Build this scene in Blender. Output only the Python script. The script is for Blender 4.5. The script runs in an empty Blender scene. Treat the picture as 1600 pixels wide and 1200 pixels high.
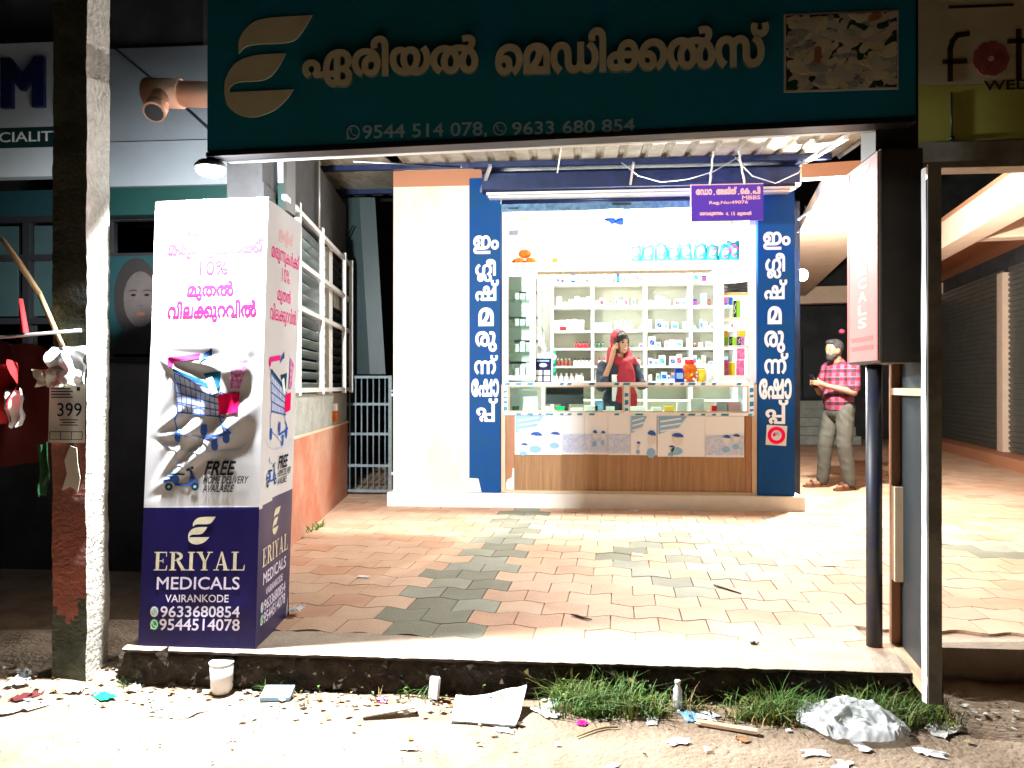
import bpy, bmesh, math, random
from mathutils import Vector, Matrix, noise
from mathutils.geometry import delaunay_2d_cdt
random.seed(7)
SC = bpy.context.scene
COL = SC.collection

# ------------------------------------------------------------------ camera
cam_data = bpy.data.cameras.new('camera')
cam = bpy.data.objects.new('camera', cam_data)
COL.objects.link(cam)
cam.location = (0, 0, 1.17)
cam.rotation_euler = (math.radians(90.14), 0, math.radians(4.81))
cam_data.sensor_width = 36
cam_data.lens = 27
cam_data.clip_end = 500
SC.camera = cam

# ------------------------------------------------------------------ night sky
world = bpy.data.worlds.new('World')
SC.world = world
world.use_nodes = True
wn = world.node_tree.nodes
wl = world.node_tree.links
sky = wn.new('ShaderNodeTexSky')
sky.sky_type = 'NISHITA'
sky.sun_disc = False
sky.sun_elevation = math.radians(-8)
sky.sun_rotation = math.radians(200)
wl.new(sky.outputs[0], wn['Background'].inputs[0])
wn['Background'].inputs[1].default_value = 0.05
SC.view_settings.view_transform = 'Standard'
SC.view_settings.look = 'None'
SC.view_settings.exposure = 0.45
SC.view_settings.gamma = 1.0
SC.cycles.max_bounces = 8
SC.cycles.diffuse_bounces = 5
SC.cycles.transparent_max_bounces = 16
SC.cycles.sample_clamp_indirect = 6.0
LAMP_CORNER = 1080.0
LAMP_CORRIDOR = 650.0
TUBE = 95.0

# ------------------------------------------------------------------ materials
def mat(name, col, rough=0.6, var=0.0, scale=6.0, bump=0.0, bscale=40.0, metal=0.0, col2=None, emit=0.0, spec=0.5, stretch=None, detail=5.0):
    m = bpy.data.materials.new(name)
    m.use_nodes = True
    nt = m.node_tree
    b = nt.nodes['Principled BSDF']
    b.inputs['Base Color'].default_value = (*col, 1)
    b.inputs['Roughness'].default_value = rough
    b.inputs['Metallic'].default_value = metal
    b.inputs['Specular IOR Level'].default_value = spec
    if emit:
        b.inputs['Emission Color'].default_value = (*col, 1)
        b.inputs['Emission Strength'].default_value = emit
    if var or col2 or bump:
        tc = nt.nodes.new('ShaderNodeTexCoord')
        vec = tc.outputs['Object']
        if stretch:
            mp = nt.nodes.new('ShaderNodeMapping')
            mp.inputs['Scale'].default_value = stretch
            nt.links.new(vec, mp.inputs[0])
            vec = mp.outputs[0]
    if var or col2:
        n = nt.nodes.new('ShaderNodeTexNoise')
        n.inputs['Scale'].default_value = scale
        n.inputs['Detail'].default_value = detail
        n.inputs['Roughness'].default_value = 0.65
        nt.links.new(vec, n.inputs['Vector'])
        r = nt.nodes.new('ShaderNodeValToRGB')
        c2 = col2 or tuple(c * (1 - var) for c in col)
        r.color_ramp.elements[0].position = 0.36
        r.color_ramp.elements[0].color = (*c2, 1)
        r.color_ramp.elements[1].position = 0.62
        r.color_ramp.elements[1].color = (*col, 1)
        nt.links.new(n.outputs['Fac'], r.inputs[0])
        nt.links.new(r.outputs[0], b.inputs['Base Color'])
    if bump:
        n2 = nt.nodes.new('ShaderNodeTexNoise')
        n2.inputs['Scale'].default_value = bscale
        n2.inputs['Detail'].default_value = 6
        nt.links.new(vec, n2.inputs['Vector'])
        bp = nt.nodes.new('ShaderNodeBump')
        bp.inputs['Strength'].default_value = bump
        bp.inputs['Distance'].default_value = 0.02
        nt.links.new(n2.outputs['Fac'], bp.inputs['Height'])
        nt.links.new(bp.outputs[0], b.inputs['Normal'])
    return m

def glass_mat(name, tint=(0.93, 1, 0.97), refl=0.5):
    m = bpy.data.materials.new(name)
    m.use_nodes = True
    nt = m.node_tree
    nt.nodes.remove(nt.nodes['Principled BSDF'])
    t = nt.nodes.new('ShaderNodeBsdfTransparent')
    t.inputs[0].default_value = (*tint, 1)
    g = nt.nodes.new('ShaderNodeBsdfGlossy')
    g.inputs['Roughness'].default_value = 0.03
    f = nt.nodes.new('ShaderNodeFresnel')
    f.inputs['IOR'].default_value = 1.45
    mu = nt.nodes.new('ShaderNodeMath')
    mu.operation = 'MULTIPLY'
    mu.inputs[1].default_value = refl
    nt.links.new(f.outputs[0], mu.inputs[0])
    mx = nt.nodes.new('ShaderNodeMixShader')
    nt.links.new(mu.outputs[0], mx.inputs[0])
    nt.links.new(t.outputs[0], mx.inputs[1])
    nt.links.new(g.outputs[0], mx.inputs[2])
    nt.links.new(mx.outputs[0], nt.nodes['Material Output'].inputs[0])
    return m

def plaid_mat(name):
    m = bpy.data.materials.new(name)
    m.use_nodes = True
    nt = m.node_tree
    b = nt.nodes['Principled BSDF']
    b.inputs['Roughness'].default_value = 0.85
    tc = nt.nodes.new('ShaderNodeTexCoord')
    sp = nt.nodes.new('ShaderNodeSeparateXYZ')
    mp = nt.nodes.new('ShaderNodeMapping')
    mp.inputs['Rotation'].default_value = (0, 0, 0.6)
    nt.links.new(tc.outputs['Object'], mp.inputs[0])
    nt.links.new(mp.outputs[0], sp.inputs[0])
    def stripe(out, freq, thr):
        a = nt.nodes.new('ShaderNodeMath'); a.operation = 'MULTIPLY'; a.inputs[1].default_value = freq
        nt.links.new(out, a.inputs[0])
        s = nt.nodes.new('ShaderNodeMath'); s.operation = 'FRACT'
        nt.links.new(a.outputs[0], s.inputs[0])
        g = nt.nodes.new('ShaderNodeMath'); g.operation = 'GREATER_THAN'; g.inputs[1].default_value = thr
        nt.links.new(s.outputs[0], g.inputs[0])
        return g.outputs[0]
    def mix(fac, c1, c2):
        x = nt.nodes.new('ShaderNodeMix'); x.data_type = 'RGBA'
        nt.links.new(fac, x.inputs[0])
        for k, c in ((6, c1), (7, c2)):
            if isinstance(c, tuple):
                x.inputs[k].default_value = (*c, 1)
            else:
                nt.links.new(c, x.inputs[k])
        return x.outputs[2]
    h = stripe(sp.outputs['Z'], 11, 0.5)
    v = stripe(sp.outputs['X'], 11, 0.5)
    c1 = mix(h, (0.17, 0.004, 0.010), (0.018, 0.004, 0.018))
    c2 = mix(h, (0.13, 0.04, 0.09), (0.13, 0.003, 0.010))
    c = mix(v, c1, c2)
    l = stripe(sp.outputs['Z'], 11, 0.93)
    c = mix(l, c, (0.16, 0.09, 0.12))
    nt.links.new(c, b.inputs['Base Color'])
    return m

M = {}
M['road'] = mat('dirt road', (0.37, 0.275, 0.195), 0.95, col2=(0.27, 0.19, 0.125), scale=5, bump=0.7, bscale=45)
M['soil'] = mat('dark soil and shaded slab lip', (0.045, 0.03, 0.018), 0.95, col2=(0.014, 0.010, 0.006), scale=14, bump=1.0, bscale=30)
M['concrete'] = mat('concrete edging', (0.50, 0.40, 0.31), 0.85, col2=(0.40, 0.31, 0.23), scale=7, bump=0.3, bscale=60)
M['joint'] = mat('paver joint sand', (0.40, 0.29, 0.20), 0.95)
PAV = [mat('terracotta paver %s' % n, c, 0.75, col2=c2, scale=1.7, detail=9.0, bump=0.25, bscale=90) for n, c, c2 in (
    ('light', (0.64, 0.43, 0.30), (0.52, 0.33, 0.21)), ('mid', (0.62, 0.40, 0.27), (0.50, 0.29, 0.18)), ('deep', (0.60, 0.35, 0.22), (0.47, 0.25, 0.15)))]
GREYP = [mat('grey paver %s' % n, c, 0.75, col2=c2, scale=3, detail=9.0, bump=0.25, bscale=90) for n, c, c2 in (
    ('light', (0.31, 0.31, 0.24), (0.25, 0.25, 0.19)), ('dark', (0.225, 0.22, 0.155), (0.18, 0.175, 0.12)))]
M['cream'] = mat('cream wall paint', (0.83, 0.76, 0.66), 0.6, col2=(0.72, 0.60, 0.47), scale=1.6, stretch=(2.5, 2.5, .6), bump=0.06, detail=9)
M['plinth'] = mat('white plinth paint', (0.84, 0.81, 0.74), 0.55, var=0.08, scale=5)
M['blue'] = mat('blue pillar paint', (0.002, 0.055, 0.225), 0.6, col2=(0.006, 0.062, 0.18), scale=3.5, detail=9, spec=0.15)
M['white'] = mat('white paint', (0.82, 0.82, 0.80), 0.45)
M['offwhite'] = mat('off white laminate', (0.78, 0.78, 0.70), 0.4, var=0.04)
M['letter'] = mat('white lettering', (0.85, 0.85, 0.85), 0.5)
M['shutblue'] = mat('blue painted steel', (0.014, 0.028, 0.095), 0.35, col2=(0.010, 0.018, 0.06), scale=12, metal=0.2)
M['shutrail'] = mat('worn blue grey steel', (0.12, 0.24, 0.36), 0.4, col2=(0.05, 0.11, 0.20), scale=18, metal=0.3)
M['lam'] = mat('wood laminate', (0.40, 0.225, 0.10), 0.4, col2=(0.27, 0.14, 0.06), scale=3, stretch=(9, 1, 0.5))
M['lamside'] = mat('reddish wood trim', (0.42, 0.19, 0.09), 0.4, col2=(0.34, 0.15, 0.07), scale=4, stretch=(4, 1, 0.6))
M['woodtrim'] = mat('pale wood trim', (0.70, 0.50, 0.32), 0.5, var=0.1)
M['shelfback'] = mat('greenish shelf back', (0.44, 0.44, 0.33), 0.6)
M['trim'] = mat('aluminium trim', (0.75, 0.75, 0.73), 0.35, metal=0.3)
M['teal'] = mat('teal tape print', (0.01, 0.24, 0.42), 0.4)
M['glass'] = glass_mat('clear glass')
M['darkglass'] = glass_mat('dark shop glass', (0.10, 0.16, 0.17), 1.4)
M['rust'] = mat('brown slat board', (0.36, 0.25, 0.14), 0.7, var=0.3, scale=12)
M['signblue'] = mat('teal blue sign vinyl', (0.006, 0.20, 0.34), 0.45, col2=(0.006, 0.19, 0.23), scale=1.6)
M['black'] = mat('black plastic', (0.012, 0.012, 0.014), 0.4)
M['darkmetal'] = mat('dark painted metal', (0.025, 0.022, 0.018), 0.5, var=0.3)
M['boxbrown'] = mat('dark brown sheet metal', (0.060, 0.045, 0.028), 0.55, col2=(0.040, 0.030, 0.020), scale=6)
M['gold'] = mat('pale gold letter', (0.72, 0.65, 0.43), 0.5, var=0.08)
M['goldside'] = mat('letter return', (0.10, 0.09, 0.06), 0.6)
M['phonetxt'] = mat('grey blue print', (0.34, 0.50, 0.56), 0.5)
M['cloth'] = mat('white flex cloth', (0.62, 0.62, 0.64), 0.5, spec=0.0)
M['navy'] = mat('navy flex print', (0.013, 0.009, 0.075), 0.35, spec=0.2)
M['pink'] = mat('magenta print', (0.80, 0.035, 0.26), 0.6, spec=0.0)
M['palepink'] = mat('pale pink print', (0.80, 0.42, 0.44), 0.6, spec=0.0)
M['offer'] = mat('pink print for lit front', (0.55, 0.016, 0.085), 0.6, spec=0.0)  # copy of the magenta print, deepened against lamp glare on the front
M['offerpale'] = mat('salmon print for lit front', (0.50, 0.008, 0.012), 0.6, spec=0.0)  # copy of the pale pink print, deepened likewise for the lit front
M['hotpink'] = mat('hot pink print', (0.85, 0.01, 0.10), 0.5, spec=0.0)
M['purpleprint'] = mat('mottled purple print', (0.75, 0.35, 0.62), 0.6, col2=(0.30, 0.05, 0.28), scale=60, spec=0.0)
M['blueprint'] = mat('blue print', (0.05, 0.12, 0.45), 0.6, spec=0.0)
M['paleblue'] = mat('pale blue print', (0.45, 0.55, 0.80), 0.6, col2=(0.70, 0.74, 0.84), scale=40, spec=0.0)
M['tealprint'] = mat('dark teal print', (0.01, 0.07, 0.12), 0.5, spec=0.0)
M['blackprint'] = mat('black print', (0.012, 0.012, 0.02), 0.5, spec=0.0)
M['silver'] = mat('silver gold print', (0.75, 0.70, 0.52), 0.4, var=0.2, scale=20, spec=0.0)
M['lilac'] = mat('lilac white print', (0.72, 0.68, 0.86), 0.5, spec=0.0)
M['green'] = mat('green print', (0.02, 0.42, 0.18), 0.5, spec=0.0)
M['pole'] = mat('mossy weathered concrete in shade', (0.075, 0.08, 0.05), 0.9, col2=(0.025, 0.032, 0.018), scale=7, bump=0.8, bscale=60)  # moss tone, darkened further for the faces the lamp misses
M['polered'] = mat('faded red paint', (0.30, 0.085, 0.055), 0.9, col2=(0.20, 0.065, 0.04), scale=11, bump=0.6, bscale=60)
M['polelit'] = mat('lit side concrete', (0.50, 0.47, 0.42), 0.9, col2=(0.34, 0.32, 0.27), scale=12, bump=0.9, bscale=50)  # paler copy of the pole concrete, paints the lamp-lit side
M['paper'] = mat('white paper', (0.75, 0.74, 0.70), 0.8, var=0.1)
M['oldpaper'] = mat('aged poster paper', (0.60, 0.56, 0.46), 0.8, var=0.12)
M['redcloth'] = mat('red flag cloth', (0.55, 0.008, 0.012), 0.7)
M['darkred'] = mat('dark red cloth', (0.09, 0.004, 0.006), 0.8)
M['bamboo'] = mat('bamboo', (0.45, 0.33, 0.16), 0.6, var=0.3, scale=20)
M['steel'] = mat('galvanised steel', (0.55, 0.56, 0.57), 0.4, metal=0.5)
M['gate'] = mat('grey gate paint', (0.22, 0.29, 0.31), 0.45, col2=(0.15, 0.20, 0.22), scale=25)
M['terrawall'] = mat('stained terracotta wall', (0.52, 0.18, 0.10), 0.85, col2=(0.55, 0.34, 0.24), scale=2.2, bump=0.2)
M['cement'] = mat('grey cement plaster', (0.40, 0.42, 0.38), 0.85, col2=(0.28, 0.30, 0.27), scale=6, bump=0.3)
M['pvc'] = mat('orange grey pvc pipe', (0.72, 0.38, 0.24), 0.4)
M['postpaint'] = mat('dark navy post paint', (0.010, 0.013, 0.040), 0.5, col2=(0.03, 0.03, 0.026), scale=5)
M['sheet'] = mat('galvanised roof sheet', (0.44, 0.41, 0.33), 0.5, col2=(0.26, 0.22, 0.15), scale=4, metal=0.1)
M['dark'] = mat('dark wall', (0.05, 0.05, 0.052), 0.9, var=0.4, scale=3)
M['darkteal'] = mat('dark teal panel', (0.006, 0.028, 0.032), 0.4)
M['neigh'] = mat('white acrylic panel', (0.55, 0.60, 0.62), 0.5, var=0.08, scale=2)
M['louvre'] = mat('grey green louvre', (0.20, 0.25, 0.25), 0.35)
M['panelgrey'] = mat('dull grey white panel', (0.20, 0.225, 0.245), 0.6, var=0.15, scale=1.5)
M['neighgreen'] = mat('green sign band', (0.003, 0.028, 0.024), 0.5)
M['frost'] = mat('frosted teal pane', (0.022, 0.045, 0.046), 0.5, var=0.3, scale=2)
M['dimface'] = mat('dim printed skin', (0.055, 0.045, 0.043), 0.5, var=0.25, scale=9)
M['dimhair'] = mat('dim printed hair', (0.008, 0.006, 0.005), 0.6, var=0.4, scale=30)
M['navyletter'] = mat('navy letter', (0.008, 0.014, 0.07), 0.4)
M['ysign'] = mat('yellow cream sign vinyl', (0.70, 0.60, 0.36), 0.5, var=0.15, scale=2)
M['ysign2'] = mat('lime yellow sign vinyl', (0.56, 0.55, 0.11), 0.5, var=0.15, scale=2)
M['flower'] = mat('dull rose print', (0.45, 0.10, 0.10), 0.6, var=0.4, scale=20)
M['brownprint'] = mat('dark brown print', (0.05, 0.025, 0.008), 0.5)
M['shutgrey'] = mat('grey shutter steel', (0.16, 0.155, 0.13), 0.45, metal=0.3, var=0.2)
M['edgegrey'] = mat('grimy grey edge', (0.26, 0.24, 0.19), 0.8, col2=(0.13, 0.12, 0.095), scale=4)
M['peach'] = mat('peach cream plaster', (0.78, 0.58, 0.42), 0.7, var=0.1, scale=4)
M['brownbeam'] = mat('terracotta painted beam', (0.48, 0.20, 0.10), 0.7)
M['skin'] = mat('brown skin', (0.34, 0.165, 0.09), 0.5)
M['skintan'] = mat('tan skin', (0.19, 0.088, 0.046), 0.55)
M['lips'] = mat('lips', (0.28, 0.07, 0.06), 0.5)
M['eye'] = mat('eye dark', (0.01, 0.008, 0.006), 0.2)
M['hair'] = mat('black hair', (0.010, 0.009, 0.009), 0.6, bump=0.8, bscale=120)
M['trouser'] = mat('grey beige trousers', (0.065, 0.062, 0.048), 0.85, var=0.15, scale=14)
M['sandal'] = mat('brown sandal leather', (0.12, 0.045, 0.02), 0.6)
M['plaid'] = plaid_mat('red plaid shirt')
M['kameez'] = mat('dark slate kameez', (0.020, 0.030, 0.045), 0.8, var=0.3, scale=60)
M['scarf'] = mat('red scarf', (0.26, 0.002, 0.012), 0.7)
M['poly'] = mat('white polythene', (0.78, 0.80, 0.80), 0.3)
M['bagfilm'] = mat('thin white polythene film', (0.80, 0.82, 0.83), 0.22)
M['bagfilm'].node_tree.nodes['Principled BSDF'].inputs['Alpha'].default_value = 0.72
M['grass'] = mat('green grass', (0.10, 0.21, 0.035), 0.6, var=0.4, scale=8)
M['palegrass'] = mat('yellow green grass', (0.24, 0.29, 0.06), 0.6, var=0.3, scale=8)
M['drygrass'] = mat('dry grass', (0.42, 0.32, 0.12), 0.8, var=0.3, scale=8)
M['leaf'] = mat('dry leaf', (0.38, 0.18, 0.06), 0.8, var=0.5, scale=20)
M['orange'] = mat('orange packet', (0.50, 0.07, 0.003), 0.45, col2=(0.55, 0.20, 0.03), scale=18, spec=0.1)
M['tealbag'] = mat('teal packet', (0.002, 0.11, 0.12), 0.45, col2=(0.03, 0.19, 0.20), scale=14, spec=0.1)
M['magenta'] = mat('magenta packet', (0.75, 0.03, 0.25), 0.4, col2=(0.78, 0.35, 0.5), scale=60)
M['lime'] = mat('lime packet', (0.30, 0.65, 0.03), 0.4)
M['yellow'] = mat('yellow packet', (0.85, 0.55, 0.02), 0.4)
M['bluebox'] = mat('blue packet', (0.006, 0.04, 0.35), 0.4, spec=0.1)
M['redlid'] = mat('red lid', (0.65, 0.01, 0.02), 0.35)
M['amber'] = mat('brown bottle', (0.16, 0.035, 0.015), 0.2)
M['darkgreen'] = mat('dark green bottle', (0.02, 0.07, 0.03), 0.2)
M['sky'] = mat('light blue packet', (0.25, 0.48, 0.72), 0.4)
M['posterwhite'] = mat('poster white', (0.84, 0.88, 0.92), 0.5)
M['bright'] = mat('white packet', (0.80, 0.80, 0.79), 0.5)
M['violet'] = mat('violet print board', (0.07, 0.02, 0.34), 0.4)
M['bulb'] = mat('lit lamp lens', (0.92, 0.96, 1.0), 0.3, emit=40)
M['tube'] = mat('lit tube', (1.0, 1.0, 0.97), 0.3, emit=6)
M['redlamp'] = mat('lit red indicator', (1.0, 0.02, 0.05), 0.3, emit=1.2)
M['greypanel'] = mat('blue grey panel', (0.016, 0.025, 0.030), 0.5, var=0.2)
M['pinkface'] = mat('pale pink sign film', (0.30, 0.175, 0.16), 0.35)
M['faintred'] = mat('washed red print and fringe', (0.50, 0.10, 0.09), 0.5)
M['faintyellow'] = mat('washed yellow print', (0.72, 0.66, 0.46), 0.5)

# ------------------------------------------------------------------ mesh helpers
class B:
    """collects shapes; build() links them as one mesh object"""
    def __init__(self):
        self.bm = bmesh.new()
        self.mats = []
    def mi(self, m):
        if m is None:
            return 0
        if m not in self.mats:
            self.mats.append(m)
        return self.mats.index(m)
    def poly(self, pts, m=None):
        vs = [self.bm.verts.new(p) for p in pts]
        f = self.bm.faces.new(vs)
        f.material_index = self.mi(m)
        return f
    def hexa(self, p, m=None):
        """8 points: bottom 0-3 ccw, top 4-7"""
        v = [self.bm.verts.new(q) for q in p]
        k = self.mi(m)
        for idx in ((0, 3, 2, 1), (4, 5, 6, 7), (0, 1, 5, 4), (1, 2, 6, 5), (2, 3, 7, 6), (3, 0, 4, 7)):
            f = self.bm.faces.new([v[i] for i in idx])
            f.material_index = k
    def box(self, x0, x1, y0, y1, z0, z1, m=None):
        self.hexa([(x0, y0, z0), (x1, y0, z0), (x1, y1, z0), (x0, y1, z0), (x0, y0, z1), (x1, y0, z1), (x1, y1, z1), (x0, y1, z1)], m)
    def bar(self, a, b, w, h=None, m=None, up=(0, 0, 1)):
        a = Vector(a); b = Vector(b); d = (b - a).normalized()
        u = Vector(up)
        if abs(d.dot(u)) > 0.98:
            u = Vector((0, 1, 0))
        s = d.cross(u).normalized() * (w / 2)
        t = s.cross(d).normalized() * ((h or w) / 2)
        self.hexa([a - s - t, a + s - t, b + s - t, b - s - t, a - s + t, a + s + t, b + s + t, b - s + t], m)
    def tube(self, pts, r, m=None, n=10, cap=True):
        pts = [Vector(p) for p in pts]
        k = self.mi(m)
        rs = r if isinstance(r, (list, tuple)) else [r] * len(pts)
        rings = []
        for i, p in enumerate(pts):
            d = (pts[min(i + 1, len(pts) - 1)] - pts[max(i - 1, 0)]).normalized()
            u = Vector((0, 0, 1)) if abs(d.z) < 0.95 else Vector((0, 1, 0))
            s = d.cross(u).normalized(); t = s.cross(d)
            rings.append([self.bm.verts.new(p + (s * math.cos(2 * math.pi * j / n) + t * math.sin(2 * math.pi * j / n)) * rs[i]) for j in range(n)])
        for i in range(len(rings) - 1):
            for j in range(n):
                f = self.bm.faces.new((rings[i][j], rings[i][(j + 1) % n], rings[i + 1][(j + 1) % n], rings[i + 1][j]))
                f.material_index = k; f.smooth = True
        if cap:
            for rg in (rings[0][::-1], rings[-1]):
                f = self.bm.faces.new(rg); f.material_index = k
    def lathe(self, c, prof, m=None, n=12, smooth=True):
        """prof: (radius, z) pairs from c upward"""
        k = self.mi(m)
        rings = [[self.bm.verts.new((c[0] + r * math.cos(2 * math.pi * j / n), c[1] + r * math.sin(2 * math.pi * j / n), c[2] + z)) for j in range(n)] for r, z in prof]
        for i in range(len(rings) - 1):
            for j in range(n):
                f = self.bm.faces.new((rings[i][j], rings[i][(j + 1) % n], rings[i + 1][(j + 1) % n], rings[i + 1][j]))
                f.material_index = k; f.smooth = smooth
        for rg in (rings[0][::-1], rings[-1]):
            f = self.bm.faces.new(rg); f.material_index = k
    def ball(self, c, r, m=None, seg=10, rot=None):
        k = self.mi(m)
        rr = r if isinstance(r, (list, tuple)) else (r, r, r)
        mt = Matrix.Translation(c) @ (rot.to_4x4() if rot else Matrix()) @ Matrix.Diagonal((*rr, 1))
        g = bmesh.ops.create_uvsphere(self.bm, u_segments=seg, v_segments=max(6, seg * 2 // 3), radius=1, matrix=mt)
        for v in g['verts']:
            for f in v.link_faces:
                f.material_index = k; f.smooth = True
    def grid(self, fn, nu, nv, m=None, smooth=True):
        """fn(u,v) -> point, u,v in 0..1; m may be a function of (u,v)"""
        vs = [[self.bm.verts.new(fn(i / nu, j / nv)) for j in range(nv + 1)] for i in range(nu + 1)]
        for i in range(nu):
            for j in range(nv):
                f = self.bm.faces.new((vs[i][j], vs[i + 1][j], vs[i + 1][j + 1], vs[i][j + 1]))
                f.smooth = smooth
                f.material_index = self.mi(m((i + .5) / nu, (j + .5) / nv) if callable(m) else m)
    def flat(self, shape, fr, depth=0.002, m=None, side=None, walls=True):
        """shape=(verts2d, tris) laid through frame fr(x, y, w); w is height above the surface"""
        vs, ts = shape
        k = self.mi(m)
        ks = self.mi(side) if side else k
        top = [self.bm.verts.new(fr(x, y, depth)) for x, y in vs]
        edges = {}
        for t in ts:
            try:
                f = self.bm.faces.new([top[i] for i in t])
            except ValueError:
                continue
            f.material_index = k
            for a, b in ((t[0], t[1]), (t[1], t[2]), (t[2], t[0])):
                edges[(a, b)] = edges.get((a, b), 0) + 1
        low = {}
        for (a, b) in edges if walls else ():
            if (b, a) in edges:
                continue
            for i in (a, b):
                if i not in low:
                    low[i] = self.bm.verts.new(fr(vs[i][0], vs[i][1], 0.0))
            try:
                f = self.bm.faces.new((top[b], top[a], low[a], low[b]))
                f.material_index = ks
            except ValueError:
                pass
    def build(self, name, m=None, parent=None, smooth=False, recalc=True, bevel=0.0):
        if bevel:
            bmesh.ops.bevel(self.bm, geom=[e for e in self.bm.edges], offset=bevel, segments=2, affect='EDGES', clamp_overlap=True)
        if recalc:
            bmesh.ops.recalc_face_normals(self.bm, faces=self.bm.faces)
        me = bpy.data.meshes.new(name)
        self.bm.to_mesh(me)
        self.bm.free()
        return link_mesh(name, me, self.mats or [m], parent, smooth)

def origin_of(o):
    v = Vector(o.location)
    while o.parent:
        o = o.parent
        v = v + Vector(o.location)
    return v

def link_mesh(name, me, mats, parent=None, smooth=False):
    o = bpy.data.objects.new(name, me)
    for mm in mats:
        if isinstance(mm, str):
            mm = M[mm]
        me.materials.append(mm)
    if smooth:
        for p in me.polygons:
            p.use_smooth = True
    COL.objects.link(o)
    if parent:
        o.parent = parent
        me.transform(Matrix.Translation(-origin_of(parent)))
    else:
        xs = [v.co for v in me.vertices]
        if xs:
            c = Vector((sum(v.x for v in xs) / len(xs), sum(v.y for v in xs) / len(xs), min(v.z for v in xs)))
            me.transform(Matrix.Translation(-c))
            o.location = c
    return o

def tag(o, label, cat, group=None):
    o['label'] = label
    o['category'] = cat
    if group:
        o['group'] = group
    return o

def thing(name, label, cat, loc=(0, 0, 0), group=None):
    o = bpy.data.objects.new(name, None)
    COL.objects.link(o)
    o.location = loc
    o.empty_display_size = 0.1
    return tag(o, label, cat, group)

def kind(o, k):
    o['kind'] = k
    return o

def dup(o, loc, rotz=0.0, label=None, scale=None):
    """copy of a thing with copies of its parts and sub-parts"""
    c = o.copy(); COL.objects.link(c)
    c.location = loc
    c.rotation_euler = (o.rotation_euler[0], o.rotation_euler[1], rotz)
    if scale:
        c.scale = scale
    if label:
        c['label'] = label
    for ch in list(o.children):
        d = ch.copy(); COL.objects.link(d); d.parent = c
        for g in list(ch.children):
            e = g.copy(); COL.objects.link(e); e.parent = d
    return c

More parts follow.
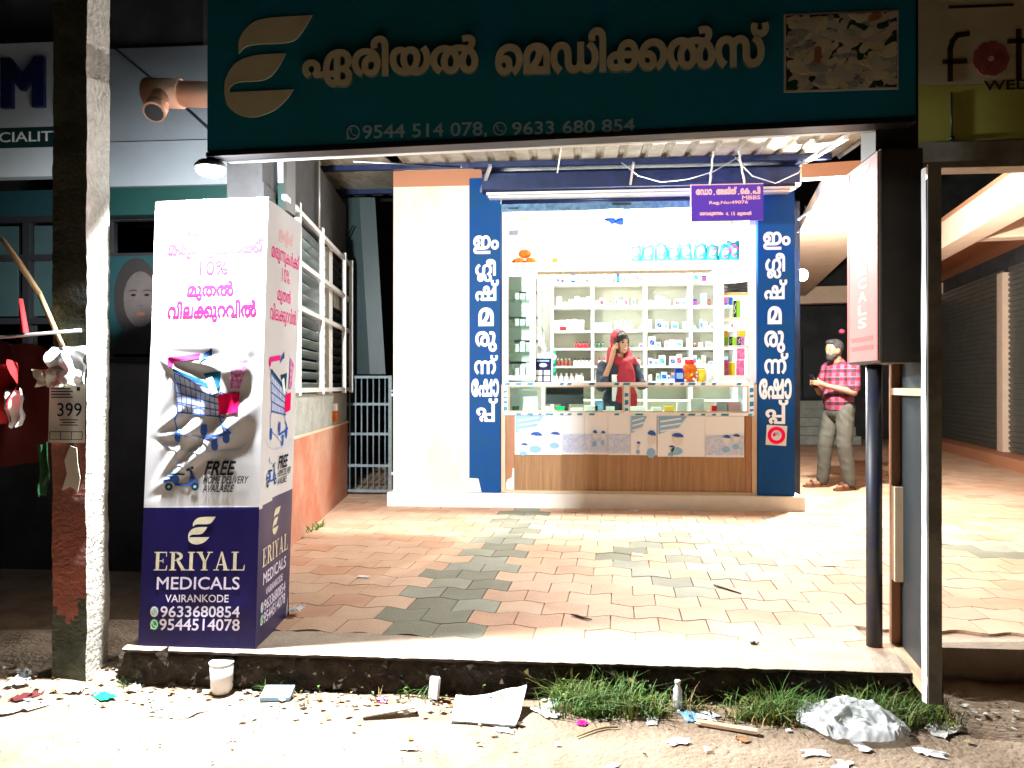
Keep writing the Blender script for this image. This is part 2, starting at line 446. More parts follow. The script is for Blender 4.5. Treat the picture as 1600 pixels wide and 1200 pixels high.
# ------------------------------------------------------------------ lettering
# outlines of the Malayalam letters used on the signs (quadratic contours as x, y, on curve)
GLYPHS = {
6: (113, [[56, -3, 1, 42, -3, 0, 20, 9, 0, 8, 30, 0, 8, 44, 1, 8, 58, 0, 20, 79, 0, 42, 91, 0, 56, 91, 1, 71, 91, 0, 93, 79, 0, 105, 58, 0, 105, 44, 1, 105, 30, 0, 93, 9, 0, 71, -3, 0], [56, 74, 1, 45, 74, 0, 29, 59, 0, 29, 44, 1, 29, 29, 0, 45, 14, 0, 56, 14, 1, 68, 14, 0, 84, 29, 0, 84, 44, 1, 84, 59, 0, 68, 74, 0]]),
9: (373, [[92, 142, 1, 103, 142, 0, 126, 138, 0, 136, 133, 1, 138, 133, 0, 141, 130, 0, 142, 130, 1, 156, 126, 0, 171, 114, 0, 178, 100, 0, 178, 92, 1, 178, 86, 0, 174, 76, 0, 164, 67, 0, 156, 63, 1, 156, 64, 1, 168, 60, 0, 180, 45, 0, 180, 34, 1, 180, 24, 0, 170, 7, 0, 150, -3, 0, 133, -3, 1, 114, -3, 0, 89, 14, 0, 76, 42, 0, 76, 59, 1, 76, 73, 0, 85, 98, 0, 103, 120, 0, 117, 129, 1, 118, 130, 0, 121, 131, 0, 122, 132, 1, 131, 136, 0, 153, 142, 0, 167, 142, 1, 184, 142, 0, 207, 133, 0, 222, 119, 0, 228, 111, 1, 234, 62, 1, 234, 0, 1, 212, 0, 1, 212, 70, 1, 212, 89, 0, 206, 108, 0, 200, 114, 1, 194, 118, 0, 178, 125, 0, 164, 125, 1, 158, 125, 0, 145, 123, 0, 140, 122, 1, 128, 118, 0, 112, 104, 0, 102, 86, 0, 98, 68, 0, 98, 60, 1, 98, 38, 0, 116, 14, 0, 134, 14, 1, 146, 14, 0, 159, 24, 0, 159, 34, 1, 159, 44, 0, 145, 54, 0, 130, 54, 1, 125, 54, 1, 125, 72, 1, 128, 72, 1, 144, 72, 0, 156, 83, 0, 156, 92, 1, 156, 104, 0, 140, 118, 0, 124, 121, 1, 114, 124, 0, 100, 124, 0, 94, 124, 1, 73, 124, 0, 46, 110, 0, 32, 84, 0, 32, 68, 1, 32, 55, 0, 40, 35, 0, 53, 19, 0, 62, 14, 1, 50, -2, 1, 39, 4, 0, 21, 24, 0, 10, 52, 0, 10, 69, 1, 10, 85, 0, 20, 111, 0, 40, 130, 0, 71, 142, 0], [311, -3, 1, 295, -3, 0, 273, 12, 0, 262, 35, 0, 262, 49, 1, 262, 73, 0, 288, 101, 0, 310, 101, 1, 324, 101, 0, 344, 86, 0, 356, 64, 0, 357, 52, 1, 350, 52, 1, 349, 60, 0, 339, 74, 0, 324, 84, 0, 314, 84, 1, 298, 84, 0, 284, 65, 0, 284, 50, 1, 284, 39, 0, 289, 23, 0, 301, 14, 0, 311, 14, 1, 321, 14, 0, 336, 24, 0, 343, 45, 0, 343, 62, 1, 343, 65, 0, 342, 71, 0, 342, 74, 1, 342, 76, 0, 341, 82, 0, 341, 84, 1, 339, 93, 0, 325, 112, 0, 300, 124, 0, 282, 124, 1, 271, 124, 0, 254, 118, 0, 247, 113, 1, 243, 109, 0, 237, 99, 0, 234, 84, 0, 234, 72, 1, 234, 51, 1, 221, 114, 1, 227, 122, 0, 243, 134, 0, 266, 142, 0, 282, 142, 1, 302, 142, 0, 333, 130, 0, 354, 108, 0, 364, 78, 0, 364, 60, 1, 364, 38, 0, 350, 10, 0, 326, -3, 0]]),
11: (246, [[83, 142, 1, 98, 142, 0, 119, 135, 0, 133, 124, 0, 138, 116, 1, 134, 118, 1, 142, 131, 0, 163, 142, 0, 178, 142, 1, 193, 142, 0, 215, 130, 0, 230, 112, 0, 237, 88, 0, 237, 76, 1, 237, 54, 0, 224, 24, 0, 212, 15, 1, 205, 10, 0, 187, 3, 0, 163, 0, 0, 146, 0, 1, 66, 0, 1, 55, 0, 0, 44, -2, 0, 42, -3, 1, 38, -5, 0, 34, -12, 0, 34, -16, 1, 34, -19, 0, 36, -26, 0, 40, -28, 1, 43, -30, 0, 54, -32, 0, 65, -32, 1, 231, -32, 1, 231, -50, 1, 64, -50, 1, 51, -50, 0, 33, -46, 0, 26, -42, 1, 20, -38, 0, 12, -25, 0, 12, -17, 1, 12, -8, 0, 19, 6, 0, 26, 10, 1, 29, 12, 0, 38, 16, 0, 51, 18, 0, 60, 18, 1, 143, 18, 1, 162, 18, 0, 185, 22, 0, 198, 30, 0, 203, 35, 1, 210, 43, 0, 215, 64, 0, 215, 75, 1, 215, 88, 0, 207, 110, 0, 190, 124, 0, 177, 124, 1, 169, 124, 0, 158, 119, 0, 154, 114, 1, 150, 108, 0, 146, 92, 0, 146, 75, 1, 146, 30, 1, 124, 30, 1, 124, 77, 1, 124, 93, 0, 119, 109, 0, 113, 114, 1, 108, 119, 0, 94, 124, 0, 82, 124, 1, 71, 124, 0, 54, 119, 0, 42, 110, 0, 33, 98, 0, 30, 91, 1, 30, 90, 0, 31, 88, 0, 31, 88, 1, 30, 85, 0, 29, 80, 0, 29, 77, 1, 29, 62, 0, 40, 46, 0, 52, 46, 1, 64, 46, 0, 74, 59, 0, 74, 68, 1, 74, 73, 0, 70, 82, 0, 61, 88, 0, 54, 88, 1, 42, 88, 0, 27, 74, 0, 22, 68, 1, 16, 82, 1, 20, 87, 0, 32, 97, 0, 48, 104, 0, 57, 104, 1, 70, 104, 0, 87, 94, 0, 94, 77, 0, 94, 68, 1, 94, 58, 0, 86, 40, 0, 67, 29, 0, 52, 29, 1, 40, 29, 0, 20, 40, 0, 10, 62, 0, 10, 78, 1, 10, 95, 0, 27, 124, 0, 60, 142, 0]]),
18: (318, [[57, 86, 1, 74, 86, 0, 96, 74, 0, 107, 54, 0, 107, 43, 1, 107, 33, 0, 100, 18, 0, 96, 14, 1, 89, 18, 1, 216, 18, 1, 216, 0, 1, 82, 0, 1, 75, 13, 1, 80, 18, 0, 86, 30, 0, 86, 40, 1, 86, 53, 0, 71, 69, 0, 57, 69, 1, 48, 69, 0, 36, 61, 0, 29, 49, 0, 29, 41, 1, 29, 32, 0, 36, 18, 0, 44, 13, 1, 32, -2, 1, 22, 6, 0, 8, 27, 0, 8, 42, 1, 8, 55, 0, 20, 75, 0, 42, 86, 0], [236, 142, 1, 256, 142, 0, 283, 132, 0, 300, 115, 0, 307, 94, 0, 307, 83, 1, 307, 71, 0, 299, 53, 0, 285, 40, 0, 276, 35, 1, 277, 36, 1, 292, 31, 0, 310, 9, 0, 310, -9, 1, 310, -25, 0, 297, -46, 0, 275, -57, 0, 260, -57, 1, 257, -57, 0, 245, -56, 0, 241, -55, 1, 246, -38, 1, 249, -38, 0, 257, -39, 0, 259, -39, 1, 268, -39, 0, 281, -32, 0, 288, -18, 0, 288, -8, 1, 288, 6, 0, 270, 26, 0, 250, 26, 1, 250, 43, 1, 262, 46, 0, 277, 55, 0, 285, 71, 0, 285, 83, 1, 285, 93, 0, 276, 112, 0, 254, 124, 0, 236, 124, 1, 210, 124, 0, 179, 101, 0, 165, 60, 0, 165, 34, 1, 165, 29, 0, 165, 18, 0, 166, 13, 1, 166, 12, 0, 166, 9, 0, 166, 8, 1, 168, -9, 0, 177, -30, 0, 191, -40, 0, 198, -40, 1, 206, -40, 0, 209, -35, 1, 210, -32, 0, 212, -25, 0, 212, -19, 1, 212, 102, 1, 234, 102, 1, 234, -14, 1, 234, -26, 0, 230, -42, 0, 225, -47, 1, 221, -52, 0, 208, -57, 0, 199, -57, 1, 183, -57, 0, 157, -37, 0, 143, 5, 0, 143, 36, 1, 143, 59, 0, 154, 98, 0, 178, 126, 0, 213, 142, 0]]),
23: (259, [[54, -3, 1, 32, -3, 0, 8, 19, 0, 8, 38, 1, 8, 50, 0, 18, 67, 0, 27, 72, 1, 33, 76, 0, 48, 80, 0, 69, 82, 0, 83, 82, 1, 179, 82, 1, 200, 82, 0, 226, 77, 0, 236, 70, 1, 243, 66, 0, 252, 50, 0, 252, 38, 1, 252, 19, 0, 229, -3, 0, 208, -3, 1, 202, -3, 0, 188, -2, 0, 183, 0, 1, 188, 17, 1, 191, 16, 0, 201, 14, 0, 205, 14, 1, 218, 14, 0, 230, 26, 0, 230, 38, 1, 230, 45, 0, 224, 54, 0, 220, 57, 1, 213, 62, 0, 193, 64, 0, 177, 64, 1, 83, 64, 1, 65, 64, 0, 46, 62, 0, 39, 57, 1, 35, 54, 0, 30, 45, 0, 30, 38, 1, 30, 30, 0, 36, 20, 0, 47, 14, 0, 55, 14, 1, 63, 14, 0, 79, 20, 0, 88, 26, 1, 100, 13, 1, 93, 8, 0, 78, 0, 0, 63, -3, 0], [131, 142, 1, 151, 142, 0, 176, 123, 0, 189, 90, 0, 189, 70, 1, 189, 46, 0, 175, 14, 0, 149, -3, 0, 131, -3, 1, 118, -3, 0, 96, 6, 0, 88, 16, 1, 80, 25, 0, 72, 52, 0, 72, 70, 1, 72, 103, 0, 104, 142, 0], [131, 124, 1, 112, 124, 0, 94, 97, 0, 94, 70, 1, 94, 51, 0, 102, 26, 0, 118, 14, 0, 130, 14, 1, 142, 14, 0, 159, 26, 0, 168, 51, 0, 168, 70, 1, 168, 88, 0, 159, 112, 0, 143, 124, 0]]),
30: (234, [[74, 142, 1, 88, 142, 0, 109, 136, 0, 126, 124, 0, 133, 114, 1, 125, 118, 1, 133, 128, 0, 154, 142, 0, 171, 142, 1, 190, 142, 0, 214, 128, 0, 225, 106, 0, 225, 94, 1, 225, 84, 0, 219, 69, 0, 208, 58, 0, 200, 54, 1, 159, 45, 1, 144, 43, 1, 136, 42, 0, 117, 42, 0, 110, 42, 1, 60, 42, 1, 50, 42, 0, 40, 40, 0, 37, 39, 1, 33, 37, 0, 30, 32, 0, 30, 28, 1, 30, 22, 0, 37, 16, 0, 46, 14, 0, 50, 14, 1, 61, 14, 0, 83, 19, 0, 102, 26, 0, 111, 30, 1, 117, 33, 0, 128, 38, 0, 138, 42, 0, 150, 46, 0, 155, 47, 1, 161, 49, 0, 168, 53, 0, 174, 56, 0, 180, 57, 0, 184, 57, 1, 193, 57, 0, 209, 52, 0, 218, 39, 0, 218, 29, 1, 218, 14, 0, 199, -3, 0, 182, -3, 1, 167, -3, 0, 151, 7, 0, 144, 22, 0, 144, 30, 1, 144, 37, 0, 152, 47, 0, 160, 50, 1, 172, 54, 1, 170, 53, 0, 165, 47, 0, 161, 38, 0, 161, 31, 1, 161, 21, 0, 172, 12, 0, 181, 12, 1, 191, 12, 0, 199, 22, 0, 199, 29, 1, 199, 35, 0, 194, 42, 0, 185, 45, 0, 180, 45, 1, 174, 45, 0, 164, 41, 0, 158, 36, 1, 156, 39, 1, 153, 36, 0, 146, 29, 0, 136, 23, 0, 130, 20, 1, 116, 13, 0, 89, 3, 0, 63, -3, 0, 50, -3, 1, 40, -3, 0, 21, 3, 0, 10, 16, 0, 10, 28, 1, 10, 35, 0, 16, 48, 0, 22, 52, 1, 27, 55, 0, 42, 58, 0, 56, 58, 1, 143, 58, 1, 157, 58, 0, 176, 60, 0, 190, 65, 0, 194, 69, 1, 199, 73, 0, 203, 86, 0, 203, 93, 1, 203, 100, 0, 197, 114, 0, 182, 124, 0, 169, 124, 1, 161, 124, 0, 149, 119, 0, 146, 115, 1, 141, 110, 0, 138, 93, 0, 138, 78, 1, 138, 65, 1, 117, 65, 1, 117, 81, 1, 117, 92, 0, 112, 110, 0, 104, 117, 1, 100, 120, 0, 86, 125, 0, 74, 125, 1, 60, 125, 0, 41, 120, 0, 34, 114, 1, 33, 113, 0, 32, 109, 0, 31, 108, 1, 30, 104, 0, 29, 98, 0, 29, 95, 1, 29, 84, 0, 40, 75, 0, 48, 75, 1, 56, 75, 0, 63, 80, 0, 66, 88, 0, 66, 92, 1, 66, 99, 0, 58, 108, 0, 48, 108, 1, 38, 108, 0, 22, 98, 0, 18, 93, 1, 19, 104, 1, 25, 110, 0, 42, 120, 0, 53, 120, 1, 65, 120, 0, 79, 112, 0, 86, 99, 0, 86, 92, 1, 86, 83, 0, 78, 69, 0, 62, 60, 0, 49, 60, 1, 30, 60, 0, 11, 79, 0, 11, 96, 1, 11, 109, 0, 25, 130, 0, 54, 142, 0]]),
35: (305, [[149, -3, 1, 138, -3, 0, 120, 4, 0, 114, 12, 1, 110, 16, 0, 104, 27, 0, 101, 46, 0, 101, 63, 1, 101, 71, 1, 101, 85, 0, 98, 106, 0, 94, 112, 1, 91, 117, 0, 80, 124, 0, 68, 124, 1, 58, 124, 0, 41, 111, 0, 32, 88, 0, 32, 72, 1, 32, 58, 0, 40, 36, 0, 53, 19, 0, 62, 13, 1, 48, -3, 1, 36, 7, 0, 18, 29, 0, 10, 56, 0, 10, 73, 1, 10, 94, 0, 24, 125, 0, 51, 142, 0, 70, 142, 1, 84, 142, 0, 103, 133, 0, 110, 126, 1, 114, 120, 0, 120, 107, 0, 123, 90, 0, 123, 77, 1, 123, 65, 1, 123, 47, 0, 126, 29, 0, 131, 24, 1, 134, 20, 0, 144, 15, 0, 152, 15, 1, 159, 15, 0, 170, 20, 0, 173, 24, 1, 177, 30, 0, 181, 46, 0, 181, 61, 1, 181, 138, 1, 203, 138, 1, 203, 66, 1, 203, 52, 0, 205, 35, 0, 208, 30, 1, 212, 22, 0, 226, 15, 0, 235, 15, 1, 246, 15, 0, 264, 28, 0, 274, 51, 0, 274, 66, 1, 274, 81, 0, 266, 103, 0, 252, 120, 0, 244, 125, 1, 258, 141, 1, 269, 132, 0, 286, 111, 0, 296, 84, 0, 296, 66, 1, 296, 47, 0, 282, 16, 0, 254, -3, 0, 234, -3, 1, 218, -3, 0, 198, 10, 0, 191, 20, 1, 192, 20, 1, 185, 8, 0, 164, -3, 0]]),
38: (253, [[127, -3, 1, 110, -3, 0, 88, 11, 0, 76, 37, 0, 76, 55, 1, 76, 71, 0, 87, 98, 0, 106, 119, 0, 118, 126, 1, 122, 130, 1, 132, 136, 0, 156, 142, 0, 170, 142, 1, 188, 142, 0, 216, 130, 0, 234, 111, 0, 244, 85, 0, 244, 70, 1, 244, 53, 0, 233, 26, 0, 215, 5, 0, 204, -2, 1, 191, 14, 1, 200, 18, 0, 213, 33, 0, 222, 54, 0, 222, 68, 1, 222, 84, 0, 209, 110, 0, 185, 124, 0, 167, 124, 1, 160, 124, 0, 147, 123, 0, 140, 120, 1, 133, 117, 1, 123, 112, 0, 107, 95, 0, 98, 70, 0, 98, 55, 1, 98, 39, 0, 106, 22, 0, 119, 14, 0, 127, 14, 1, 134, 14, 0, 148, 21, 0, 156, 39, 0, 156, 55, 1, 156, 69, 0, 146, 94, 0, 130, 113, 0, 119, 118, 1, 114, 121, 1, 108, 123, 0, 97, 124, 0, 90, 124, 1, 71, 124, 0, 45, 110, 0, 32, 84, 0, 32, 68, 1, 32, 55, 0, 40, 35, 0, 53, 19, 0, 62, 14, 1, 50, -2, 1, 39, 4, 0, 21, 24, 0, 10, 52, 0, 10, 69, 1, 10, 85, 0, 20, 111, 0, 40, 130, 0, 69, 142, 0, 88, 142, 1, 100, 142, 0, 121, 136, 0, 131, 131, 1, 137, 126, 1, 155, 116, 0, 178, 79, 0, 178, 55, 1, 178, 37, 0, 166, 11, 0, 143, -3, 0]]),
44: (224, [[57, 86, 1, 74, 86, 0, 96, 74, 0, 107, 54, 0, 107, 43, 1, 107, 33, 0, 100, 18, 0, 96, 14, 1, 89, 18, 1, 185, 18, 1, 185, 138, 1, 206, 138, 1, 206, 0, 1, 82, 0, 1, 75, 13, 1, 80, 18, 0, 86, 30, 0, 86, 40, 1, 86, 53, 0, 71, 69, 0, 57, 69, 1, 48, 69, 0, 36, 61, 0, 29, 49, 0, 29, 41, 1, 29, 32, 0, 36, 18, 0, 44, 13, 1, 32, -2, 1, 22, 6, 0, 8, 27, 0, 8, 42, 1, 8, 55, 0, 20, 75, 0, 42, 86, 0]]),
48: (180, [[88, 142, 1, 108, 142, 0, 136, 132, 0, 146, 124, 1, 153, 117, 0, 162, 101, 0, 166, 80, 0, 166, 66, 1, 166, 0, 1, 15, 0, 1, 15, 67, 1, 15, 80, 0, 19, 101, 0, 28, 117, 0, 34, 123, 1, 44, 132, 0, 70, 142, 0], [77, 124, 1, 66, 124, 0, 50, 113, 0, 45, 104, 1, 41, 98, 0, 36, 77, 0, 36, 62, 1, 36, 17, 1, 38, 17, 1, 55, 30, 0, 81, 58, 0, 96, 87, 0, 96, 100, 1, 96, 108, 0, 92, 118, 0, 84, 124, 0], [118, 98, 1, 118, 84, 0, 104, 55, 0, 80, 26, 0, 62, 11, 1, 62, 16, 1, 69, 17, 0, 83, 18, 0, 90, 18, 1, 144, 18, 1, 144, 62, 1, 144, 81, 0, 137, 105, 0, 120, 120, 0, 107, 124, 1, 108, 125, 1, 112, 120, 0, 118, 108, 0]]),
49: (258, [[165, -3, 1, 155, -3, 0, 134, 2, 0, 123, 7, 1, 122, 8, 0, 117, 10, 0, 116, 11, 1, 102, 20, 0, 86, 44, 0, 78, 70, 0, 78, 84, 1, 78, 94, 0, 83, 112, 0, 87, 118, 1, 89, 121, 1, 94, 128, 0, 107, 137, 0, 123, 142, 0, 131, 142, 1, 156, 142, 0, 184, 110, 0, 184, 83, 1, 184, 60, 0, 164, 24, 0, 148, 13, 1, 146, 12, 0, 142, 10, 0, 140, 8, 1, 130, 2, 0, 106, -3, 0, 94, -3, 1, 74, -3, 0, 43, 10, 0, 21, 33, 0, 10, 65, 0, 10, 84, 1, 10, 101, 0, 23, 127, 0, 48, 142, 0, 64, 142, 1, 78, 142, 0, 98, 131, 0, 105, 122, 1, 90, 108, 1, 87, 114, 0, 74, 124, 0, 64, 124, 1, 55, 124, 0, 40, 115, 0, 32, 97, 0, 32, 83, 1, 32, 65, 0, 46, 34, 0, 74, 14, 0, 96, 14, 1, 101, 14, 0, 112, 15, 0, 117, 16, 1, 120, 18, 0, 126, 20, 0, 128, 20, 1, 137, 25, 0, 152, 42, 0, 162, 67, 0, 162, 83, 1, 162, 98, 0, 153, 116, 0, 139, 124, 0, 131, 124, 1, 122, 124, 0, 108, 114, 0, 100, 96, 0, 100, 83, 1, 100, 70, 0, 108, 44, 0, 123, 25, 0, 134, 20, 1, 136, 18, 0, 140, 18, 0, 142, 17, 1, 147, 16, 0, 159, 14, 0, 165, 14, 1, 186, 14, 0, 213, 31, 0, 226, 60, 0, 226, 78, 1, 226, 93, 0, 217, 119, 0, 208, 130, 1, 226, 142, 1, 237, 128, 0, 248, 96, 0, 248, 78, 1, 248, 61, 0, 238, 31, 0, 216, 9, 0, 185, -3, 0]]),
50: (184, [[91, 142, 1, 112, 142, 0, 143, 130, 0, 164, 108, 0, 174, 78, 0, 174, 60, 1, 174, 38, 0, 160, 10, 0, 136, -3, 0, 121, -3, 1, 105, -3, 0, 84, 12, 0, 73, 35, 0, 73, 49, 1, 73, 73, 0, 98, 101, 0, 120, 101, 1, 134, 101, 0, 154, 86, 0, 166, 64, 0, 167, 52, 1, 161, 52, 1, 159, 60, 0, 149, 74, 0, 134, 84, 0, 124, 84, 1, 108, 84, 0, 94, 65, 0, 94, 50, 1, 94, 39, 0, 99, 23, 0, 112, 14, 0, 121, 14, 1, 132, 14, 0, 146, 24, 0, 154, 45, 0, 154, 62, 1, 154, 62, 0, 153, 72, 0, 152, 78, 1, 152, 79, 0, 152, 83, 0, 151, 84, 1, 149, 94, 0, 134, 112, 0, 109, 124, 0, 91, 124, 1, 73, 124, 0, 46, 110, 0, 32, 86, 0, 32, 68, 1, 32, 55, 0, 40, 35, 0, 53, 19, 0, 62, 14, 1, 50, -2, 1, 39, 4, 0, 21, 24, 0, 10, 52, 0, 10, 69, 1, 10, 83, 0, 19, 109, 0, 39, 130, 0, 70, 142, 0]]),
51: (168, [[85, 142, 1, 104, 142, 0, 132, 130, 0, 150, 111, 0, 159, 85, 0, 159, 70, 1, 159, 53, 0, 148, 26, 0, 130, 5, 0, 118, -2, 1, 106, 14, 1, 114, 18, 0, 128, 34, 0, 136, 54, 0, 136, 68, 1, 136, 84, 0, 124, 109, 0, 101, 124, 0, 84, 124, 1, 68, 124, 0, 44, 109, 0, 32, 84, 0, 32, 68, 1, 32, 55, 0, 40, 35, 0, 53, 19, 0, 62, 14, 1, 50, -2, 1, 39, 4, 0, 21, 24, 0, 10, 52, 0, 10, 69, 1, 10, 85, 0, 20, 111, 0, 39, 130, 0, 67, 142, 0]]),
52: (214, [[197, 138, 1, 197, 0, 1, 16, 0, 1, 16, 78, 1, 16, 97, 0, 24, 119, 0, 32, 126, 1, 40, 134, 0, 62, 142, 0, 76, 142, 1, 91, 142, 0, 114, 134, 0, 121, 127, 1, 129, 119, 0, 136, 96, 0, 136, 80, 1, 136, 56, 1, 37, 56, 1, 37, 18, 1, 176, 18, 1, 176, 138, 1], [76, 124, 1, 56, 124, 0, 37, 103, 0, 37, 80, 1, 37, 73, 1, 114, 73, 1, 114, 80, 1, 114, 104, 0, 96, 124, 0]]),
55: (239, [[85, 142, 1, 104, 142, 0, 132, 130, 0, 150, 111, 0, 159, 85, 0, 159, 70, 1, 159, 57, 0, 152, 36, 0, 142, 20, 0, 135, 13, 1, 129, 18, 1, 200, 18, 1, 200, 138, 1, 222, 138, 1, 222, 0, 1, 117, 0, 1, 108, 15, 1, 116, 20, 0, 128, 34, 0, 136, 54, 0, 136, 68, 1, 136, 84, 0, 124, 109, 0, 101, 124, 0, 84, 124, 1, 68, 124, 0, 44, 109, 0, 32, 84, 0, 32, 68, 1, 32, 55, 0, 40, 35, 0, 53, 19, 0, 62, 14, 1, 50, -2, 1, 39, 4, 0, 21, 24, 0, 10, 52, 0, 10, 69, 1, 10, 85, 0, 20, 111, 0, 39, 130, 0, 67, 142, 0]]),
57: (287, [[57, 86, 1, 74, 86, 0, 96, 74, 0, 107, 54, 0, 107, 43, 1, 107, 33, 0, 100, 18, 0, 96, 14, 1, 89, 18, 1, 169, 18, 1, 173, 0, 1, 82, 0, 1, 75, 13, 1, 80, 18, 0, 86, 30, 0, 86, 40, 1, 86, 53, 0, 71, 69, 0, 57, 69, 1, 48, 69, 0, 36, 61, 0, 29, 49, 0, 29, 41, 1, 29, 32, 0, 36, 18, 0, 44, 13, 1, 32, -2, 1, 22, 6, 0, 8, 27, 0, 8, 42, 1, 8, 55, 0, 20, 75, 0, 42, 86, 0], [164, 0, 1, 164, 95, 1, 164, 103, 0, 162, 115, 0, 160, 118, 1, 158, 121, 0, 152, 124, 0, 146, 124, 1, 139, 124, 0, 130, 114, 0, 130, 104, 1, 130, 97, 0, 136, 84, 0, 151, 76, 0, 164, 76, 1, 171, 76, 1, 186, 76, 0, 210, 87, 0, 229, 105, 0, 243, 127, 0, 248, 138, 1, 270, 138, 1, 270, 0, 1], [148, 142, 1, 156, 142, 0, 168, 138, 0, 173, 134, 1, 180, 129, 0, 186, 112, 0, 186, 96, 1, 186, 18, 1, 248, 18, 1, 248, 82, 1, 248, 86, 0, 248, 98, 0, 249, 108, 0, 249, 111, 1, 250, 111, 1, 243, 94, 0, 220, 71, 0, 190, 59, 0, 174, 59, 1, 166, 59, 1, 146, 59, 0, 120, 71, 0, 108, 92, 0, 108, 104, 1, 108, 114, 0, 117, 131, 0, 135, 142, 0]]),
58: (305, [[157, 142, 1, 168, 142, 0, 186, 134, 0, 192, 127, 1, 196, 123, 0, 201, 112, 0, 205, 92, 0, 205, 76, 1, 205, 67, 1, 205, 54, 0, 208, 33, 0, 212, 26, 1, 215, 21, 0, 226, 15, 0, 237, 15, 1, 248, 15, 0, 265, 28, 0, 274, 51, 0, 274, 66, 1, 274, 81, 0, 266, 103, 0, 253, 120, 0, 244, 126, 1, 257, 142, 1, 270, 132, 0, 287, 110, 0, 296, 83, 0, 296, 66, 1, 296, 44, 0, 282, 13, 0, 255, -3, 0, 236, -3, 1, 222, -3, 0, 202, 5, 0, 196, 13, 1, 191, 18, 0, 186, 32, 0, 183, 49, 0, 183, 62, 1, 183, 74, 1, 183, 91, 0, 179, 110, 0, 175, 115, 1, 172, 119, 0, 161, 124, 0, 154, 124, 1, 147, 124, 0, 136, 118, 0, 133, 114, 1, 128, 109, 0, 124, 93, 0, 124, 77, 1, 124, 0, 1, 103, 0, 1, 103, 73, 1, 103, 87, 0, 101, 104, 0, 98, 109, 1, 93, 116, 0, 80, 124, 0, 71, 124, 1, 60, 124, 0, 42, 110, 0, 32, 88, 0, 32, 73, 1, 32, 58, 0, 40, 36, 0, 54, 20, 0, 62, 14, 1, 47, -2, 1, 36, 7, 0, 20, 28, 0, 10, 55, 0, 10, 73, 1, 10, 92, 0, 24, 123, 0, 52, 142, 0, 72, 142, 1, 88, 142, 0, 108, 129, 0, 115, 118, 1, 114, 118, 1, 120, 130, 0, 142, 142, 0]]),
64: (126, [[116, 70, 1, 116, 55, 0, 110, 29, 0, 96, 9, 0, 74, -3, 0, 58, -3, 1, 45, -3, 0, 26, 5, 0, 14, 19, 0, 6, 35, 0, 4, 42, 1, 26, 46, 1, 28, 40, 0, 34, 25, 0, 47, 14, 0, 58, 14, 1, 71, 14, 0, 86, 28, 0, 94, 53, 0, 94, 70, 1, 94, 86, 0, 86, 110, 0, 71, 124, 0, 59, 124, 1, 49, 124, 0, 36, 114, 0, 28, 99, 0, 27, 92, 1, 5, 97, 1, 8, 105, 0, 16, 120, 0, 29, 134, 0, 48, 142, 0, 60, 142, 1, 76, 142, 0, 97, 130, 0, 110, 110, 0, 116, 84, 0]]),
65: (57, [[-8, 211, 1, 1, 211, 0, 15, 207, 0, 21, 202, 1, 28, 197, 0, 36, 183, 0, 39, 160, 0, 39, 142, 1, 39, 0, 1, 18, 0, 1, 18, 136, 1, 18, 148, 0, 16, 168, 0, 13, 181, 0, 10, 185, 1, 7, 189, 0, -2, 193, 0, -8, 193, 1, -14, 193, 0, -24, 188, 0, -31, 178, 0, -31, 170, 1, -31, 167, 0, -30, 162, 0, -30, 160, 1, -51, 156, 1, -52, 160, 0, -53, 166, 0, -53, 168, 1, -53, 183, 0, -40, 202, 0, -20, 211, 0]]),
66: (57, [[-27, 211, 1, -17, 211, 0, 5, 207, 0, 15, 201, 1, 29, 192, 0, 39, 161, 0, 39, 136, 1, 39, 0, 1, 18, 0, 1, 18, 131, 1, 18, 141, 0, 17, 157, 0, 15, 169, 0, 12, 174, 1, 7, 186, 0, -13, 195, 0, -29, 195, 1, -35, 195, 0, -46, 190, 0, -52, 182, 0, -52, 176, 1, -52, 170, 0, -45, 161, 0, -36, 161, 1, -27, 161, 0, -19, 172, 0, -19, 178, 1, -19, 184, 0, -24, 194, 0, -29, 198, 1, -6, 192, 1, -4, 190, 0, -2, 182, 0, -2, 176, 1, -2, 168, 0, -8, 154, 0, -24, 144, 0, -37, 144, 1, -46, 144, 0, -62, 152, 0, -72, 166, 0, -72, 177, 1, -72, 187, 0, -61, 202, 0, -41, 211, 0]]),
67: (83, [[39, -57, 1, 18, -57, 0, -6, -32, 0, -6, -13, 1, -6, 0, 0, 5, 19, 0, 26, 30, 0, 38, 30, 1, 52, 30, 0, 72, 20, 0, 84, 0, 0, 84, -13, 1, 84, -26, 0, 72, -46, 0, 52, -57, 0], [39, -40, 1, 49, -40, 0, 63, -27, 0, 63, -13, 1, 63, 0, 0, 49, 14, 0, 38, 14, 1, 28, 14, 0, 14, 0, 0, 14, -14, 1, 14, -26, 0, 28, -40, 0], [26, 142, 1, 41, 142, 0, 58, 130, 0, 66, 111, 0, 66, 100, 1, 66, 85, 0, 57, 43, 0, 50, 21, 1, 30, 25, 1, 36, 46, 0, 44, 82, 0, 44, 99, 1, 44, 109, 0, 35, 124, 0, 24, 124, 1, 20, 124, 0, 11, 122, 0, 8, 122, 1, 4, 139, 1, 8, 140, 0, 20, 142, 0]]),
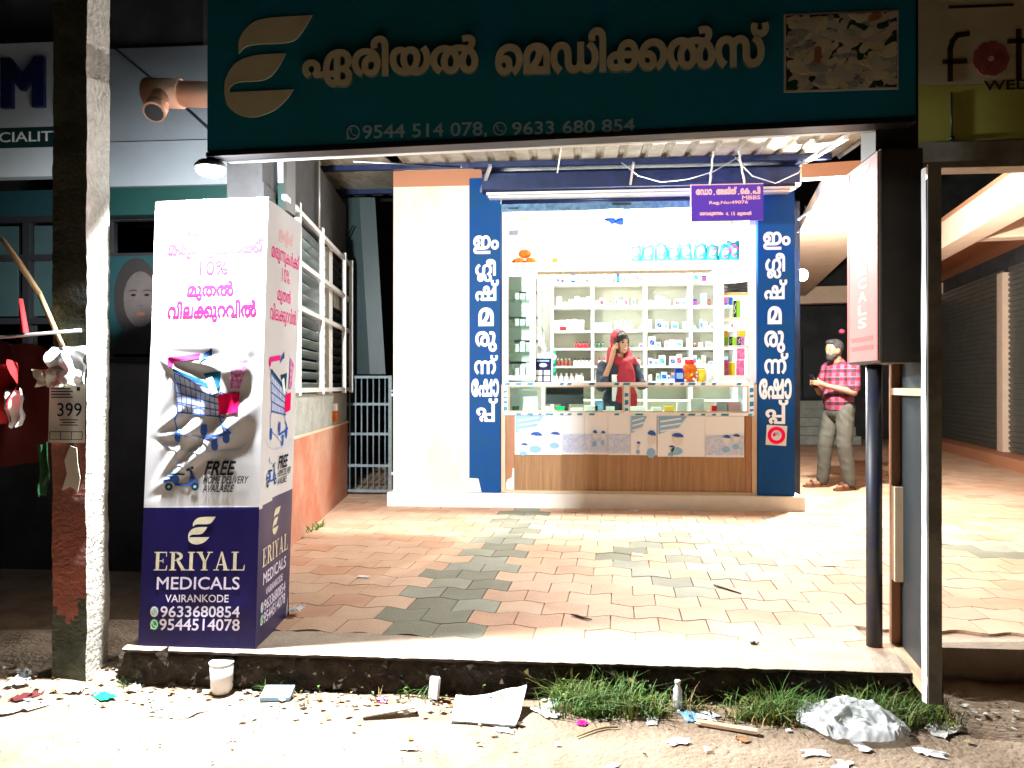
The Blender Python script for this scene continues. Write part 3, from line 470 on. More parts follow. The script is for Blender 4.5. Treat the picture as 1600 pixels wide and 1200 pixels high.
71: (178, [[59, -3, 1, 46, -3, 0, 24, 10, 0, 10, 37, 0, 10, 58, 1, 10, 78, 0, 22, 108, 0, 45, 130, 0, 76, 142, 0, 94, 142, 1, 113, 142, 0, 142, 130, 0, 160, 111, 0, 169, 85, 0, 169, 70, 1, 169, 53, 0, 158, 26, 0, 140, 5, 0, 129, -2, 1, 116, 14, 1, 125, 18, 0, 138, 34, 0, 147, 54, 0, 147, 68, 1, 147, 85, 0, 134, 110, 0, 110, 124, 0, 92, 124, 1, 74, 124, 0, 46, 106, 0, 30, 76, 0, 30, 57, 1, 30, 43, 0, 38, 24, 0, 51, 14, 0, 60, 14, 1, 66, 14, 0, 76, 20, 0, 81, 32, 0, 81, 40, 1, 81, 52, 0, 68, 64, 0, 58, 64, 1, 48, 64, 0, 30, 55, 0, 23, 47, 1, 19, 62, 1, 27, 71, 0, 49, 82, 0, 61, 82, 1, 74, 82, 0, 92, 72, 0, 102, 54, 0, 102, 41, 1, 102, 28, 0, 92, 8, 0, 72, -3, 0]]),
72: (148, [[91, -3, 1, 75, -3, 0, 46, 6, 0, 23, 23, 0, 10, 51, 0, 10, 70, 1, 10, 89, 0, 23, 116, 0, 46, 133, 0, 76, 142, 0, 92, 142, 1, 108, 142, 0, 129, 133, 0, 140, 118, 0, 140, 108, 1, 140, 97, 0, 130, 82, 0, 114, 75, 0, 105, 75, 1, 92, 75, 0, 76, 84, 0, 69, 100, 0, 69, 108, 1, 69, 113, 0, 72, 122, 0, 74, 124, 1, 97, 129, 1, 92, 126, 0, 87, 114, 0, 87, 108, 1, 87, 103, 0, 95, 91, 0, 104, 91, 1, 112, 91, 0, 120, 101, 0, 120, 107, 1, 120, 117, 0, 106, 126, 0, 97, 126, 1, 94, 126, 0, 87, 126, 0, 84, 125, 1, 68, 124, 0, 44, 110, 0, 32, 86, 0, 32, 70, 1, 32, 54, 0, 44, 29, 0, 68, 14, 0, 83, 14, 1, 86, 13, 0, 92, 13, 0, 95, 13, 1, 102, 13, 0, 112, 17, 0, 119, 25, 0, 119, 32, 1, 119, 38, 0, 111, 48, 0, 103, 48, 1, 93, 48, 0, 86, 36, 0, 86, 30, 1, 86, 24, 0, 90, 13, 0, 95, 10, 1, 72, 14, 1, 70, 17, 0, 68, 26, 0, 68, 32, 1, 68, 40, 0, 75, 54, 0, 90, 64, 0, 103, 64, 1, 112, 64, 0, 128, 56, 0, 138, 42, 0, 138, 31, 1, 138, 22, 0, 128, 6, 0, 107, -3, 0]]),
73: (357, [[59, -3, 1, 46, -3, 0, 24, 10, 0, 10, 37, 0, 10, 58, 1, 10, 78, 0, 22, 108, 0, 45, 130, 0, 76, 142, 0, 94, 142, 1, 113, 142, 0, 142, 130, 0, 160, 111, 0, 169, 85, 0, 169, 70, 1, 169, 53, 0, 158, 26, 0, 140, 5, 0, 129, -2, 1, 116, 14, 1, 125, 18, 0, 138, 34, 0, 147, 54, 0, 147, 68, 1, 147, 85, 0, 134, 110, 0, 110, 124, 0, 92, 124, 1, 74, 124, 0, 46, 106, 0, 30, 76, 0, 30, 57, 1, 30, 43, 0, 38, 24, 0, 51, 14, 0, 60, 14, 1, 66, 14, 0, 76, 20, 0, 81, 32, 0, 81, 40, 1, 81, 52, 0, 68, 64, 0, 58, 64, 1, 48, 64, 0, 30, 55, 0, 23, 47, 1, 19, 62, 1, 27, 71, 0, 49, 82, 0, 61, 82, 1, 74, 82, 0, 92, 72, 0, 102, 54, 0, 102, 41, 1, 102, 28, 0, 92, 8, 0, 72, -3, 0], [238, -3, 1, 225, -3, 0, 202, 10, 0, 188, 37, 0, 188, 58, 1, 188, 78, 0, 201, 108, 0, 224, 130, 0, 254, 142, 0, 272, 142, 1, 292, 142, 0, 320, 130, 0, 339, 111, 0, 348, 85, 0, 348, 70, 1, 348, 53, 0, 337, 26, 0, 319, 5, 0, 308, -2, 1, 295, 14, 1, 304, 18, 0, 317, 34, 0, 326, 54, 0, 326, 68, 1, 326, 85, 0, 313, 110, 0, 289, 124, 0, 271, 124, 1, 253, 124, 0, 225, 106, 0, 209, 76, 0, 209, 57, 1, 209, 43, 0, 216, 24, 0, 230, 14, 0, 239, 14, 1, 245, 14, 0, 254, 20, 0, 260, 32, 0, 260, 40, 1, 260, 52, 0, 247, 64, 0, 236, 64, 1, 227, 64, 0, 209, 55, 0, 202, 47, 1, 198, 62, 1, 206, 71, 0, 228, 82, 0, 240, 82, 1, 252, 82, 0, 270, 72, 0, 281, 54, 0, 281, 41, 1, 281, 28, 0, 270, 8, 0, 251, -3, 0]]),
77: (0, [[-28, 148, 1, -42, 148, 0, -62, 158, 0, -73, 176, 0, -73, 188, 1, -73, 192, 0, -72, 202, 0, -70, 204, 1, -52, 201, 1, -53, 198, 0, -54, 192, 0, -54, 189, 1, -54, 180, 0, -46, 169, 0, -35, 165, 0, -28, 165, 1, -20, 165, 0, -9, 169, 0, -2, 180, 0, -2, 189, 1, -2, 192, 0, -3, 198, 0, -4, 201, 1, 15, 204, 1, 16, 202, 0, 18, 192, 0, 18, 188, 1, 18, 176, 0, 7, 158, 0, -13, 148, 0]]),
119: (299, [[183, 142, 1, 194, 142, 0, 214, 139, 0, 232, 134, 0, 240, 130, 1, 246, 127, 1, 268, 116, 0, 290, 78, 0, 290, 55, 1, 290, 28, 0, 264, -3, 0, 239, -3, 1, 224, -3, 0, 201, 10, 0, 190, 36, 0, 190, 54, 1, 190, 69, 0, 199, 94, 0, 215, 116, 0, 226, 125, 1, 232, 132, 1, 240, 139, 0, 250, 154, 0, 250, 163, 1, 250, 170, 0, 242, 180, 0, 231, 180, 1, 226, 180, 0, 216, 178, 0, 212, 177, 1, 208, 194, 1, 212, 196, 0, 226, 198, 0, 234, 198, 1, 250, 198, 0, 266, 187, 0, 272, 173, 0, 272, 167, 1, 272, 154, 0, 259, 134, 0, 248, 123, 1, 242, 116, 1, 232, 107, 0, 218, 87, 0, 212, 65, 0, 212, 54, 1, 212, 38, 0, 220, 21, 0, 232, 14, 0, 240, 14, 1, 253, 14, 0, 268, 34, 0, 268, 54, 1, 268, 68, 0, 259, 91, 0, 243, 110, 0, 230, 115, 1, 226, 117, 1, 217, 120, 0, 195, 124, 0, 182, 124, 1, 171, 124, 0, 149, 120, 0, 138, 116, 1, 134, 114, 1, 118, 106, 0, 98, 78, 0, 98, 55, 1, 98, 39, 0, 106, 22, 0, 119, 14, 0, 127, 14, 1, 134, 14, 0, 148, 21, 0, 156, 39, 0, 156, 55, 1, 156, 69, 0, 146, 94, 0, 130, 113, 0, 119, 118, 1, 114, 121, 1, 108, 123, 0, 97, 124, 0, 90, 124, 1, 71, 124, 0, 45, 110, 0, 32, 84, 0, 32, 68, 1, 32, 55, 0, 40, 35, 0, 53, 19, 0, 62, 14, 1, 50, -2, 1, 39, 4, 0, 21, 24, 0, 10, 52, 0, 10, 69, 1, 10, 85, 0, 20, 111, 0, 40, 130, 0, 69, 142, 0, 88, 142, 1, 100, 142, 0, 121, 137, 0, 131, 131, 1, 137, 126, 1, 155, 116, 0, 178, 79, 0, 178, 55, 1, 178, 37, 0, 166, 11, 0, 143, -3, 0, 127, -3, 1, 110, -3, 0, 88, 11, 0, 76, 37, 0, 76, 55, 1, 76, 71, 0, 86, 97, 0, 104, 117, 0, 116, 124, 1, 122, 128, 1, 135, 136, 0, 165, 142, 0]]),
120: (261, [[196, 198, 1, 211, 198, 0, 227, 187, 0, 234, 173, 0, 234, 167, 1, 234, 154, 0, 220, 134, 0, 209, 123, 1, 204, 116, 1, 193, 107, 0, 180, 87, 0, 173, 65, 0, 173, 54, 1, 173, 38, 0, 181, 22, 0, 194, 14, 0, 201, 14, 1, 215, 14, 0, 229, 34, 0, 229, 54, 1, 229, 64, 0, 225, 82, 0, 216, 100, 0, 203, 114, 0, 194, 118, 1, 190, 121, 0, 177, 124, 0, 170, 124, 1, 161, 124, 0, 145, 119, 0, 140, 115, 1, 131, 108, 0, 123, 83, 0, 123, 66, 1, 123, 62, 1, 123, 49, 0, 120, 32, 0, 114, 18, 0, 110, 13, 1, 103, 5, 0, 84, -3, 0, 70, -3, 1, 51, -3, 0, 24, 13, 0, 10, 44, 0, 10, 66, 1, 10, 83, 0, 18, 110, 0, 36, 132, 0, 48, 142, 1, 62, 126, 1, 53, 120, 0, 40, 103, 0, 32, 80, 0, 32, 66, 1, 32, 51, 0, 41, 28, 0, 58, 15, 0, 68, 15, 1, 79, 15, 0, 91, 21, 0, 94, 26, 1, 98, 33, 0, 101, 56, 0, 101, 66, 1, 101, 70, 1, 101, 92, 0, 112, 118, 0, 122, 127, 1, 132, 135, 0, 155, 142, 0, 169, 142, 1, 179, 142, 0, 196, 137, 0, 204, 134, 1, 209, 131, 1, 222, 123, 0, 242, 99, 0, 251, 70, 0, 251, 55, 1, 251, 28, 0, 226, -3, 0, 201, -3, 1, 185, -3, 0, 163, 10, 0, 151, 36, 0, 151, 54, 1, 151, 69, 0, 160, 94, 0, 176, 116, 0, 187, 125, 1, 194, 133, 1, 202, 140, 0, 212, 154, 0, 212, 163, 1, 212, 170, 0, 203, 180, 0, 192, 180, 1, 187, 180, 0, 177, 178, 0, 174, 177, 1, 169, 194, 1, 173, 196, 0, 188, 198, 0]]),
163: (376, [[131, 142, 1, 151, 142, 0, 176, 123, 0, 189, 90, 0, 189, 70, 1, 189, 46, 0, 175, 14, 0, 149, -3, 0, 131, -3, 1, 118, -3, 0, 96, 6, 0, 88, 16, 1, 80, 25, 0, 72, 52, 0, 72, 70, 1, 72, 103, 0, 104, 142, 0], [131, 124, 1, 112, 124, 0, 94, 97, 0, 94, 70, 1, 94, 51, 0, 102, 26, 0, 118, 14, 0, 130, 14, 1, 142, 14, 0, 159, 26, 0, 168, 51, 0, 168, 70, 1, 168, 88, 0, 159, 112, 0, 143, 124, 0], [54, -3, 1, 32, -3, 0, 8, 19, 0, 8, 38, 1, 8, 50, 0, 18, 67, 0, 27, 72, 1, 33, 76, 0, 48, 80, 0, 69, 82, 0, 83, 82, 1, 240, 82, 1, 254, 82, 0, 272, 79, 0, 284, 72, 0, 289, 68, 1, 294, 62, 0, 300, 47, 0, 300, 38, 1, 300, 19, 0, 277, -3, 0, 256, -3, 1, 242, -3, 0, 220, 9, 0, 208, 33, 0, 208, 51, 1, 208, 56, 0, 208, 67, 0, 209, 72, 1, 209, 73, 0, 210, 76, 0, 210, 77, 1, 213, 92, 0, 228, 116, 0, 250, 133, 0, 276, 142, 0, 291, 142, 1, 310, 142, 0, 339, 130, 0, 358, 111, 0, 367, 85, 0, 367, 70, 1, 367, 53, 0, 356, 26, 0, 338, 5, 0, 326, -2, 1, 314, 14, 1, 322, 18, 0, 336, 34, 0, 344, 54, 0, 344, 68, 1, 344, 84, 0, 332, 109, 0, 308, 124, 0, 290, 124, 1, 276, 124, 0, 252, 112, 0, 234, 91, 0, 230, 76, 1, 230, 75, 0, 230, 72, 0, 230, 71, 1, 229, 66, 0, 228, 56, 0, 228, 52, 1, 228, 38, 0, 234, 22, 0, 247, 14, 0, 256, 14, 1, 267, 14, 0, 279, 25, 0, 279, 37, 1, 279, 44, 0, 275, 53, 0, 272, 56, 1, 267, 61, 0, 251, 64, 0, 236, 64, 1, 83, 64, 1, 65, 64, 0, 46, 62, 0, 39, 57, 1, 35, 54, 0, 30, 45, 0, 30, 38, 1, 30, 30, 0, 36, 20, 0, 47, 14, 0, 55, 14, 1, 63, 14, 0, 79, 20, 0, 88, 26, 1, 100, 13, 1, 93, 8, 0, 78, 0, 0, 63, -3, 0]]),
172: (224, [[156, 142, 1, 174, 142, 0, 200, 124, 0, 214, 94, 0, 214, 73, 1, 214, 57, 0, 206, 30, 0, 189, 8, 0, 176, -2, 1, 162, 13, 1, 171, 20, 0, 185, 36, 0, 192, 58, 0, 192, 72, 1, 192, 88, 0, 183, 111, 0, 166, 124, 0, 155, 124, 1, 145, 124, 0, 134, 117, 0, 130, 112, 1, 126, 106, 0, 123, 84, 0, 123, 63, 1, 123, 61, 1, 123, 49, 0, 120, 32, 0, 114, 18, 0, 108, 12, 1, 101, 6, 0, 81, -1, 0, 70, -1, 1, 51, -1, 0, 24, 14, 0, 10, 44, 0, 10, 66, 1, 10, 83, 0, 18, 110, 0, 36, 132, 0, 48, 142, 1, 62, 126, 1, 53, 120, 0, 40, 103, 0, 32, 80, 0, 32, 66, 1, 32, 51, 0, 41, 28, 0, 58, 15, 0, 68, 15, 1, 80, 15, 0, 91, 21, 0, 94, 26, 1, 98, 33, 0, 101, 55, 0, 101, 75, 1, 101, 78, 1, 101, 95, 0, 107, 117, 0, 114, 125, 1, 121, 133, 0, 140, 142, 0], [165, -84, 1, 154, -84, 0, 138, -78, 0, 132, -73, 1, 127, -68, 0, 121, -50, 0, 121, -39, 1, 121, -38, 1, 121, -28, 0, 117, -13, 0, 112, -8, 1, 109, -5, 0, 98, 0, 0, 88, 0, 1, 79, 0, 0, 64, -8, 0, 54, -21, 0, 52, -31, 1, 52, -34, 0, 52, -38, 0, 52, -41, 1, 52, -52, 0, 57, -64, 0, 65, -69, 0, 70, -69, 1, 78, -69, 0, 87, -61, 0, 87, -52, 1, 87, -44, 0, 78, -36, 0, 71, -36, 1, 63, -36, 0, 50, -44, 0, 44, -49, 1, 42, -37, 1, 47, -30, 0, 64, -21, 0, 74, -21, 1, 88, -21, 0, 104, -39, 0, 104, -52, 1, 104, -66, 0, 88, -84, 0, 70, -84, 1, 53, -84, 0, 34, -60, 0, 34, -40, 1, 34, -28, 0, 42, -8, 0, 56, 7, 0, 76, 16, 0, 88, 16, 1, 96, 16, 0, 109, 14, 0, 120, 9, 0, 124, 6, 1, 133, -1, 0, 141, -22, 0, 141, -35, 1, 141, -36, 1, 141, -46, 0, 144, -57, 0, 147, -61, 1, 150, -64, 0, 158, -68, 0, 165, -68, 1, 177, -68, 0, 191, -52, 0, 191, -38, 1, 191, -25, 0, 182, -7, 0, 174, 0, 1, 186, 13, 1, 194, 6, 0, 204, -8, 0, 211, -26, 0, 211, -37, 1, 211, -51, 0, 200, -72, 0, 180, -84, 0]]),
203: (314, [[157, 142, 1, 174, 142, 0, 195, 129, 0, 201, 118, 1, 198, 116, 1, 208, 130, 0, 228, 142, 0, 244, 142, 1, 264, 142, 0, 290, 123, 0, 304, 92, 0, 304, 73, 1, 304, 56, 0, 296, 30, 0, 278, 8, 0, 266, -2, 1, 252, 13, 1, 261, 20, 0, 275, 36, 0, 282, 58, 0, 282, 73, 1, 282, 88, 0, 273, 110, 0, 256, 124, 0, 244, 124, 1, 234, 124, 0, 220, 116, 0, 216, 109, 1, 213, 103, 0, 211, 88, 0, 211, 73, 1, 211, 0, 1, 190, 0, 1, 190, 79, 1, 190, 92, 0, 186, 110, 0, 181, 115, 1, 177, 119, 0, 166, 124, 0, 157, 124, 1, 149, 124, 0, 138, 118, 0, 134, 114, 1, 129, 109, 0, 124, 92, 0, 124, 77, 1, 124, 0, 1, 103, 0, 1, 103, 73, 1, 103, 87, 0, 101, 104, 0, 98, 109, 1, 93, 116, 0, 80, 124, 0, 71, 124, 1, 60, 124, 0, 42, 110, 0, 32, 88, 0, 32, 73, 1, 32, 58, 0, 40, 36, 0, 54, 20, 0, 62, 14, 1, 47, -2, 1, 36, 7, 0, 20, 28, 0, 10, 55, 0, 10, 73, 1, 10, 93, 0, 25, 124, 0, 53, 142, 0, 72, 142, 1, 84, 142, 0, 100, 135, 0, 112, 124, 0, 116, 116, 1, 113, 118, 1, 121, 130, 0, 144, 142, 0]]),
208: (224, [[84, -14, 1, 97, -14, 0, 114, -24, 0, 122, -38, 0, 122, -46, 1, 122, -52, 0, 120, -62, 0, 117, -65, 1, 110, -62, 1, 185, -62, 1, 185, 17, 1, 206, 17, 1, 206, -80, 1, 102, -80, 1, 97, -66, 1, 100, -63, 0, 104, -56, 0, 104, -49, 1, 104, -41, 0, 94, -31, 0, 84, -31, 1, 74, -31, 0, 63, -41, 0, 63, -48, 1, 63, -54, 0, 69, -64, 0, 74, -68, 1, 63, -80, 1, 55, -74, 0, 45, -59, 0, 45, -48, 1, 45, -38, 0, 54, -23, 0, 72, -14, 0], [57, 86, 1, 74, 86, 0, 96, 74, 0, 107, 54, 0, 107, 43, 1, 107, 33, 0, 100, 18, 0, 96, 14, 1, 89, 18, 1, 185, 18, 1, 185, 138, 1, 206, 138, 1, 206, 0, 1, 82, 0, 1, 75, 13, 1, 80, 18, 0, 86, 30, 0, 86, 40, 1, 86, 53, 0, 71, 69, 0, 57, 69, 1, 48, 69, 0, 36, 61, 0, 29, 49, 0, 29, 41, 1, 29, 32, 0, 36, 18, 0, 44, 13, 1, 32, -2, 1, 22, 6, 0, 8, 27, 0, 8, 42, 1, 8, 55, 0, 20, 75, 0, 42, 86, 0]])}
def unpack(s):
    return [(s[i], s[i + 1], s[i + 2]) for i in range(0, len(s), 3)]

def flatten(c, n=4):
    q = []
    for i in range(len(c)):
        a = c[i]; b = c[(i + 1) % len(c)]
        q.append(a)
        if not a[2] and not b[2]:
            q.append(((a[0] + b[0]) / 2, (a[1] + b[1]) / 2, 1))
    k = next(i for i, p in enumerate(q) if p[2])
    q = q[k:] + q[:k] + [q[k]]
    pts = []; i = 0
    while i < len(q) - 1:
        if q[i + 1][2]:
            pts.append(q[i][:2]); i += 1
        else:
            for t in range(n):
                t /= n
                pts.append(tuple((1 - t) ** 2 * q[i][j] + 2 * t * (1 - t) * q[i + 1][j] + t * t * q[i + 2][j] for j in (0, 1)))
            i += 2
    return pts

def fatten(p, d):
    if not d:
        return p
    out = []; n = len(p)
    for i in range(n):
        a = Vector(p[i - 1]); b = Vector(p[i]); c = Vector(p[(i + 1) % n])
        e1 = (b - a); e2 = (c - b)
        if e1.length < 1e-6 or e2.length < 1e-6:
            out.append(tuple(b)); continue
        n1 = Vector((-e1.y, e1.x)).normalized(); n2 = Vector((-e2.y, e2.x)).normalized()
        nn = n1 + n2
        if nn.length < 0.3:
            nn = n1
        nn.normalize()
        out.append(tuple(b + nn * d / max(0.6, nn.dot(n1))))
    return out

def winding(x, y, polys):
    w = 0
    for p in polys:
        for i in range(len(p)):
            x0, y0 = p[i - 1]; x1, y1 = p[i]
            if (y0 <= y) != (y1 <= y):
                if x0 + (y - y0) * (x1 - x0) / (y1 - y0) > x:
                    w += 1 if y1 > y0 else -1
    return w

def fill(polys):
    """polygons with non-zero winding -> (verts2d, tris)"""
    vs = []; ed = []
    for p in polys:
        k = len(vs)
        vs += [Vector(q) for q in p]
        ed += [(k + i, k + (i + 1) % len(p)) for i in range(len(p))]
    r = delaunay_2d_cdt(vs, ed, [], 0, 1e-5)
    v2 = [tuple(v) for v in r[0]]; ts = []
    for f in r[2]:
        cx = sum(v2[i][0] for i in f) / len(f); cy = sum(v2[i][1] for i in f) / len(f)
        if winding(cx, cy, polys):
            ts.append(tuple(f))
    return v2, ts

def fit(shape, x0, y0, x1, y1, slant=0.0):
    vs, ts = shape
    a0 = min(v[0] for v in vs); a1 = max(v[0] for v in vs); b0 = min(v[1] for v in vs); b1 = max(v[1] for v in vs)
    return [(x0 + (v[0] + slant * (v[1] - b0) - a0) * (x1 - x0) / (a1 - a0 + slant * (b1 - b0)), y0 + (v[1] - b0) * (y1 - y0) / (b1 - b0)) for v in vs], ts

def malayalam(words, bold=0.0, n=4):
    """words: list of glyph id lists"""
    v = []; t = []; x = 0
    for wd in words:
        for g in wd:
            adv, cs = GLYPHS[g]
            polys = []
            for c in cs:
                polys.append([(px + x, py) for px, py in fatten(flatten(unpack(c), n), bold)])
            if polys:
                a, b = fill(polys)
                k = len(v)
                v += a; t += [tuple(i + k for i in f) for f in b]
            x += adv
        x += 70
    return v, t

def latin(s, bold=0.0, spacing=1.0):
    c = bpy.data.curves.new('text', 'FONT')
    c.body = s
    c.space_character = spacing
    c.resolution_u = 3
    o = bpy.data.objects.new('text', c)
    COL.objects.link(o)
    me = o.to_mesh()
    me.calc_loop_triangles()
    v = [(p.co.x, p.co.y) for p in me.vertices]
    t = [tuple(q.vertices) for q in me.loop_triangles]
    o.to_mesh_clear()
    bpy.data.objects.remove(o)
    bpy.data.curves.remove(c)
    m = {}; idx = []; nv = []
    for p in v:
        k = (round(p[0], 5), round(p[1], 5))
        if k not in m:
            m[k] = len(nv); nv.append(p)
        idx.append(m[k])
    t = [tuple(idx[i] for i in f) for f in t]
    # outline loops of the filled letters, turned so that the outside lies to the left
    ed = set()
    for f in t:
        if len(set(f)) < 3:
            continue
        (ax, ay), (bx, by), (cx, cy) = (nv[i] for i in f)
        if (bx - ax) * (cy - ay) - (by - ay) * (cx - ax) < 0:
            f = (f[0], f[2], f[1])
        for a, b in ((f[0], f[1]), (f[1], f[2]), (f[2], f[0])):
            if (b, a) in ed:
                ed.discard((b, a))
            else:
                ed.add((a, b))
    nxt = {}
    for a, b in ed:
        nxt.setdefault(b, []).append(a)
    loops = []
    while nxt:
        st = next(iter(nxt)); lp = [st]; cur = st
        while cur in nxt:
            n2 = nxt[cur].pop()
            if not nxt[cur]:
                del nxt[cur]
            if n2 == st:
                break
            lp.append(n2); cur = n2
        if len(lp) > 2:
            loops.append([nv[i] for i in lp])
    return fill([fatten(l, bold) for l in loops])

def refine(shape, L, su=1.0, sv=1.0):
    """splits long triangle edges so that the print can follow a creased cloth"""
    vs, ts = list(shape[0]), list(shape[1])
    for _ in range(7):
        mid = {}
        def cut(a, b):
            k = (min(a, b), max(a, b))
            if k not in mid:
                d = math.hypot((vs[a][0] - vs[b][0]) * su, (vs[a][1] - vs[b][1]) * sv)
                if d > L:
                    mid[k] = len(vs); vs.append(((vs[a][0] + vs[b][0]) / 2, (vs[a][1] + vs[b][1]) / 2))
                else:
                    mid[k] = None
            return mid[k]
        out = []; hit = False
        for a, b, c in ts:
            x, y, z = cut(a, b), cut(b, c), cut(c, a)
            n = sum(q is not None for q in (x, y, z))
            if n == 0:
                out.append((a, b, c)); continue
            hit = True
            if n == 3:
                out += [(a, x, z), (x, b, y), (z, y, c), (x, y, z)]
            elif n == 1:
                if x is not None: out += [(a, x, c), (x, b, c)]
                elif y is not None: out += [(a, b, y), (a, y, c)]
                else: out += [(a, b, z), (z, b, c)]
            else:
                if x is None: out += [(a, b, y), (a, y, z), (z, y, c)]
                elif y is None: out += [(a, x, z), (x, b, c), (x, c, z)]
                else: out += [(x, b, y), (a, x, y), (a, y, c)]
        ts = out
        if not hit:
            break
    return vs, ts

def join(*shapes):
    v = []; t = []
    for a, b in shapes:
        k = len(v); v += a; t += [tuple(i + k for i in f) for f in b]
    return v, t

def rect(x0, y0, x1, y1):
    return [(x0, y0), (x1, y0), (x1, y1), (x0, y1)], [(0, 1, 2), (0, 2, 3)]

def quad(*p):
    return list(p), [(0, 1, 2), (0, 2, 3)]

def disc(cx, cy, rx, ry=None, n=20, a0=0.0, a1=2 * math.pi):
    ry = ry or rx
    full = abs(a1 - a0 - 2 * math.pi) < 1e-6
    k = n if full else n + 1
    v = [(cx, cy)] + [(cx + rx * math.cos(a0 + (a1 - a0) * i / n), cy + ry * math.sin(a0 + (a1 - a0) * i / n)) for i in range(k)]
    return v, [(0, i + 1, (i + 1) % k + 1 if full else i + 2) for i in range(n)]

def ring(cx, cy, r0, r1, n=24, a0=0.0, a1=2 * math.pi, e=1.0):
    v = []; t = []
    for i in range(n + 1):
        a = a0 + (a1 - a0) * i / n
        v += [(cx + r0 * math.cos(a), cy + e * r0 * math.sin(a)), (cx + r1 * math.cos(a), cy + e * r1 * math.sin(a))]
    for i in range(n):
        t += [(2 * i, 2 * i + 1, 2 * i + 3), (2 * i, 2 * i + 3, 2 * i + 2)]
    return v, t

def strokes(pts, w):
    """thick polyline as quads"""
    out = []
    for a, b in zip(pts, pts[1:]):
        d = Vector(b) - Vector(a)
        if d.length < 1e-9:
            continue
        d.normalize()
        nx, ny = -d.y * w / 2, d.x * w / 2
        e = d * (w * 0.3)
        out.append(quad((a[0] - nx - e.x, a[1] - ny - e.y), (b[0] - nx + e.x, b[1] - ny + e.y), (b[0] + nx + e.x, b[1] + ny + e.y), (a[0] + nx - e.x, a[1] + ny - e.y)))
    return join(*out)

def outline(pts):
    return fill([pts])

def leaf_logo():
    """three stacked leaves forming the shop's E mark, in a unit box"""
    def sm(p, n=5):
        # Catmull-Rom for marked corners kept sharp
        out = []; k = len(p)
        for i in range(k):
            p0, p1, p2, p3 = p[i - 1], p[i], p[(i + 1) % k], p[(i + 2) % k]
            for s in range(n):
                t = s / n
                q = []
                for j in (0, 1):
                    m1 = 0 if p1[2] else (p2[j] - p0[j]) / 2
                    m2 = 0 if p2[2] else (p3[j] - p1[j]) / 2
                    h = 2 * t ** 3 - 3 * t ** 2 + 1, t ** 3 - 2 * t ** 2 + t, -2 * t ** 3 + 3 * t ** 2, t ** 3 - t ** 2
                    q.append(h[0] * p1[j] + h[1] * m1 + h[2] * p2[j] + h[3] * m2)
                out.append(tuple(q))
        return out
    A = [(575, 78, 1), (330, 84, 0), (235, 120, 0), (182, 195, 0), (180, 272, 1), (215, 236, 0), (280, 224, 0), (440, 221, 0), (505, 188, 0)]
    Bq = [(433, 278, 1), (260, 284, 0), (160, 325, 0), (108, 405, 0), (102, 478, 1), (128, 478, 1), (135, 450, 0), (180, 426, 0), (320, 417, 0), (385, 365, 0)]
    Cq = [(474, 475, 1), (128, 479, 1), (102, 479, 1), (118, 550, 0), (180, 602, 0), (270, 618, 0), (370, 585, 0), (435, 530, 0)]
    sh = [outline([(x, -y) for x, y in sm(q)]) for q in (A, Bq, Cq)]
    return fit(join(*sh), 0, 0, 1, 1)

def serif_word():
    """ERIYAL in a heavy roman serif, unit height"""
    out = []; x = 0.0
    S = 0.17; h = 0.055
    def stem(cx, y0=0.0, y1=1.0):
        return [rect(cx - S / 2, y0, cx + S / 2, y1)]
    def foot(cx, y, w=0.36):
        return [rect(cx - w / 2, y, cx + w / 2, y + h)]
    for ch in 'ERIYAL':
        L = []
        if ch == 'E':
            L += stem(.2) + [rect(.02, 0, .68, h), rect(.02, 1 - h, .66, 1), rect(.25, .49, .5, .54), rect(.46, .4, .5, .63), quad((.62, 1), (.66, 1), (.66, .74), (.63, .74)), quad((.6, 0), (.68, 0), (.70, .27), (.67, .27))]
            adv = .78
        elif ch == 'R':
            L += stem(.2) + foot(.2, 0) + foot(.2, 1 - h) + [ring(.38, .76, .15, .31, 12, -math.pi / 2, math.pi / 2, .77), rect(.25, 1 - h, .4, 1), rect(.25, .52, .4, .575), quad((.36, .54), (.52, .54), (.86, 0), (.66, 0)), rect(.62, 0, .92, h)]
            adv = .92
        elif ch == 'I':
            L += stem(.2) + foot(.2, 0) + foot(.2, 1 - h)
            adv = .46
        elif ch == 'Y':
            L += stem(.42, 0, .45) + foot(.42, 0) + [quad((.06, 1), (.26, 1), (.5, .42), (.36, .42)), quad((.64, 1), (.71, 1), (.48, .42), (.41, .42))] + foot(.16, 1 - h, .32) + foot(.68, 1 - h, .28)
            adv = .84
        elif ch == 'A':
            L += [quad((.14, 0), (.20, 0), (.46, 1), (.40, 1)), quad((.56, 0), (.76, 0), (.47, 1), (.38, 1)), rect(.24, .28, .6, .34)] + foot(.17, 0, .28) + foot(.68, 0, .34)
            adv = .90
        else:
            L += stem(.2) + foot(.2, 1 - h) + [rect(.02, 0, .68, h), quad((.6, 0), (.68, 0), (.70, .3), (.67, .3))]
            adv = .74
        sh = join(*L)
        out.append(([(a + x, b) for a, b in sh[0]], sh[1]))
        x += adv
    return join(*out)

def phone_icon(whatsapp=False):
    """ring with a handset inside; with a speech tail it is the chat mark"""
    parts = [ring(0, 0, .80, 1.0, 28)]
    if whatsapp:
        parts.append(quad((-.92, -.40), (-.55, -.80), (-.95, -1.05), (-.98, -1.0)))
    hs = [(-.42, .42), (-.40, .12), (-.18, -.18), (.12, -.40), (.42, -.42)]
    parts.append(strokes(hs, .16))
    parts.append(disc(-.36, .38, .17, .14, 10)); parts.append(disc(.38, -.36, .14, .17, 10))
    return join(*parts)

def plane_y(y):
    return lambda u, v, w: (u, y - w, v)

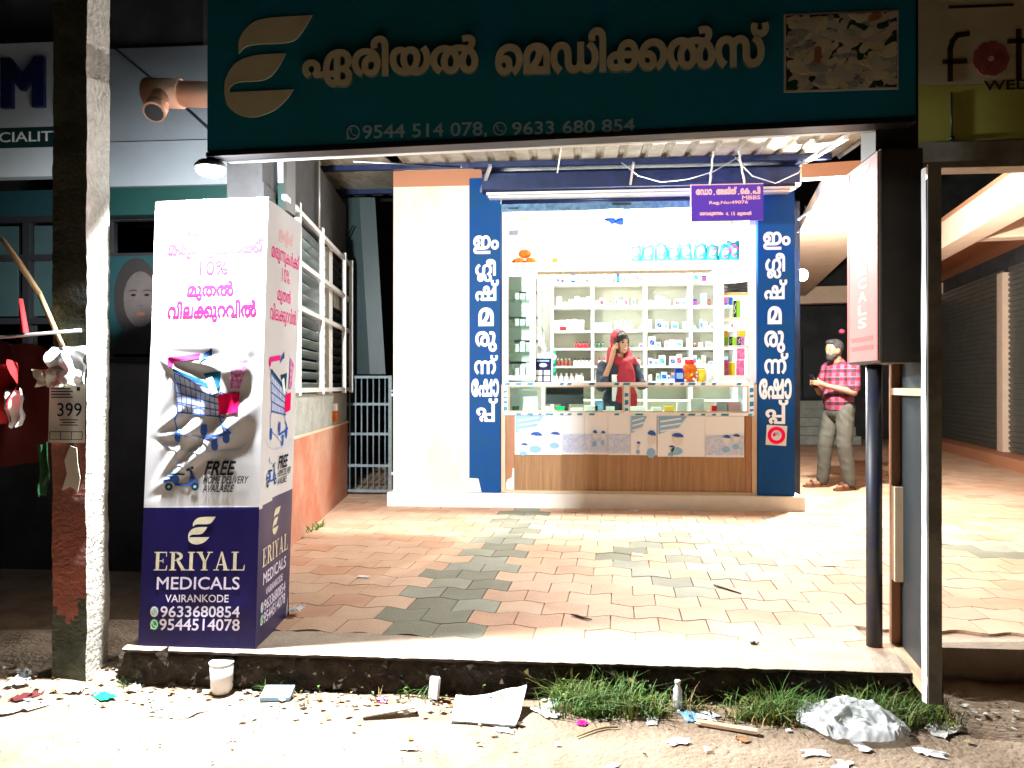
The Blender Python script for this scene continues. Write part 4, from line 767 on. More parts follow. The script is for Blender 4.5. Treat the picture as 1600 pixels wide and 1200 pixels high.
# ------------------------------------------------------------------ organic bodies
def capsules(parts, voxel=0.012, smooth=4, name='form', folds=0.0):
    """tapered limbs and ellipsoids fused into one continuous surface"""
    bm = bmesh.new()
    for p in parts:
        if p[0] == 'c':
            _, a, ra, b, rb = p
            t = bmesh.new()
            for c, r in ((a, ra), (b, rb)):
                bmesh.ops.create_uvsphere(t, u_segments=14, v_segments=9, radius=r, matrix=Matrix.Translation(c))
            g = bmesh.ops.convex_hull(t, input=t.verts)
            dele = [e for e in g['geom_interior'] if isinstance(e, bmesh.types.BMVert)]
            bmesh.ops.delete(t, geom=dele, context='VERTS')
        else:
            _, c, r, rot = p if len(p) == 4 else (*p, None)
            t = bmesh.new()
            mt = Matrix.Translation(c) @ (rot.to_4x4() if rot else Matrix()) @ Matrix.Diagonal((*r, 1))
            bmesh.ops.create_uvsphere(t, u_segments=20, v_segments=14, radius=1, matrix=mt)
        tm = bpy.data.meshes.new('tmp')
        t.to_mesh(tm); t.free()
        bm.from_mesh(tm)
        bpy.data.meshes.remove(tm)
    me = bpy.data.meshes.new(name)
    bm.to_mesh(me); bm.free()
    o = bpy.data.objects.new(name, me)
    COL.objects.link(o)
    r = o.modifiers.new('remesh', 'REMESH'); r.mode = 'VOXEL'; r.voxel_size = voxel
    s = o.modifiers.new('smooth', 'SMOOTH'); s.factor = 0.5; s.iterations = smooth
    dg = bpy.context.evaluated_depsgraph_get()
    out = bpy.data.meshes.new_from_object(o.evaluated_get(dg))
    bpy.data.objects.remove(o)
    bpy.data.meshes.remove(me)
    if folds:
        for v in out.vertices:
            q = v.co
            d = (1 - 2.2 * abs(noise.noise((q.x * 9 + q.z * 5, q.y * 9 - q.z * 4, q.z * 7)))) + .4 * noise.noise((q.x * 22, q.y * 22, q.z * 16))
            v.co = q + v.normal * folds * d
    return out

# ================================================================== SETTING
def ground_z(x, y):
    z = -0.17 + 0.012 * noise.noise((x * 1.7, y * 1.7, 0)) + 0.006 * noise.noise((x * 6, y * 6, 3))
    if x < -1.95:
        z += 0.05 * min(1, (-1.95 - x) / 0.3) * max(0, min(1, (y - 2.9) / 0.4))
    z += 0.03 * max(0, min(1, (y - 3.2) / 0.2)) * (0.6 + noise.noise((x * 5, y * 5, 9)))
    return z
b = B()
b.grid(lambda u, v: ((x := -3.6 + 7.2 * u), (y := 1.9 + 2.1 * v), ground_z(x, y)), 150, 60, M['road'])
# the rest of the street, one sheet out to the dark
for x0, x1, y0, y1 in ((-40, 40, -40, 1.9), (-40, -3.6, 1.9, 4.0), (3.6, 40, 1.9, 4.0), (-40, 40, 4.0, 60)):
    b.poly([(x0, y0, -0.172), (x1, y0, -0.172), (x1, y1, -0.172), (x0, y1, -0.172)], M['road'])
kind(b.build('road'), 'structure')

# forecourt slab: front edge at y=3.3, plain concrete border, then pavers
b = B()
b.box(-2.02, 1.47, 3.33, 3.74, -0.3, -0.006, M['concrete'])
b.grid(lambda u, v: ((x := -2.02 + 3.49 * u), 3.3296 + v * (.23 + .07 * noise.noise((x * 2.2, 0, 4)) + .03 * noise.noise((x * 9, 1, 4))), .003 - .004 * v + .002 * noise.noise((x * 6, v * 3, 2))), 120, 5, M['concrete'])
def lip(x): return 3.264 + .010 * noise.noise((x * 7, 2, 0)) + .008 * noise.noise((x * 25, 5, 0)) + .02 * max(0, noise.noise((x * 3.1, 9, 0)) - .25)
b.grid(lambda u, v: ((x := -2.02 + 3.49 * u), lip(x) + (3.3296 - lip(x)) * v, .003 - .006 * (1 - v) ** 3), 300, 3, M['concrete'])
b.grid(lambda u, v: ((x := -2.02 + 3.49 * u), lip(x) + .012 * v, -.003 - .016 * v - .006 * v * noise.noise((x * 12, 3, 3))), 300, 2, M['soil'])  # slab's front face given the soil colour to paint its shade
b.box(1.47, 9.0, 3.60, 3.75, -0.3, -0.004, M['concrete'])
b.box(-2.02, 9.0, 3.7605, 5.3, -0.3, -0.014, M['joint']); b.box(-2.9, 9.0, 5.3005, 24.0, -0.3, -0.014, M['joint'])
b.box(-2.02, 1.47, 3.7405, 3.76, -0.3, -0.014, M['joint'])
kind(b.build('forecourt'), 'structure')
b = B()
b.grid(lambda u, v: ((x := -2.05 + 3.55 * u), 3.300 - 0.030 * v * (0.6 + noise.noise((x * 9, v * 3, 2))) - 0.02 * max(0, noise.noise((x * 22, v * 6, 5))) + .03 * (v < .01), -0.012 - 0.20 * v + 0.006 * noise.noise((x * 14, 0, 1))), 160, 8, M['soil'])
kind(b.build('soil_bank'), 'structure')

# interlocking pavers with wavy long edges
PL, PD, AMP = 0.236, 0.213, 0.020
ROT = math.radians(-3.2)
cr, sr = math.cos(ROT), math.sin(ROT)
OX, OY = 0.72, 5.28            # centre of the grey lozenge
def paver_xy(px, py):
    return OX + px * cr - py * sr, OY + px * sr + py * cr
def wave(px):
    return AMP * math.cos(2 * math.pi * px / PL)
b = B()
rnd = random.Random(3)
for j in range(-9, 50):
    for i in range(-30, 40):
        cx = i * PL + (PL / 2 if j % 2 else 0.0)
        cy = j * PD
        wx, wy = paver_xy(cx, cy)
        if wx < -2.75 or wx > 8.6 or wy < 3.5 or wy > 15.6:
            continue
        if wx < -2.09 - .145 * (wy - 5.6) - .1 and wy < 8 or wx < -1.93 and wy < 5.0:
            continue
        if wx > 1.4 and wy < 3.80:
            continue
        if wy < 3.50 and wx < 1.5:
            continue
        hu = round(2 * cx / PL); d = abs(hu) + abs(j)
        grey = d == 4 or d == 0
        # the grey band that runs from the kerb to the step
        sx = wx - (-0.72 + (wy - 3.9) * 0.085)
        if abs(sx) < 0.20:
            grey = True
        if wx > 1.7 and abs((wx - 3.2) + (wy - 5.4) * 0.9) < 0.22:
            grey = True
        m = rnd.choice(GREYP) if grey else rnd.choices(PAV, (4, 4, 2))[0]
        g = 0.0028; n = 8
        dz = rnd.uniform(-0.0015, 0.0015)
        lo = []; hi = []
        for k in range(n + 1):
            px = cx - PL / 2 + g + (PL - 2 * g) * k / n
            lo.append((*paver_xy(px, cy - PD / 2 + g + wave(px)), dz))
            hi.append((*paver_xy(px, cy + PD / 2 - g + wave(px)), dz))
        pts = lo + hi[::-1]
        b.poly(pts, m)
        q = len(pts)
        for k in range(q):
            a, c = pts[k], pts[(k + 1) % q]
            b.poly([a, (a[0], a[1], -0.013), (c[0], c[1], -0.013), c], m)
kind(b.build('paving', recalc=True), 'structure')

# ================================================================== SHOP BUILDING
SY = 7.45
shop = thing('shop_building', 'small medicine shop with cream wall, two blue lettered pillars and a bright open front', 'shop', (0.4, 8.8, 0))
b = B()
b.box(-1.84, 2.12, 7.35, 11.0, -0.05, 0.135)
o = b.build('plinth_step', 'plinth', shop, bevel=0.006)
b = B()
b.box(-1.80, -1.04, SY, 7.7, 0.135, 3.28)
b.box(-1.80, -1.04, 7.7, 11.0, 0.135, 3.6)
b.box(-1.80, -1.745, SY - 0.004, 7.7, 0.135, 3.28, M['cream'])
b.build('front_wall', 'cream', shop)
b = B()
b.box(-1.80, -1.04, SY - 0.012, SY - 0.003, 3.13, 3.285)
b.box(-1.04, -0.80, SY - 0.012, SY - 0.003, 3.19, 3.285)
b.build('lintel_band', 'brownbeam', shop)
LEFT_ROWS = [([[11, 6]], -1.00, 2.45, -0.75, 2.63), ([[172, 66]], -.98, 2.18, -.78, 2.40), ([[57, 77]], -.98, 1.99, -.75, 2.20), ([[48]], -.95, 1.75, -.80, 1.93),
             ([[50, 67]], -.98, 1.50, -.77, 1.70), ([[203, 77]], -.99, 1.28, -.76, 1.47), ([[72, 57, 64]], -1.02, 1.06, -.75, 1.24), ([[208, 77]], -.97, .82, -.76, 1.05)]
RIGHT_ROWS = [([[11, 6]], 1.75, 2.45, 2.0, 2.62), ([[172, 66]], 1.77, 2.18, 1.95, 2.42), ([[57, 77]], 1.76, 1.98, 1.97, 2.17), ([[48]], 1.79, 1.75, 1.92, 1.92),
              ([[50, 67]], 1.76, 1.48, 1.95, 1.69), ([[203, 77]], 1.76, 1.28, 1.98, 1.48), ([[72, 57, 64]], 1.71, 1.04, 2.01, 1.24), ([[208, 77]], 1.77, .81, 1.98, 1.04)]
for x0, x1, rows in ((-1.04, -0.735, LEFT_ROWS), (1.70, 2.04, RIGHT_ROWS)):
    b = B()
    b.box(x0, x1, 7.40, 7.75, 0.135, 3.19)
    p = b.build('pillar', 'blue', shop, bevel=0.005)
    b = B()
    for wd, a0, b0, a1, b1 in rows:
        b.flat(fit(malayalam(wd, 8, 4), a0, b0, a1, b1), plane_y(7.40), 0.003)
    b.build('lettering', 'letter', p)
    if x0 > 0:
        b = B()
        fr = lambda u, v, w: (1.87 + u * .998 + v * .06, 7.40 - w, .705 + v * .998 - u * .06)
        b.flat(rect(-.094, -.094, .094, .094), fr, 0.003, M['paper'])
        b.flat(ring(0, 0, .048, .082, 28), fr, 0.0045, M['hotpink'])
        b.flat(disc(0, 0, .034, .034, 16, .3, 2.2), fr, 0.0045, M['sky'])
        b.flat(disc(0, 0, .034, .034, 16, 2.2, 3.6), fr, 0.0045, M['hotpink'])
        b.build('sticker', None, p)
    else:
        b = B()
        b.flat(outline([(-1.036, .14), (-.92, .14), (-.95, .27), (-1.036, .275)]), plane_y(7.40), 0.002)
        b.build('bare_patch', 'plinth', p)
# rolled shutter housing over the opening
b = B()
prof = [(7.30, 3.02), (7.26, 3.04), (7.26, 3.19), (7.30, 3.22), (7.45, 3.22), (7.45, 3.02)]
for (ya, za), (yb, zb) in zip(prof, prof[1:] + prof[:1]):
    b.poly([(-.90, ya, za), (2.06, ya, za), (2.06, yb, zb), (-.90, yb, zb)])
for x in (-.90, 2.06):
    b.poly([(x, y, z) for y, z in prof])
b.box(-.92, 2.08, 7.25, 7.45, 3.255, 3.30)
hs = b.build('shutter_housing', 'shutblue', shop)
b = B()
b.box(-.86, 2.02, 7.285, 7.40, 2.995, 3.018)
b.box(-.84, 1.98, 7.30, 7.40, 2.97, 2.99)
b.build('housing_lip', 'trim', hs)
b = B()
nsl = 3
for k in range(nsl):
    z = 2.985 - k * 0.02
    b.tube([(-.73, 7.44, z), (1.70, 7.44, z)], 0.013, M['shutblue'], 8)
b.box(-.735, 1.70, 7.425, 7.455, 2.865, 2.935, M['shutrail'])
b.box(-.66, -.56, 7.41, 7.426, 2.885, 2.90, M['black'])
b.box(.34, .52, 7.41, 7.426, 2.905, 2.925, M['black'])
b.box(1.28, 1.40, 7.41, 7.426, 2.89, 2.90, M['black'])
b.build('roller_shutter', None, shop)
# interior shell
b = B()
b.box(-.80, -.735, 7.755, 10.9, 0.14, 3.45)
b.box(1.99, 2.04, 7.755, 10.9, 0.14, 3.45)
b.box(-.735, 1.99, 10.05, 10.12, 0.14, 3.45)
b.box(-.735, 1.99, 7.755, 10.05, 3.36, 3.45)
b.build('inner_wall', 'offwhite', shop)
b = B()
for k in range(9):
    z = 2.42 + k * 0.105
    b.box(-.73, 1.985, 10.032, 10.049, z, z + 0.098)
b.build('wall_boarding', 'offwhite', shop)
b = B()
b.bar((-.70, 7.9, 2.98), (-.30, 9.95, 2.62), .07, .05)
b.build('sloping_batten', 'white', shop)
# aluminium and laminate front frame with loft shelf
b = B()
b.box(-.73, -.665, 7.46, 7.52, 1.19, 2.87)
b.box(1.635, 1.70, 7.46, 7.52, 1.19, 2.87)
b.box(.455, .525, 7.462, 7.52, 2.372, 2.87)
b.box(-.665, 1.635, 7.461, 7.52, 2.285, 2.37)
b.box(-.455, -.40, 7.463, 7.52, 1.225, 2.284)
b.box(1.345, 1.40, 7.463, 7.52, 1.225, 2.284)
b.box(-.664, -.456, 7.465, 7.515, 1.225, 1.27)
b.box(1.401, 1.634, 7.465, 7.515, 1.225, 1.27)
b.build('front_frame', 'white', shop)
b = B()
b.box(-.73, 1.70, 7.53, 7.95, 2.345, 2.37)
b.box(-.73, 1.70, 7.78, 8.0, 2.70, 2.755)
b.build('loft_shelf', 'white', shop)
b = B()
for k in range(20):
    x = -.40 + k * 0.0875
    b.box(x, x + 0.083, 7.525, 7.94, 2.318, 2.343)
b.build('loft_soffit', 'rust', shop)
b = B()
b.box(-.733, -.69, 7.43, 7.46, .14, 1.186); b.build('door_jamb', 'woodtrim', shop)
b = B(); b.box(1.655, 1.699, 7.43, 7.46, .14, 1.186); b.build('door_jamb', 'woodtrim', shop)

# glazed cabinets at both sides and receding wall shelves
cab = thing('glass_cabinet', 'narrow white cabinet with glass door at the left end of the counter', 'cabinet', (-.56, 7.7, 1.2))
b = B()
b.box(-.72, -.70, 7.53, 7.85, 1.22, 2.27); b.box(-.44, -.42, 7.53, 7.85, 1.22, 2.27)
b.build('carcass', 'offwhite', cab)
b = B()
for z in (1.26, 1.50, 1.76, 2.02):
    b.box(-.699, -.441, 7.56, 7.84, z, z + .008)
b.box(-.699, -.69, 7.70, 7.72, 1.25, 2.1)
b.build('glass_shelf', 'glass', cab)
b = B(); b.box(-.66, -.46, 7.522, 7.527, 1.275, 2.28); b.build('glass_door', 'glass', cab)
cab2 = thing('open_cabinet', 'narrow open cabinet of stacked coloured packs at the right end of the counter', 'cabinet', (1.52, 7.7, 1.2))
b = B()
b.box(1.37, 1.39, 7.53, 7.85, 1.22, 2.27); b.box(1.69, 1.70, 7.53, 7.85, 1.22, 2.27)
for z in (1.26, 1.55, 1.82, 2.06):
    b.box(1.39, 1.69, 7.54, 7.84, z, z + .010)
b.build('carcass', 'offwhite', cab2)

def shelving(name, label, x0, x1, y0, y1, zs, posts, m='white'):
    t = thing(name, label, 'shelf', ((x0 + x1) / 2, (y0 + y1) / 2, .14))
    b = B()
    for z in zs:
        b.box(x0, x1, y0, y1 - .012, z - .022, z)
    b.build('shelf_board', m, t)
    b = B()
    for p in posts:
        b.box(p - .018, p + .018, y0 - .002, y1 - .012, .15, max(zs) + .35)
    b.build('upright', m, t)
    b = B(); b.box(x0, x1, y1 - .01, y1, .15, max(zs) + .35); b.build('back_panel', 'shelfback', t)
    return t
SHZ = (1.0, 1.23, 1.42, 1.645, 1.87, 2.17, 2.47)
shelving('shelf_unit', 'white back wall shelving with rows of bottles behind the woman', -.33, 1.98, 9.72, 10.02, SHZ, (-.31, .20, .86, 1.42, 1.96))
t = thing('side_shelf_unit', 'white shelving along the left inner wall with green tinged glass fronts', 'shelf', (-.56, 8.8, .14))
b = B()
for z in (1.2, 1.42, 1.64, 1.88, 2.14):
    b.box(-.73, -.40, 7.9, 9.70, z - .02, z)
for y in (7.9, 8.8, 9.66):
    b.box(-.73, -.40, y, y + .03, .15, 2.3)
b.box(-.40, -.385, 7.9, 9.7, 1.60, 1.655)
b.build('shelf_board', 'white', t)
b = B(); b.box(-.392, -.388, 7.92, 9.6, 1.7, 2.28); b.build('glass_panel', 'glass', t)

# ------------------------------------------------------------------ counter
ct = thing('display_counter', 'wood fronted shop counter with glass display case edged in blue and white tape', 'counter', (.48, 7.7, .135))
b = B()
b.box(-.60, 1.60, 7.462, 8.0, .14, .885, M['lam'])
b.box(-.688, -.602, 7.455, 8.0, .14, .88, M['lamside'])
b.box(1.602, 1.652, 7.455, 8.0, .14, .88, M['lamside'])
b.box(-.69, 1.655, 7.42, 7.461, .136, .158, M['woodtrim'])
bp = b.build('base_panel', None, ct)
b = B()
b.flat(outline([(-.69, .16), (-.605, .16), (-.605, .37), (-.62, .37), (-.63, .28), (-.67, .26), (-.69, .22)]), plane_y(7.454), .002)
b.build('peeled_patch', 'paper', bp)
b = B()
b.box(-.715, 1.675, 7.43, 7.50, 1.172, 1.205); b.box(-.715, 1.675, 7.96, 8.0, 1.172, 1.205); b.box(-.715, -.665, 7.50, 7.96, 1.172, 1.205); b.box(1.625, 1.675, 7.50, 7.96, 1.172, 1.205)
b.box(-.715, 1.675, 7.43, 8.0, .885, .915)
for x in (-.715, .452, 1.625):
    b.box(x, x + .05, 7.432, 7.48, .916, 1.171)
for x in (-.715, 1.625):
    b.box(x, x + .05, 7.93, 7.98, .916, 1.171)
fr_ = b.build('case_frame', 'white', ct)
b = B()
for z0, z1 in ((1.174, 1.203), (.887, .909)):
    b.flat(rect(-.713, z0, 1.673, z1), plane_y(7.43), .0006, M['letter'])
for x in (-.715, .452, 1.625):
    b.flat(rect(x + .003, .905, x + .047, 1.176), plane_y(7.4305), .0009, M['letter'])
rnd = random.Random(11)
x = -.70
while x < 1.64:
    w = rnd.uniform(.03, .075)
    if rnd.random() < .8:
        b.flat(quad((x, 1.178), (x + w, 1.176), (x + w + .01, 1.199), (x + .012, 1.2)), plane_y(7.43), .0022, M['teal'])
    if rnd.random() < .75:
        b.flat(quad((x, .889), (x + w, .887), (x + w + .01, .905), (x + .012, .906)), plane_y(7.43), .0022, M['teal'])
    x += w + rnd.uniform(.035, .08)
for x in (-.715, .452, 1.625):
    z = .925
    while z < 1.13:
        h = rnd.uniform(.02, .05)
        b.flat(quad((x + .006, z), (x + .044, z + .008), (x + .042, z + h), (x + .008, z + h)), plane_y(7.4305), .0022, M['teal'])
        z += h + rnd.uniform(.02, .04)
b.build('patterned_tape', None, fr_)
b = B()
for x0, x1 in ((-.665, .452), (.502, 1.625)):
    b.box(x0, x1, 7.45, 7.462, .916, .93); b.box(x0, x1, 7.45, 7.462, 1.158, 1.171)
    b.box(x0, x0 + .014, 7.45, 7.462, .93, 1.158); b.box(x1 - .014, x1, 7.45, 7.462, .93, 1.158)
b.build('sliding_rail', 'woodtrim', ct)
b = B()
b.box(-.66, .45, 7.466, 7.470, .92, 1.17); b.box(.505, 1.62, 7.466, 7.470, .92, 1.17)
b.build('front_glass', 'glass', ct)
b = B(); b.box(-.664, 1.624, 7.501, 7.959, 1.19, 1.2)
b.build('top_glass', 'glass', ct)

# posters stuck along the counter front
def poster(x0, x1, z0, z1, strips, kids, label):
    y = 7.459
    t = thing('poster', label, 'poster', ((x0 + x1) / 2, y, z0), 'paper posters along the counter front')
    b = B()
    b.grid(lambda u, v: (x0 + (x1 - x0) * u, y - .004 - .004 * math.sin(3 * u + 5 * v), z0 + (z1 - z0) * v), 6, 4, M['posterwhite'])
    b.build('sheet', None, t)
    fr = lambda u, v, w: (x0 + (x1 - x0) * u, y - .009 - w, z0 + (z1 - z0) * v)
    b = B()
    if strips:
        b.flat(quad((.02, .55), (.45, .72), (.62, .99), (.02, .99)), fr, .001, M['sky'])
        for k in range(3):
            b.flat(quad((.06, .60 + k * .12), (.5, .68 + k * .12), (.5, .72 + k * .12), (.06, .64 + k * .12)), fr, .002, M['letter'])
    else:
        b.flat(rect(.02, .05, .98, .52), fr, .001, M['paleblue'])
    for cx, cy, s in kids:
        b.flat(disc(cx, cy, .11 * s, .14 * s, 14), fr, .002, M['paper'])
        b.flat(disc(cx, cy + .06 * s, .13 * s, .10 * s, 12, 0, math.pi * .9), fr, .003, M['blueprint'])
        b.flat(disc(cx - .02, cy - .28 * s, .13 * s, .10 * s, 10), fr, .002, M['sky'])
    b.build('print', None, t)
poster(-.60, -.14, .502, .885, True, ((.45, .42, 1), (.85, .46, .8), (.2, .2, .6)), 'white and blue poster at the left end of the row on the counter front')
poster(-.138, .072, .506, .885, False, (), 'plain pale blue poster second from the left on the counter front')
poster(.074, .30, .508, .884, False, ((.45, .5, .8), (.8, .5, .7)), 'pale poster with two small blue figures at the middle of the counter front')
poster(.302, .515, .504, .885, False, (), 'nearly blank pale blue poster left of the middle blue striped one')
poster(.517, .765, .505, .885, True, ((.8, .42, 1.3), (.3, .25, .6)), 'narrow blue striped poster below the centre post of the glass case')
poster(.772, 1.22, .492, .882, True, ((.42, .42, 1), (.3, .2, .5)), 'wide blue striped poster right of the centre of the counter front')
poster(1.222, 1.585, .49, .88, False, ((.55, .42, .8), (.8, .46, .7)), 'pale pink white poster at the right end of the row on the counter front')

# ------------------------------------------------------------------ goods
def bottle(name, x, y, z, r, h, mb, mc, label, group, cat='bottle'):
    b = B()
    b.lathe((x, y, z), [(r * .9, 0), (r, r * .2), (r, h * .62), (r * .45, h * .76), (r * .45, h * .8)], M[mb], 10)
    b.lathe((x, y, z + h * .8), [(r * .55, 0), (r * .55, h * .2)], M[mc], 10)
    return tag(b.build(name), label, cat, group)
def carton(name, x, y, z, w, d, h, m, label, group, cat='box', stripe=None):
    b = B()
    b.box(x - w / 2, x + w / 2, y - d / 2, y + d / 2, z, z + h, M[m])
    if stripe:
        b.flat(rect(x - w * .38, z + h * .25, x + w * .38, z + h * .7), plane_y(y - d / 2), .001, M[stripe])
    return tag(b.build(name, bevel=.0008), label, cat, group)
rnd = random.Random(5)
YB = 9.80
def row(z, x0, n, dx, fn):
    return [fn(x0 + k * dx, z) for k in range(n)]
row(1.42, -.235, 4, .048, lambda x, z: bottle('medicine_bottle', x, YB, z, .021, .10, 'amber', 'bright', 'small brown medicine bottle in the row of four beside the green strip', 'brown medicine bottles'))
row(1.42, -.02, 5, .050, lambda x, z: bottle('medicine_bottle', x, YB, z, .021, .10, 'bright', 'black', 'white bottle with dark cap on the middle shelf left of the woman', 'white bottles with dark caps'))
row(1.42, .29, 2, .06, lambda x, z: bottle('medicine_bottle', x, YB, z, .022, .10, 'palepink', 'redlid', 'pink bottle on the shelf just left of the red headscarf', 'pink bottles beside the scarf'))
row(1.42, .72, 2, .06, lambda x, z: bottle('medicine_bottle', x, YB, z, .022, .11, 'palepink', 'redlid', 'pink bottle on the shelf just right of the red headscarf', 'pink bottles right of the scarf'))
row(1.645, .0, 4, .044, lambda x, z: bottle('syrup_bottle', x, YB, z, .021, .085, 'redlid', 'black', 'red syrup bottle in the row of four on the upper middle shelf', 'red syrup bottles'))
row(1.645, .235, 3, .048, lambda x, z: bottle('syrup_bottle', x, YB, z, .021, .085, 'darkgreen', 'black', 'dark green syrup bottle in the row of three on the upper middle shelf', 'dark green bottles'))
row(1.645, .53, 3, .055, lambda x, z: bottle('lotion_bottle', x, YB, z, .022, .095, 'bright', 'green', 'white bottle with green cap above the woman', 'green capped bottles'))
row(1.23, -.26, 6, .065, lambda x, z: bottle('pill_jar', x, YB, z, .026, .10, 'bright', 'bright', 'white pill jar on the lowest visible back shelf', 'white pill jars'))
bottle('pill_jar', .03, YB - .08, 1.23, .024, .10, 'bright', 'black', 'white pill jar with black ring standing alone in front of others', None, 'jar')
row(1.87, .25, 4, .055, lambda x, z: carton('medicine_box', x, YB, z, .048, .05, .10, 'sky', 'light blue medicine box on the second shelf from the top', 'light blue boxes'))
row(1.87, .50, 4, .06, lambda x, z: bottle('lotion_bottle', x, YB, z, .022, .12, 'bright', 'sky', 'tall white lotion bottle with pale blue cap on the upper shelf', 'white lotion bottles'))
carton('medicine_box', -.17, YB - .06, 1.87, .085, .05, .05, 'redlid', 'small red box lying on the second shelf', None)
row(1.87, -.27, 5, .082, lambda x, z: carton('medicine_box', x, YB, z, .07, .05, .09 + .06 * rnd.random(), 'bright', 'white medicine box at the left of the second shelf', 'white boxes upper left'))
carton('medicine_box', -.205, YB, 2.47, .11, .05, .07, 'yellow', 'yellow box on the top back shelf', None)
row(2.17, -.22, 6, .075, lambda x, z: carton('medicine_box', x, YB, z, .06, .05, .06 + .08 * rnd.random(), 'bright', 'white carton on the top left back shelf', 'white cartons top left'))
for zi, z in enumerate((1.23, 1.42, 1.645, 1.87, 2.17)):
    x = .90
    while x < 1.38:
        w = rnd.uniform(.04, .09)
        carton('medicine_box', x + w / 2, YB + rnd.uniform(-.03, .03), z, w - .006, .07, rnd.uniform(.06, .15), rnd.choice(('bright', 'bright', 'bright', 'sky', 'paper', 'palepink')),
               'medicine carton on the %s crowded shelf right of the woman' % ('lowest', 'second', 'middle', 'fourth', 'topmost')[zi], 'cartons on the right back shelves', 'box', rnd.choice((None, 'bluebox', 'sky', 'green', 'redlid', 'teal')))
        x += w + rnd.choice((.004, .004, .05))
for zi, z in enumerate((1.23, 1.42, 1.645, 1.87, 2.17, 2.47)):
    nm = ('lowest', 'second', 'middle', 'fourth', 'fifth', 'topmost')[zi]
    for x0, x1, col in ((.235, .83, 'centre'), (1.45, 1.92, 'far right'), (-.27, .17, 'left')):
        if col == 'left' and zi < 5:
            continue
        x = x0
        while x < x1:
            w = rnd.uniform(.03, .075)
            if not (col == 'centre' and zi in (1, 2) and (x < .46 or .5 < x < .70 or zi == 1 and x < .86)) and not (col == 'centre' and zi == 3 and x < .75):
                h = rnd.uniform(.05, .15)
                if rnd.random() < .35:
                    bottle('medicine_bottle', x + w / 2, YB + rnd.uniform(-.04, .02), z, min(w * .45, .022), h, rnd.choice(('bright', 'amber', 'paper', 'sky')), rnd.choice(('black', 'bright', 'redlid', 'green')), 'small bottle among cartons on the %s shelf of the %s bay' % (nm, col), 'stock on the %s back shelves' % col)
                else:
                    carton('medicine_box', x + w / 2, YB + rnd.uniform(-.04, .03), z, w - .005, .07, h, rnd.choice(('bright', 'bright', 'paper', 'sky', 'palepink', 'cement', 'bluebox')), 'small carton on the %s shelf of the %s bay' % (nm, col), 'stock on the %s back shelves' % col, 'box', rnd.choice((None, 'bluebox', 'redlid', 'green', 'orange', 'sky', 'violet')))
            x += w + rnd.choice((.003, .003, .003, .04))
for zi, z in enumerate((1.27, 1.51, 1.77, 2.03)):
    for k in range(4):
        carton('medicine_box', -.66 + k * .06, 7.72, z, .05, .06, rnd.uniform(.06, .15), rnd.choice(('bright', 'paper', 'offwhite')), 'pale carton on the %s glass shelf of the left cabinet' % ('bottom', 'second', 'third', 'top')[zi], 'cartons in the left cabinet')
b = B()
for k in range(6):
    b.flat(rect(-.298, 1.30 + k * .055, -.262, 1.345 + k * .055), plane_y(9.715), .004, M['green' if k % 2 else 'tealbag'])
tag(b.build('hanging_strip'), 'green hanging strip of sachets on the left shelf upright', 'sachet strip')
# side shelves on the left wall
for zi, z in enumerate((1.42, 1.64, 1.88)):
    for k in range(7):
        carton('medicine_box', -.47, 8.1 + k * .22, z, .08, .13, rnd.uniform(.08, .15), rnd.choice(('bright', 'paper', 'offwhite', 'sky')),
               'pale carton on the %s shelf along the left inner wall' % ('lowest', 'middle', 'upper')[zi], 'cartons along the left wall')
# right cabinet packs
for i, (x, z, h, m, l) in enumerate((
        (1.435, 1.27, .15, 'magenta', 'magenta pack at the bottom left of the right cabinet'), (1.50, 1.27, .13, 'yellow', 'yellow pack between two magenta packs in the right cabinet'),
        (1.585, 1.27, .15, 'magenta', 'magenta pack at the bottom right of the right cabinet'), (1.59, 1.425, .11, 'magenta', 'upper magenta pack stacked in the right cabinet'),
        (1.43, 1.56, .085, 'lime', 'lime and black pack on the left of the cabinet middle shelf'), (1.51, 1.56, .085, 'lime', 'lime and black pack at the centre of the cabinet middle shelf'),
        (1.59, 1.56, .085, 'purpleprint', 'purple and black pack on the right of the cabinet middle shelf'), (1.43, 1.648, .06, 'yellow', 'small yellow pack lying on the left lime pack'),
        (1.60, 1.648, .06, 'yellow', 'small yellow pack lying on the purple pack'), (1.55, 1.83, .17, 'lime', 'tall lime and black pack on the upper cabinet shelf'))):
    t = carton('product_pack', x, 7.63, z, .068, .06, h, m, l, 'coloured packs in the right cabinet', 'pack')
    if m in ('lime', 'purpleprint'):
        b = B(); w0 = t.location
        b.flat(rect(x - .034, z, x - .006, z + h), plane_y(7.5995), .001, M['black'])
        b.flat(strokes([(x - .026, z + h * .25), (x - .014, z + h * .4), (x - .026, z + h * .55), (x - .014, z + h * .8)], .006), plane_y(7.598), .001, M['letter'])
        b.build('dark_label', None, t)
b = B()
for k in range(9):
    zz = 2.075 + k * .011
    b.grid(lambda u, v: (1.40 + .27 * u, 7.56 + .2 * v, zz + .004 * math.sin(9 * u + k) * v + .03 * (u - .5) * (k % 3 - 1)), 6, 3, M[('paper', 'oldpaper', 'cement')[k % 3]])
tag(b.build('newspaper_stack'), 'crumpled stack of newspapers at the top of the right cabinet', 'newspapers')
b = B(); b.box(1.40, 1.68, 7.535, 7.55, 2.045, 2.062, M['yellow']); tag(b.build('shelf_label'), 'yellow strip along the newspaper shelf edge', 'strip')
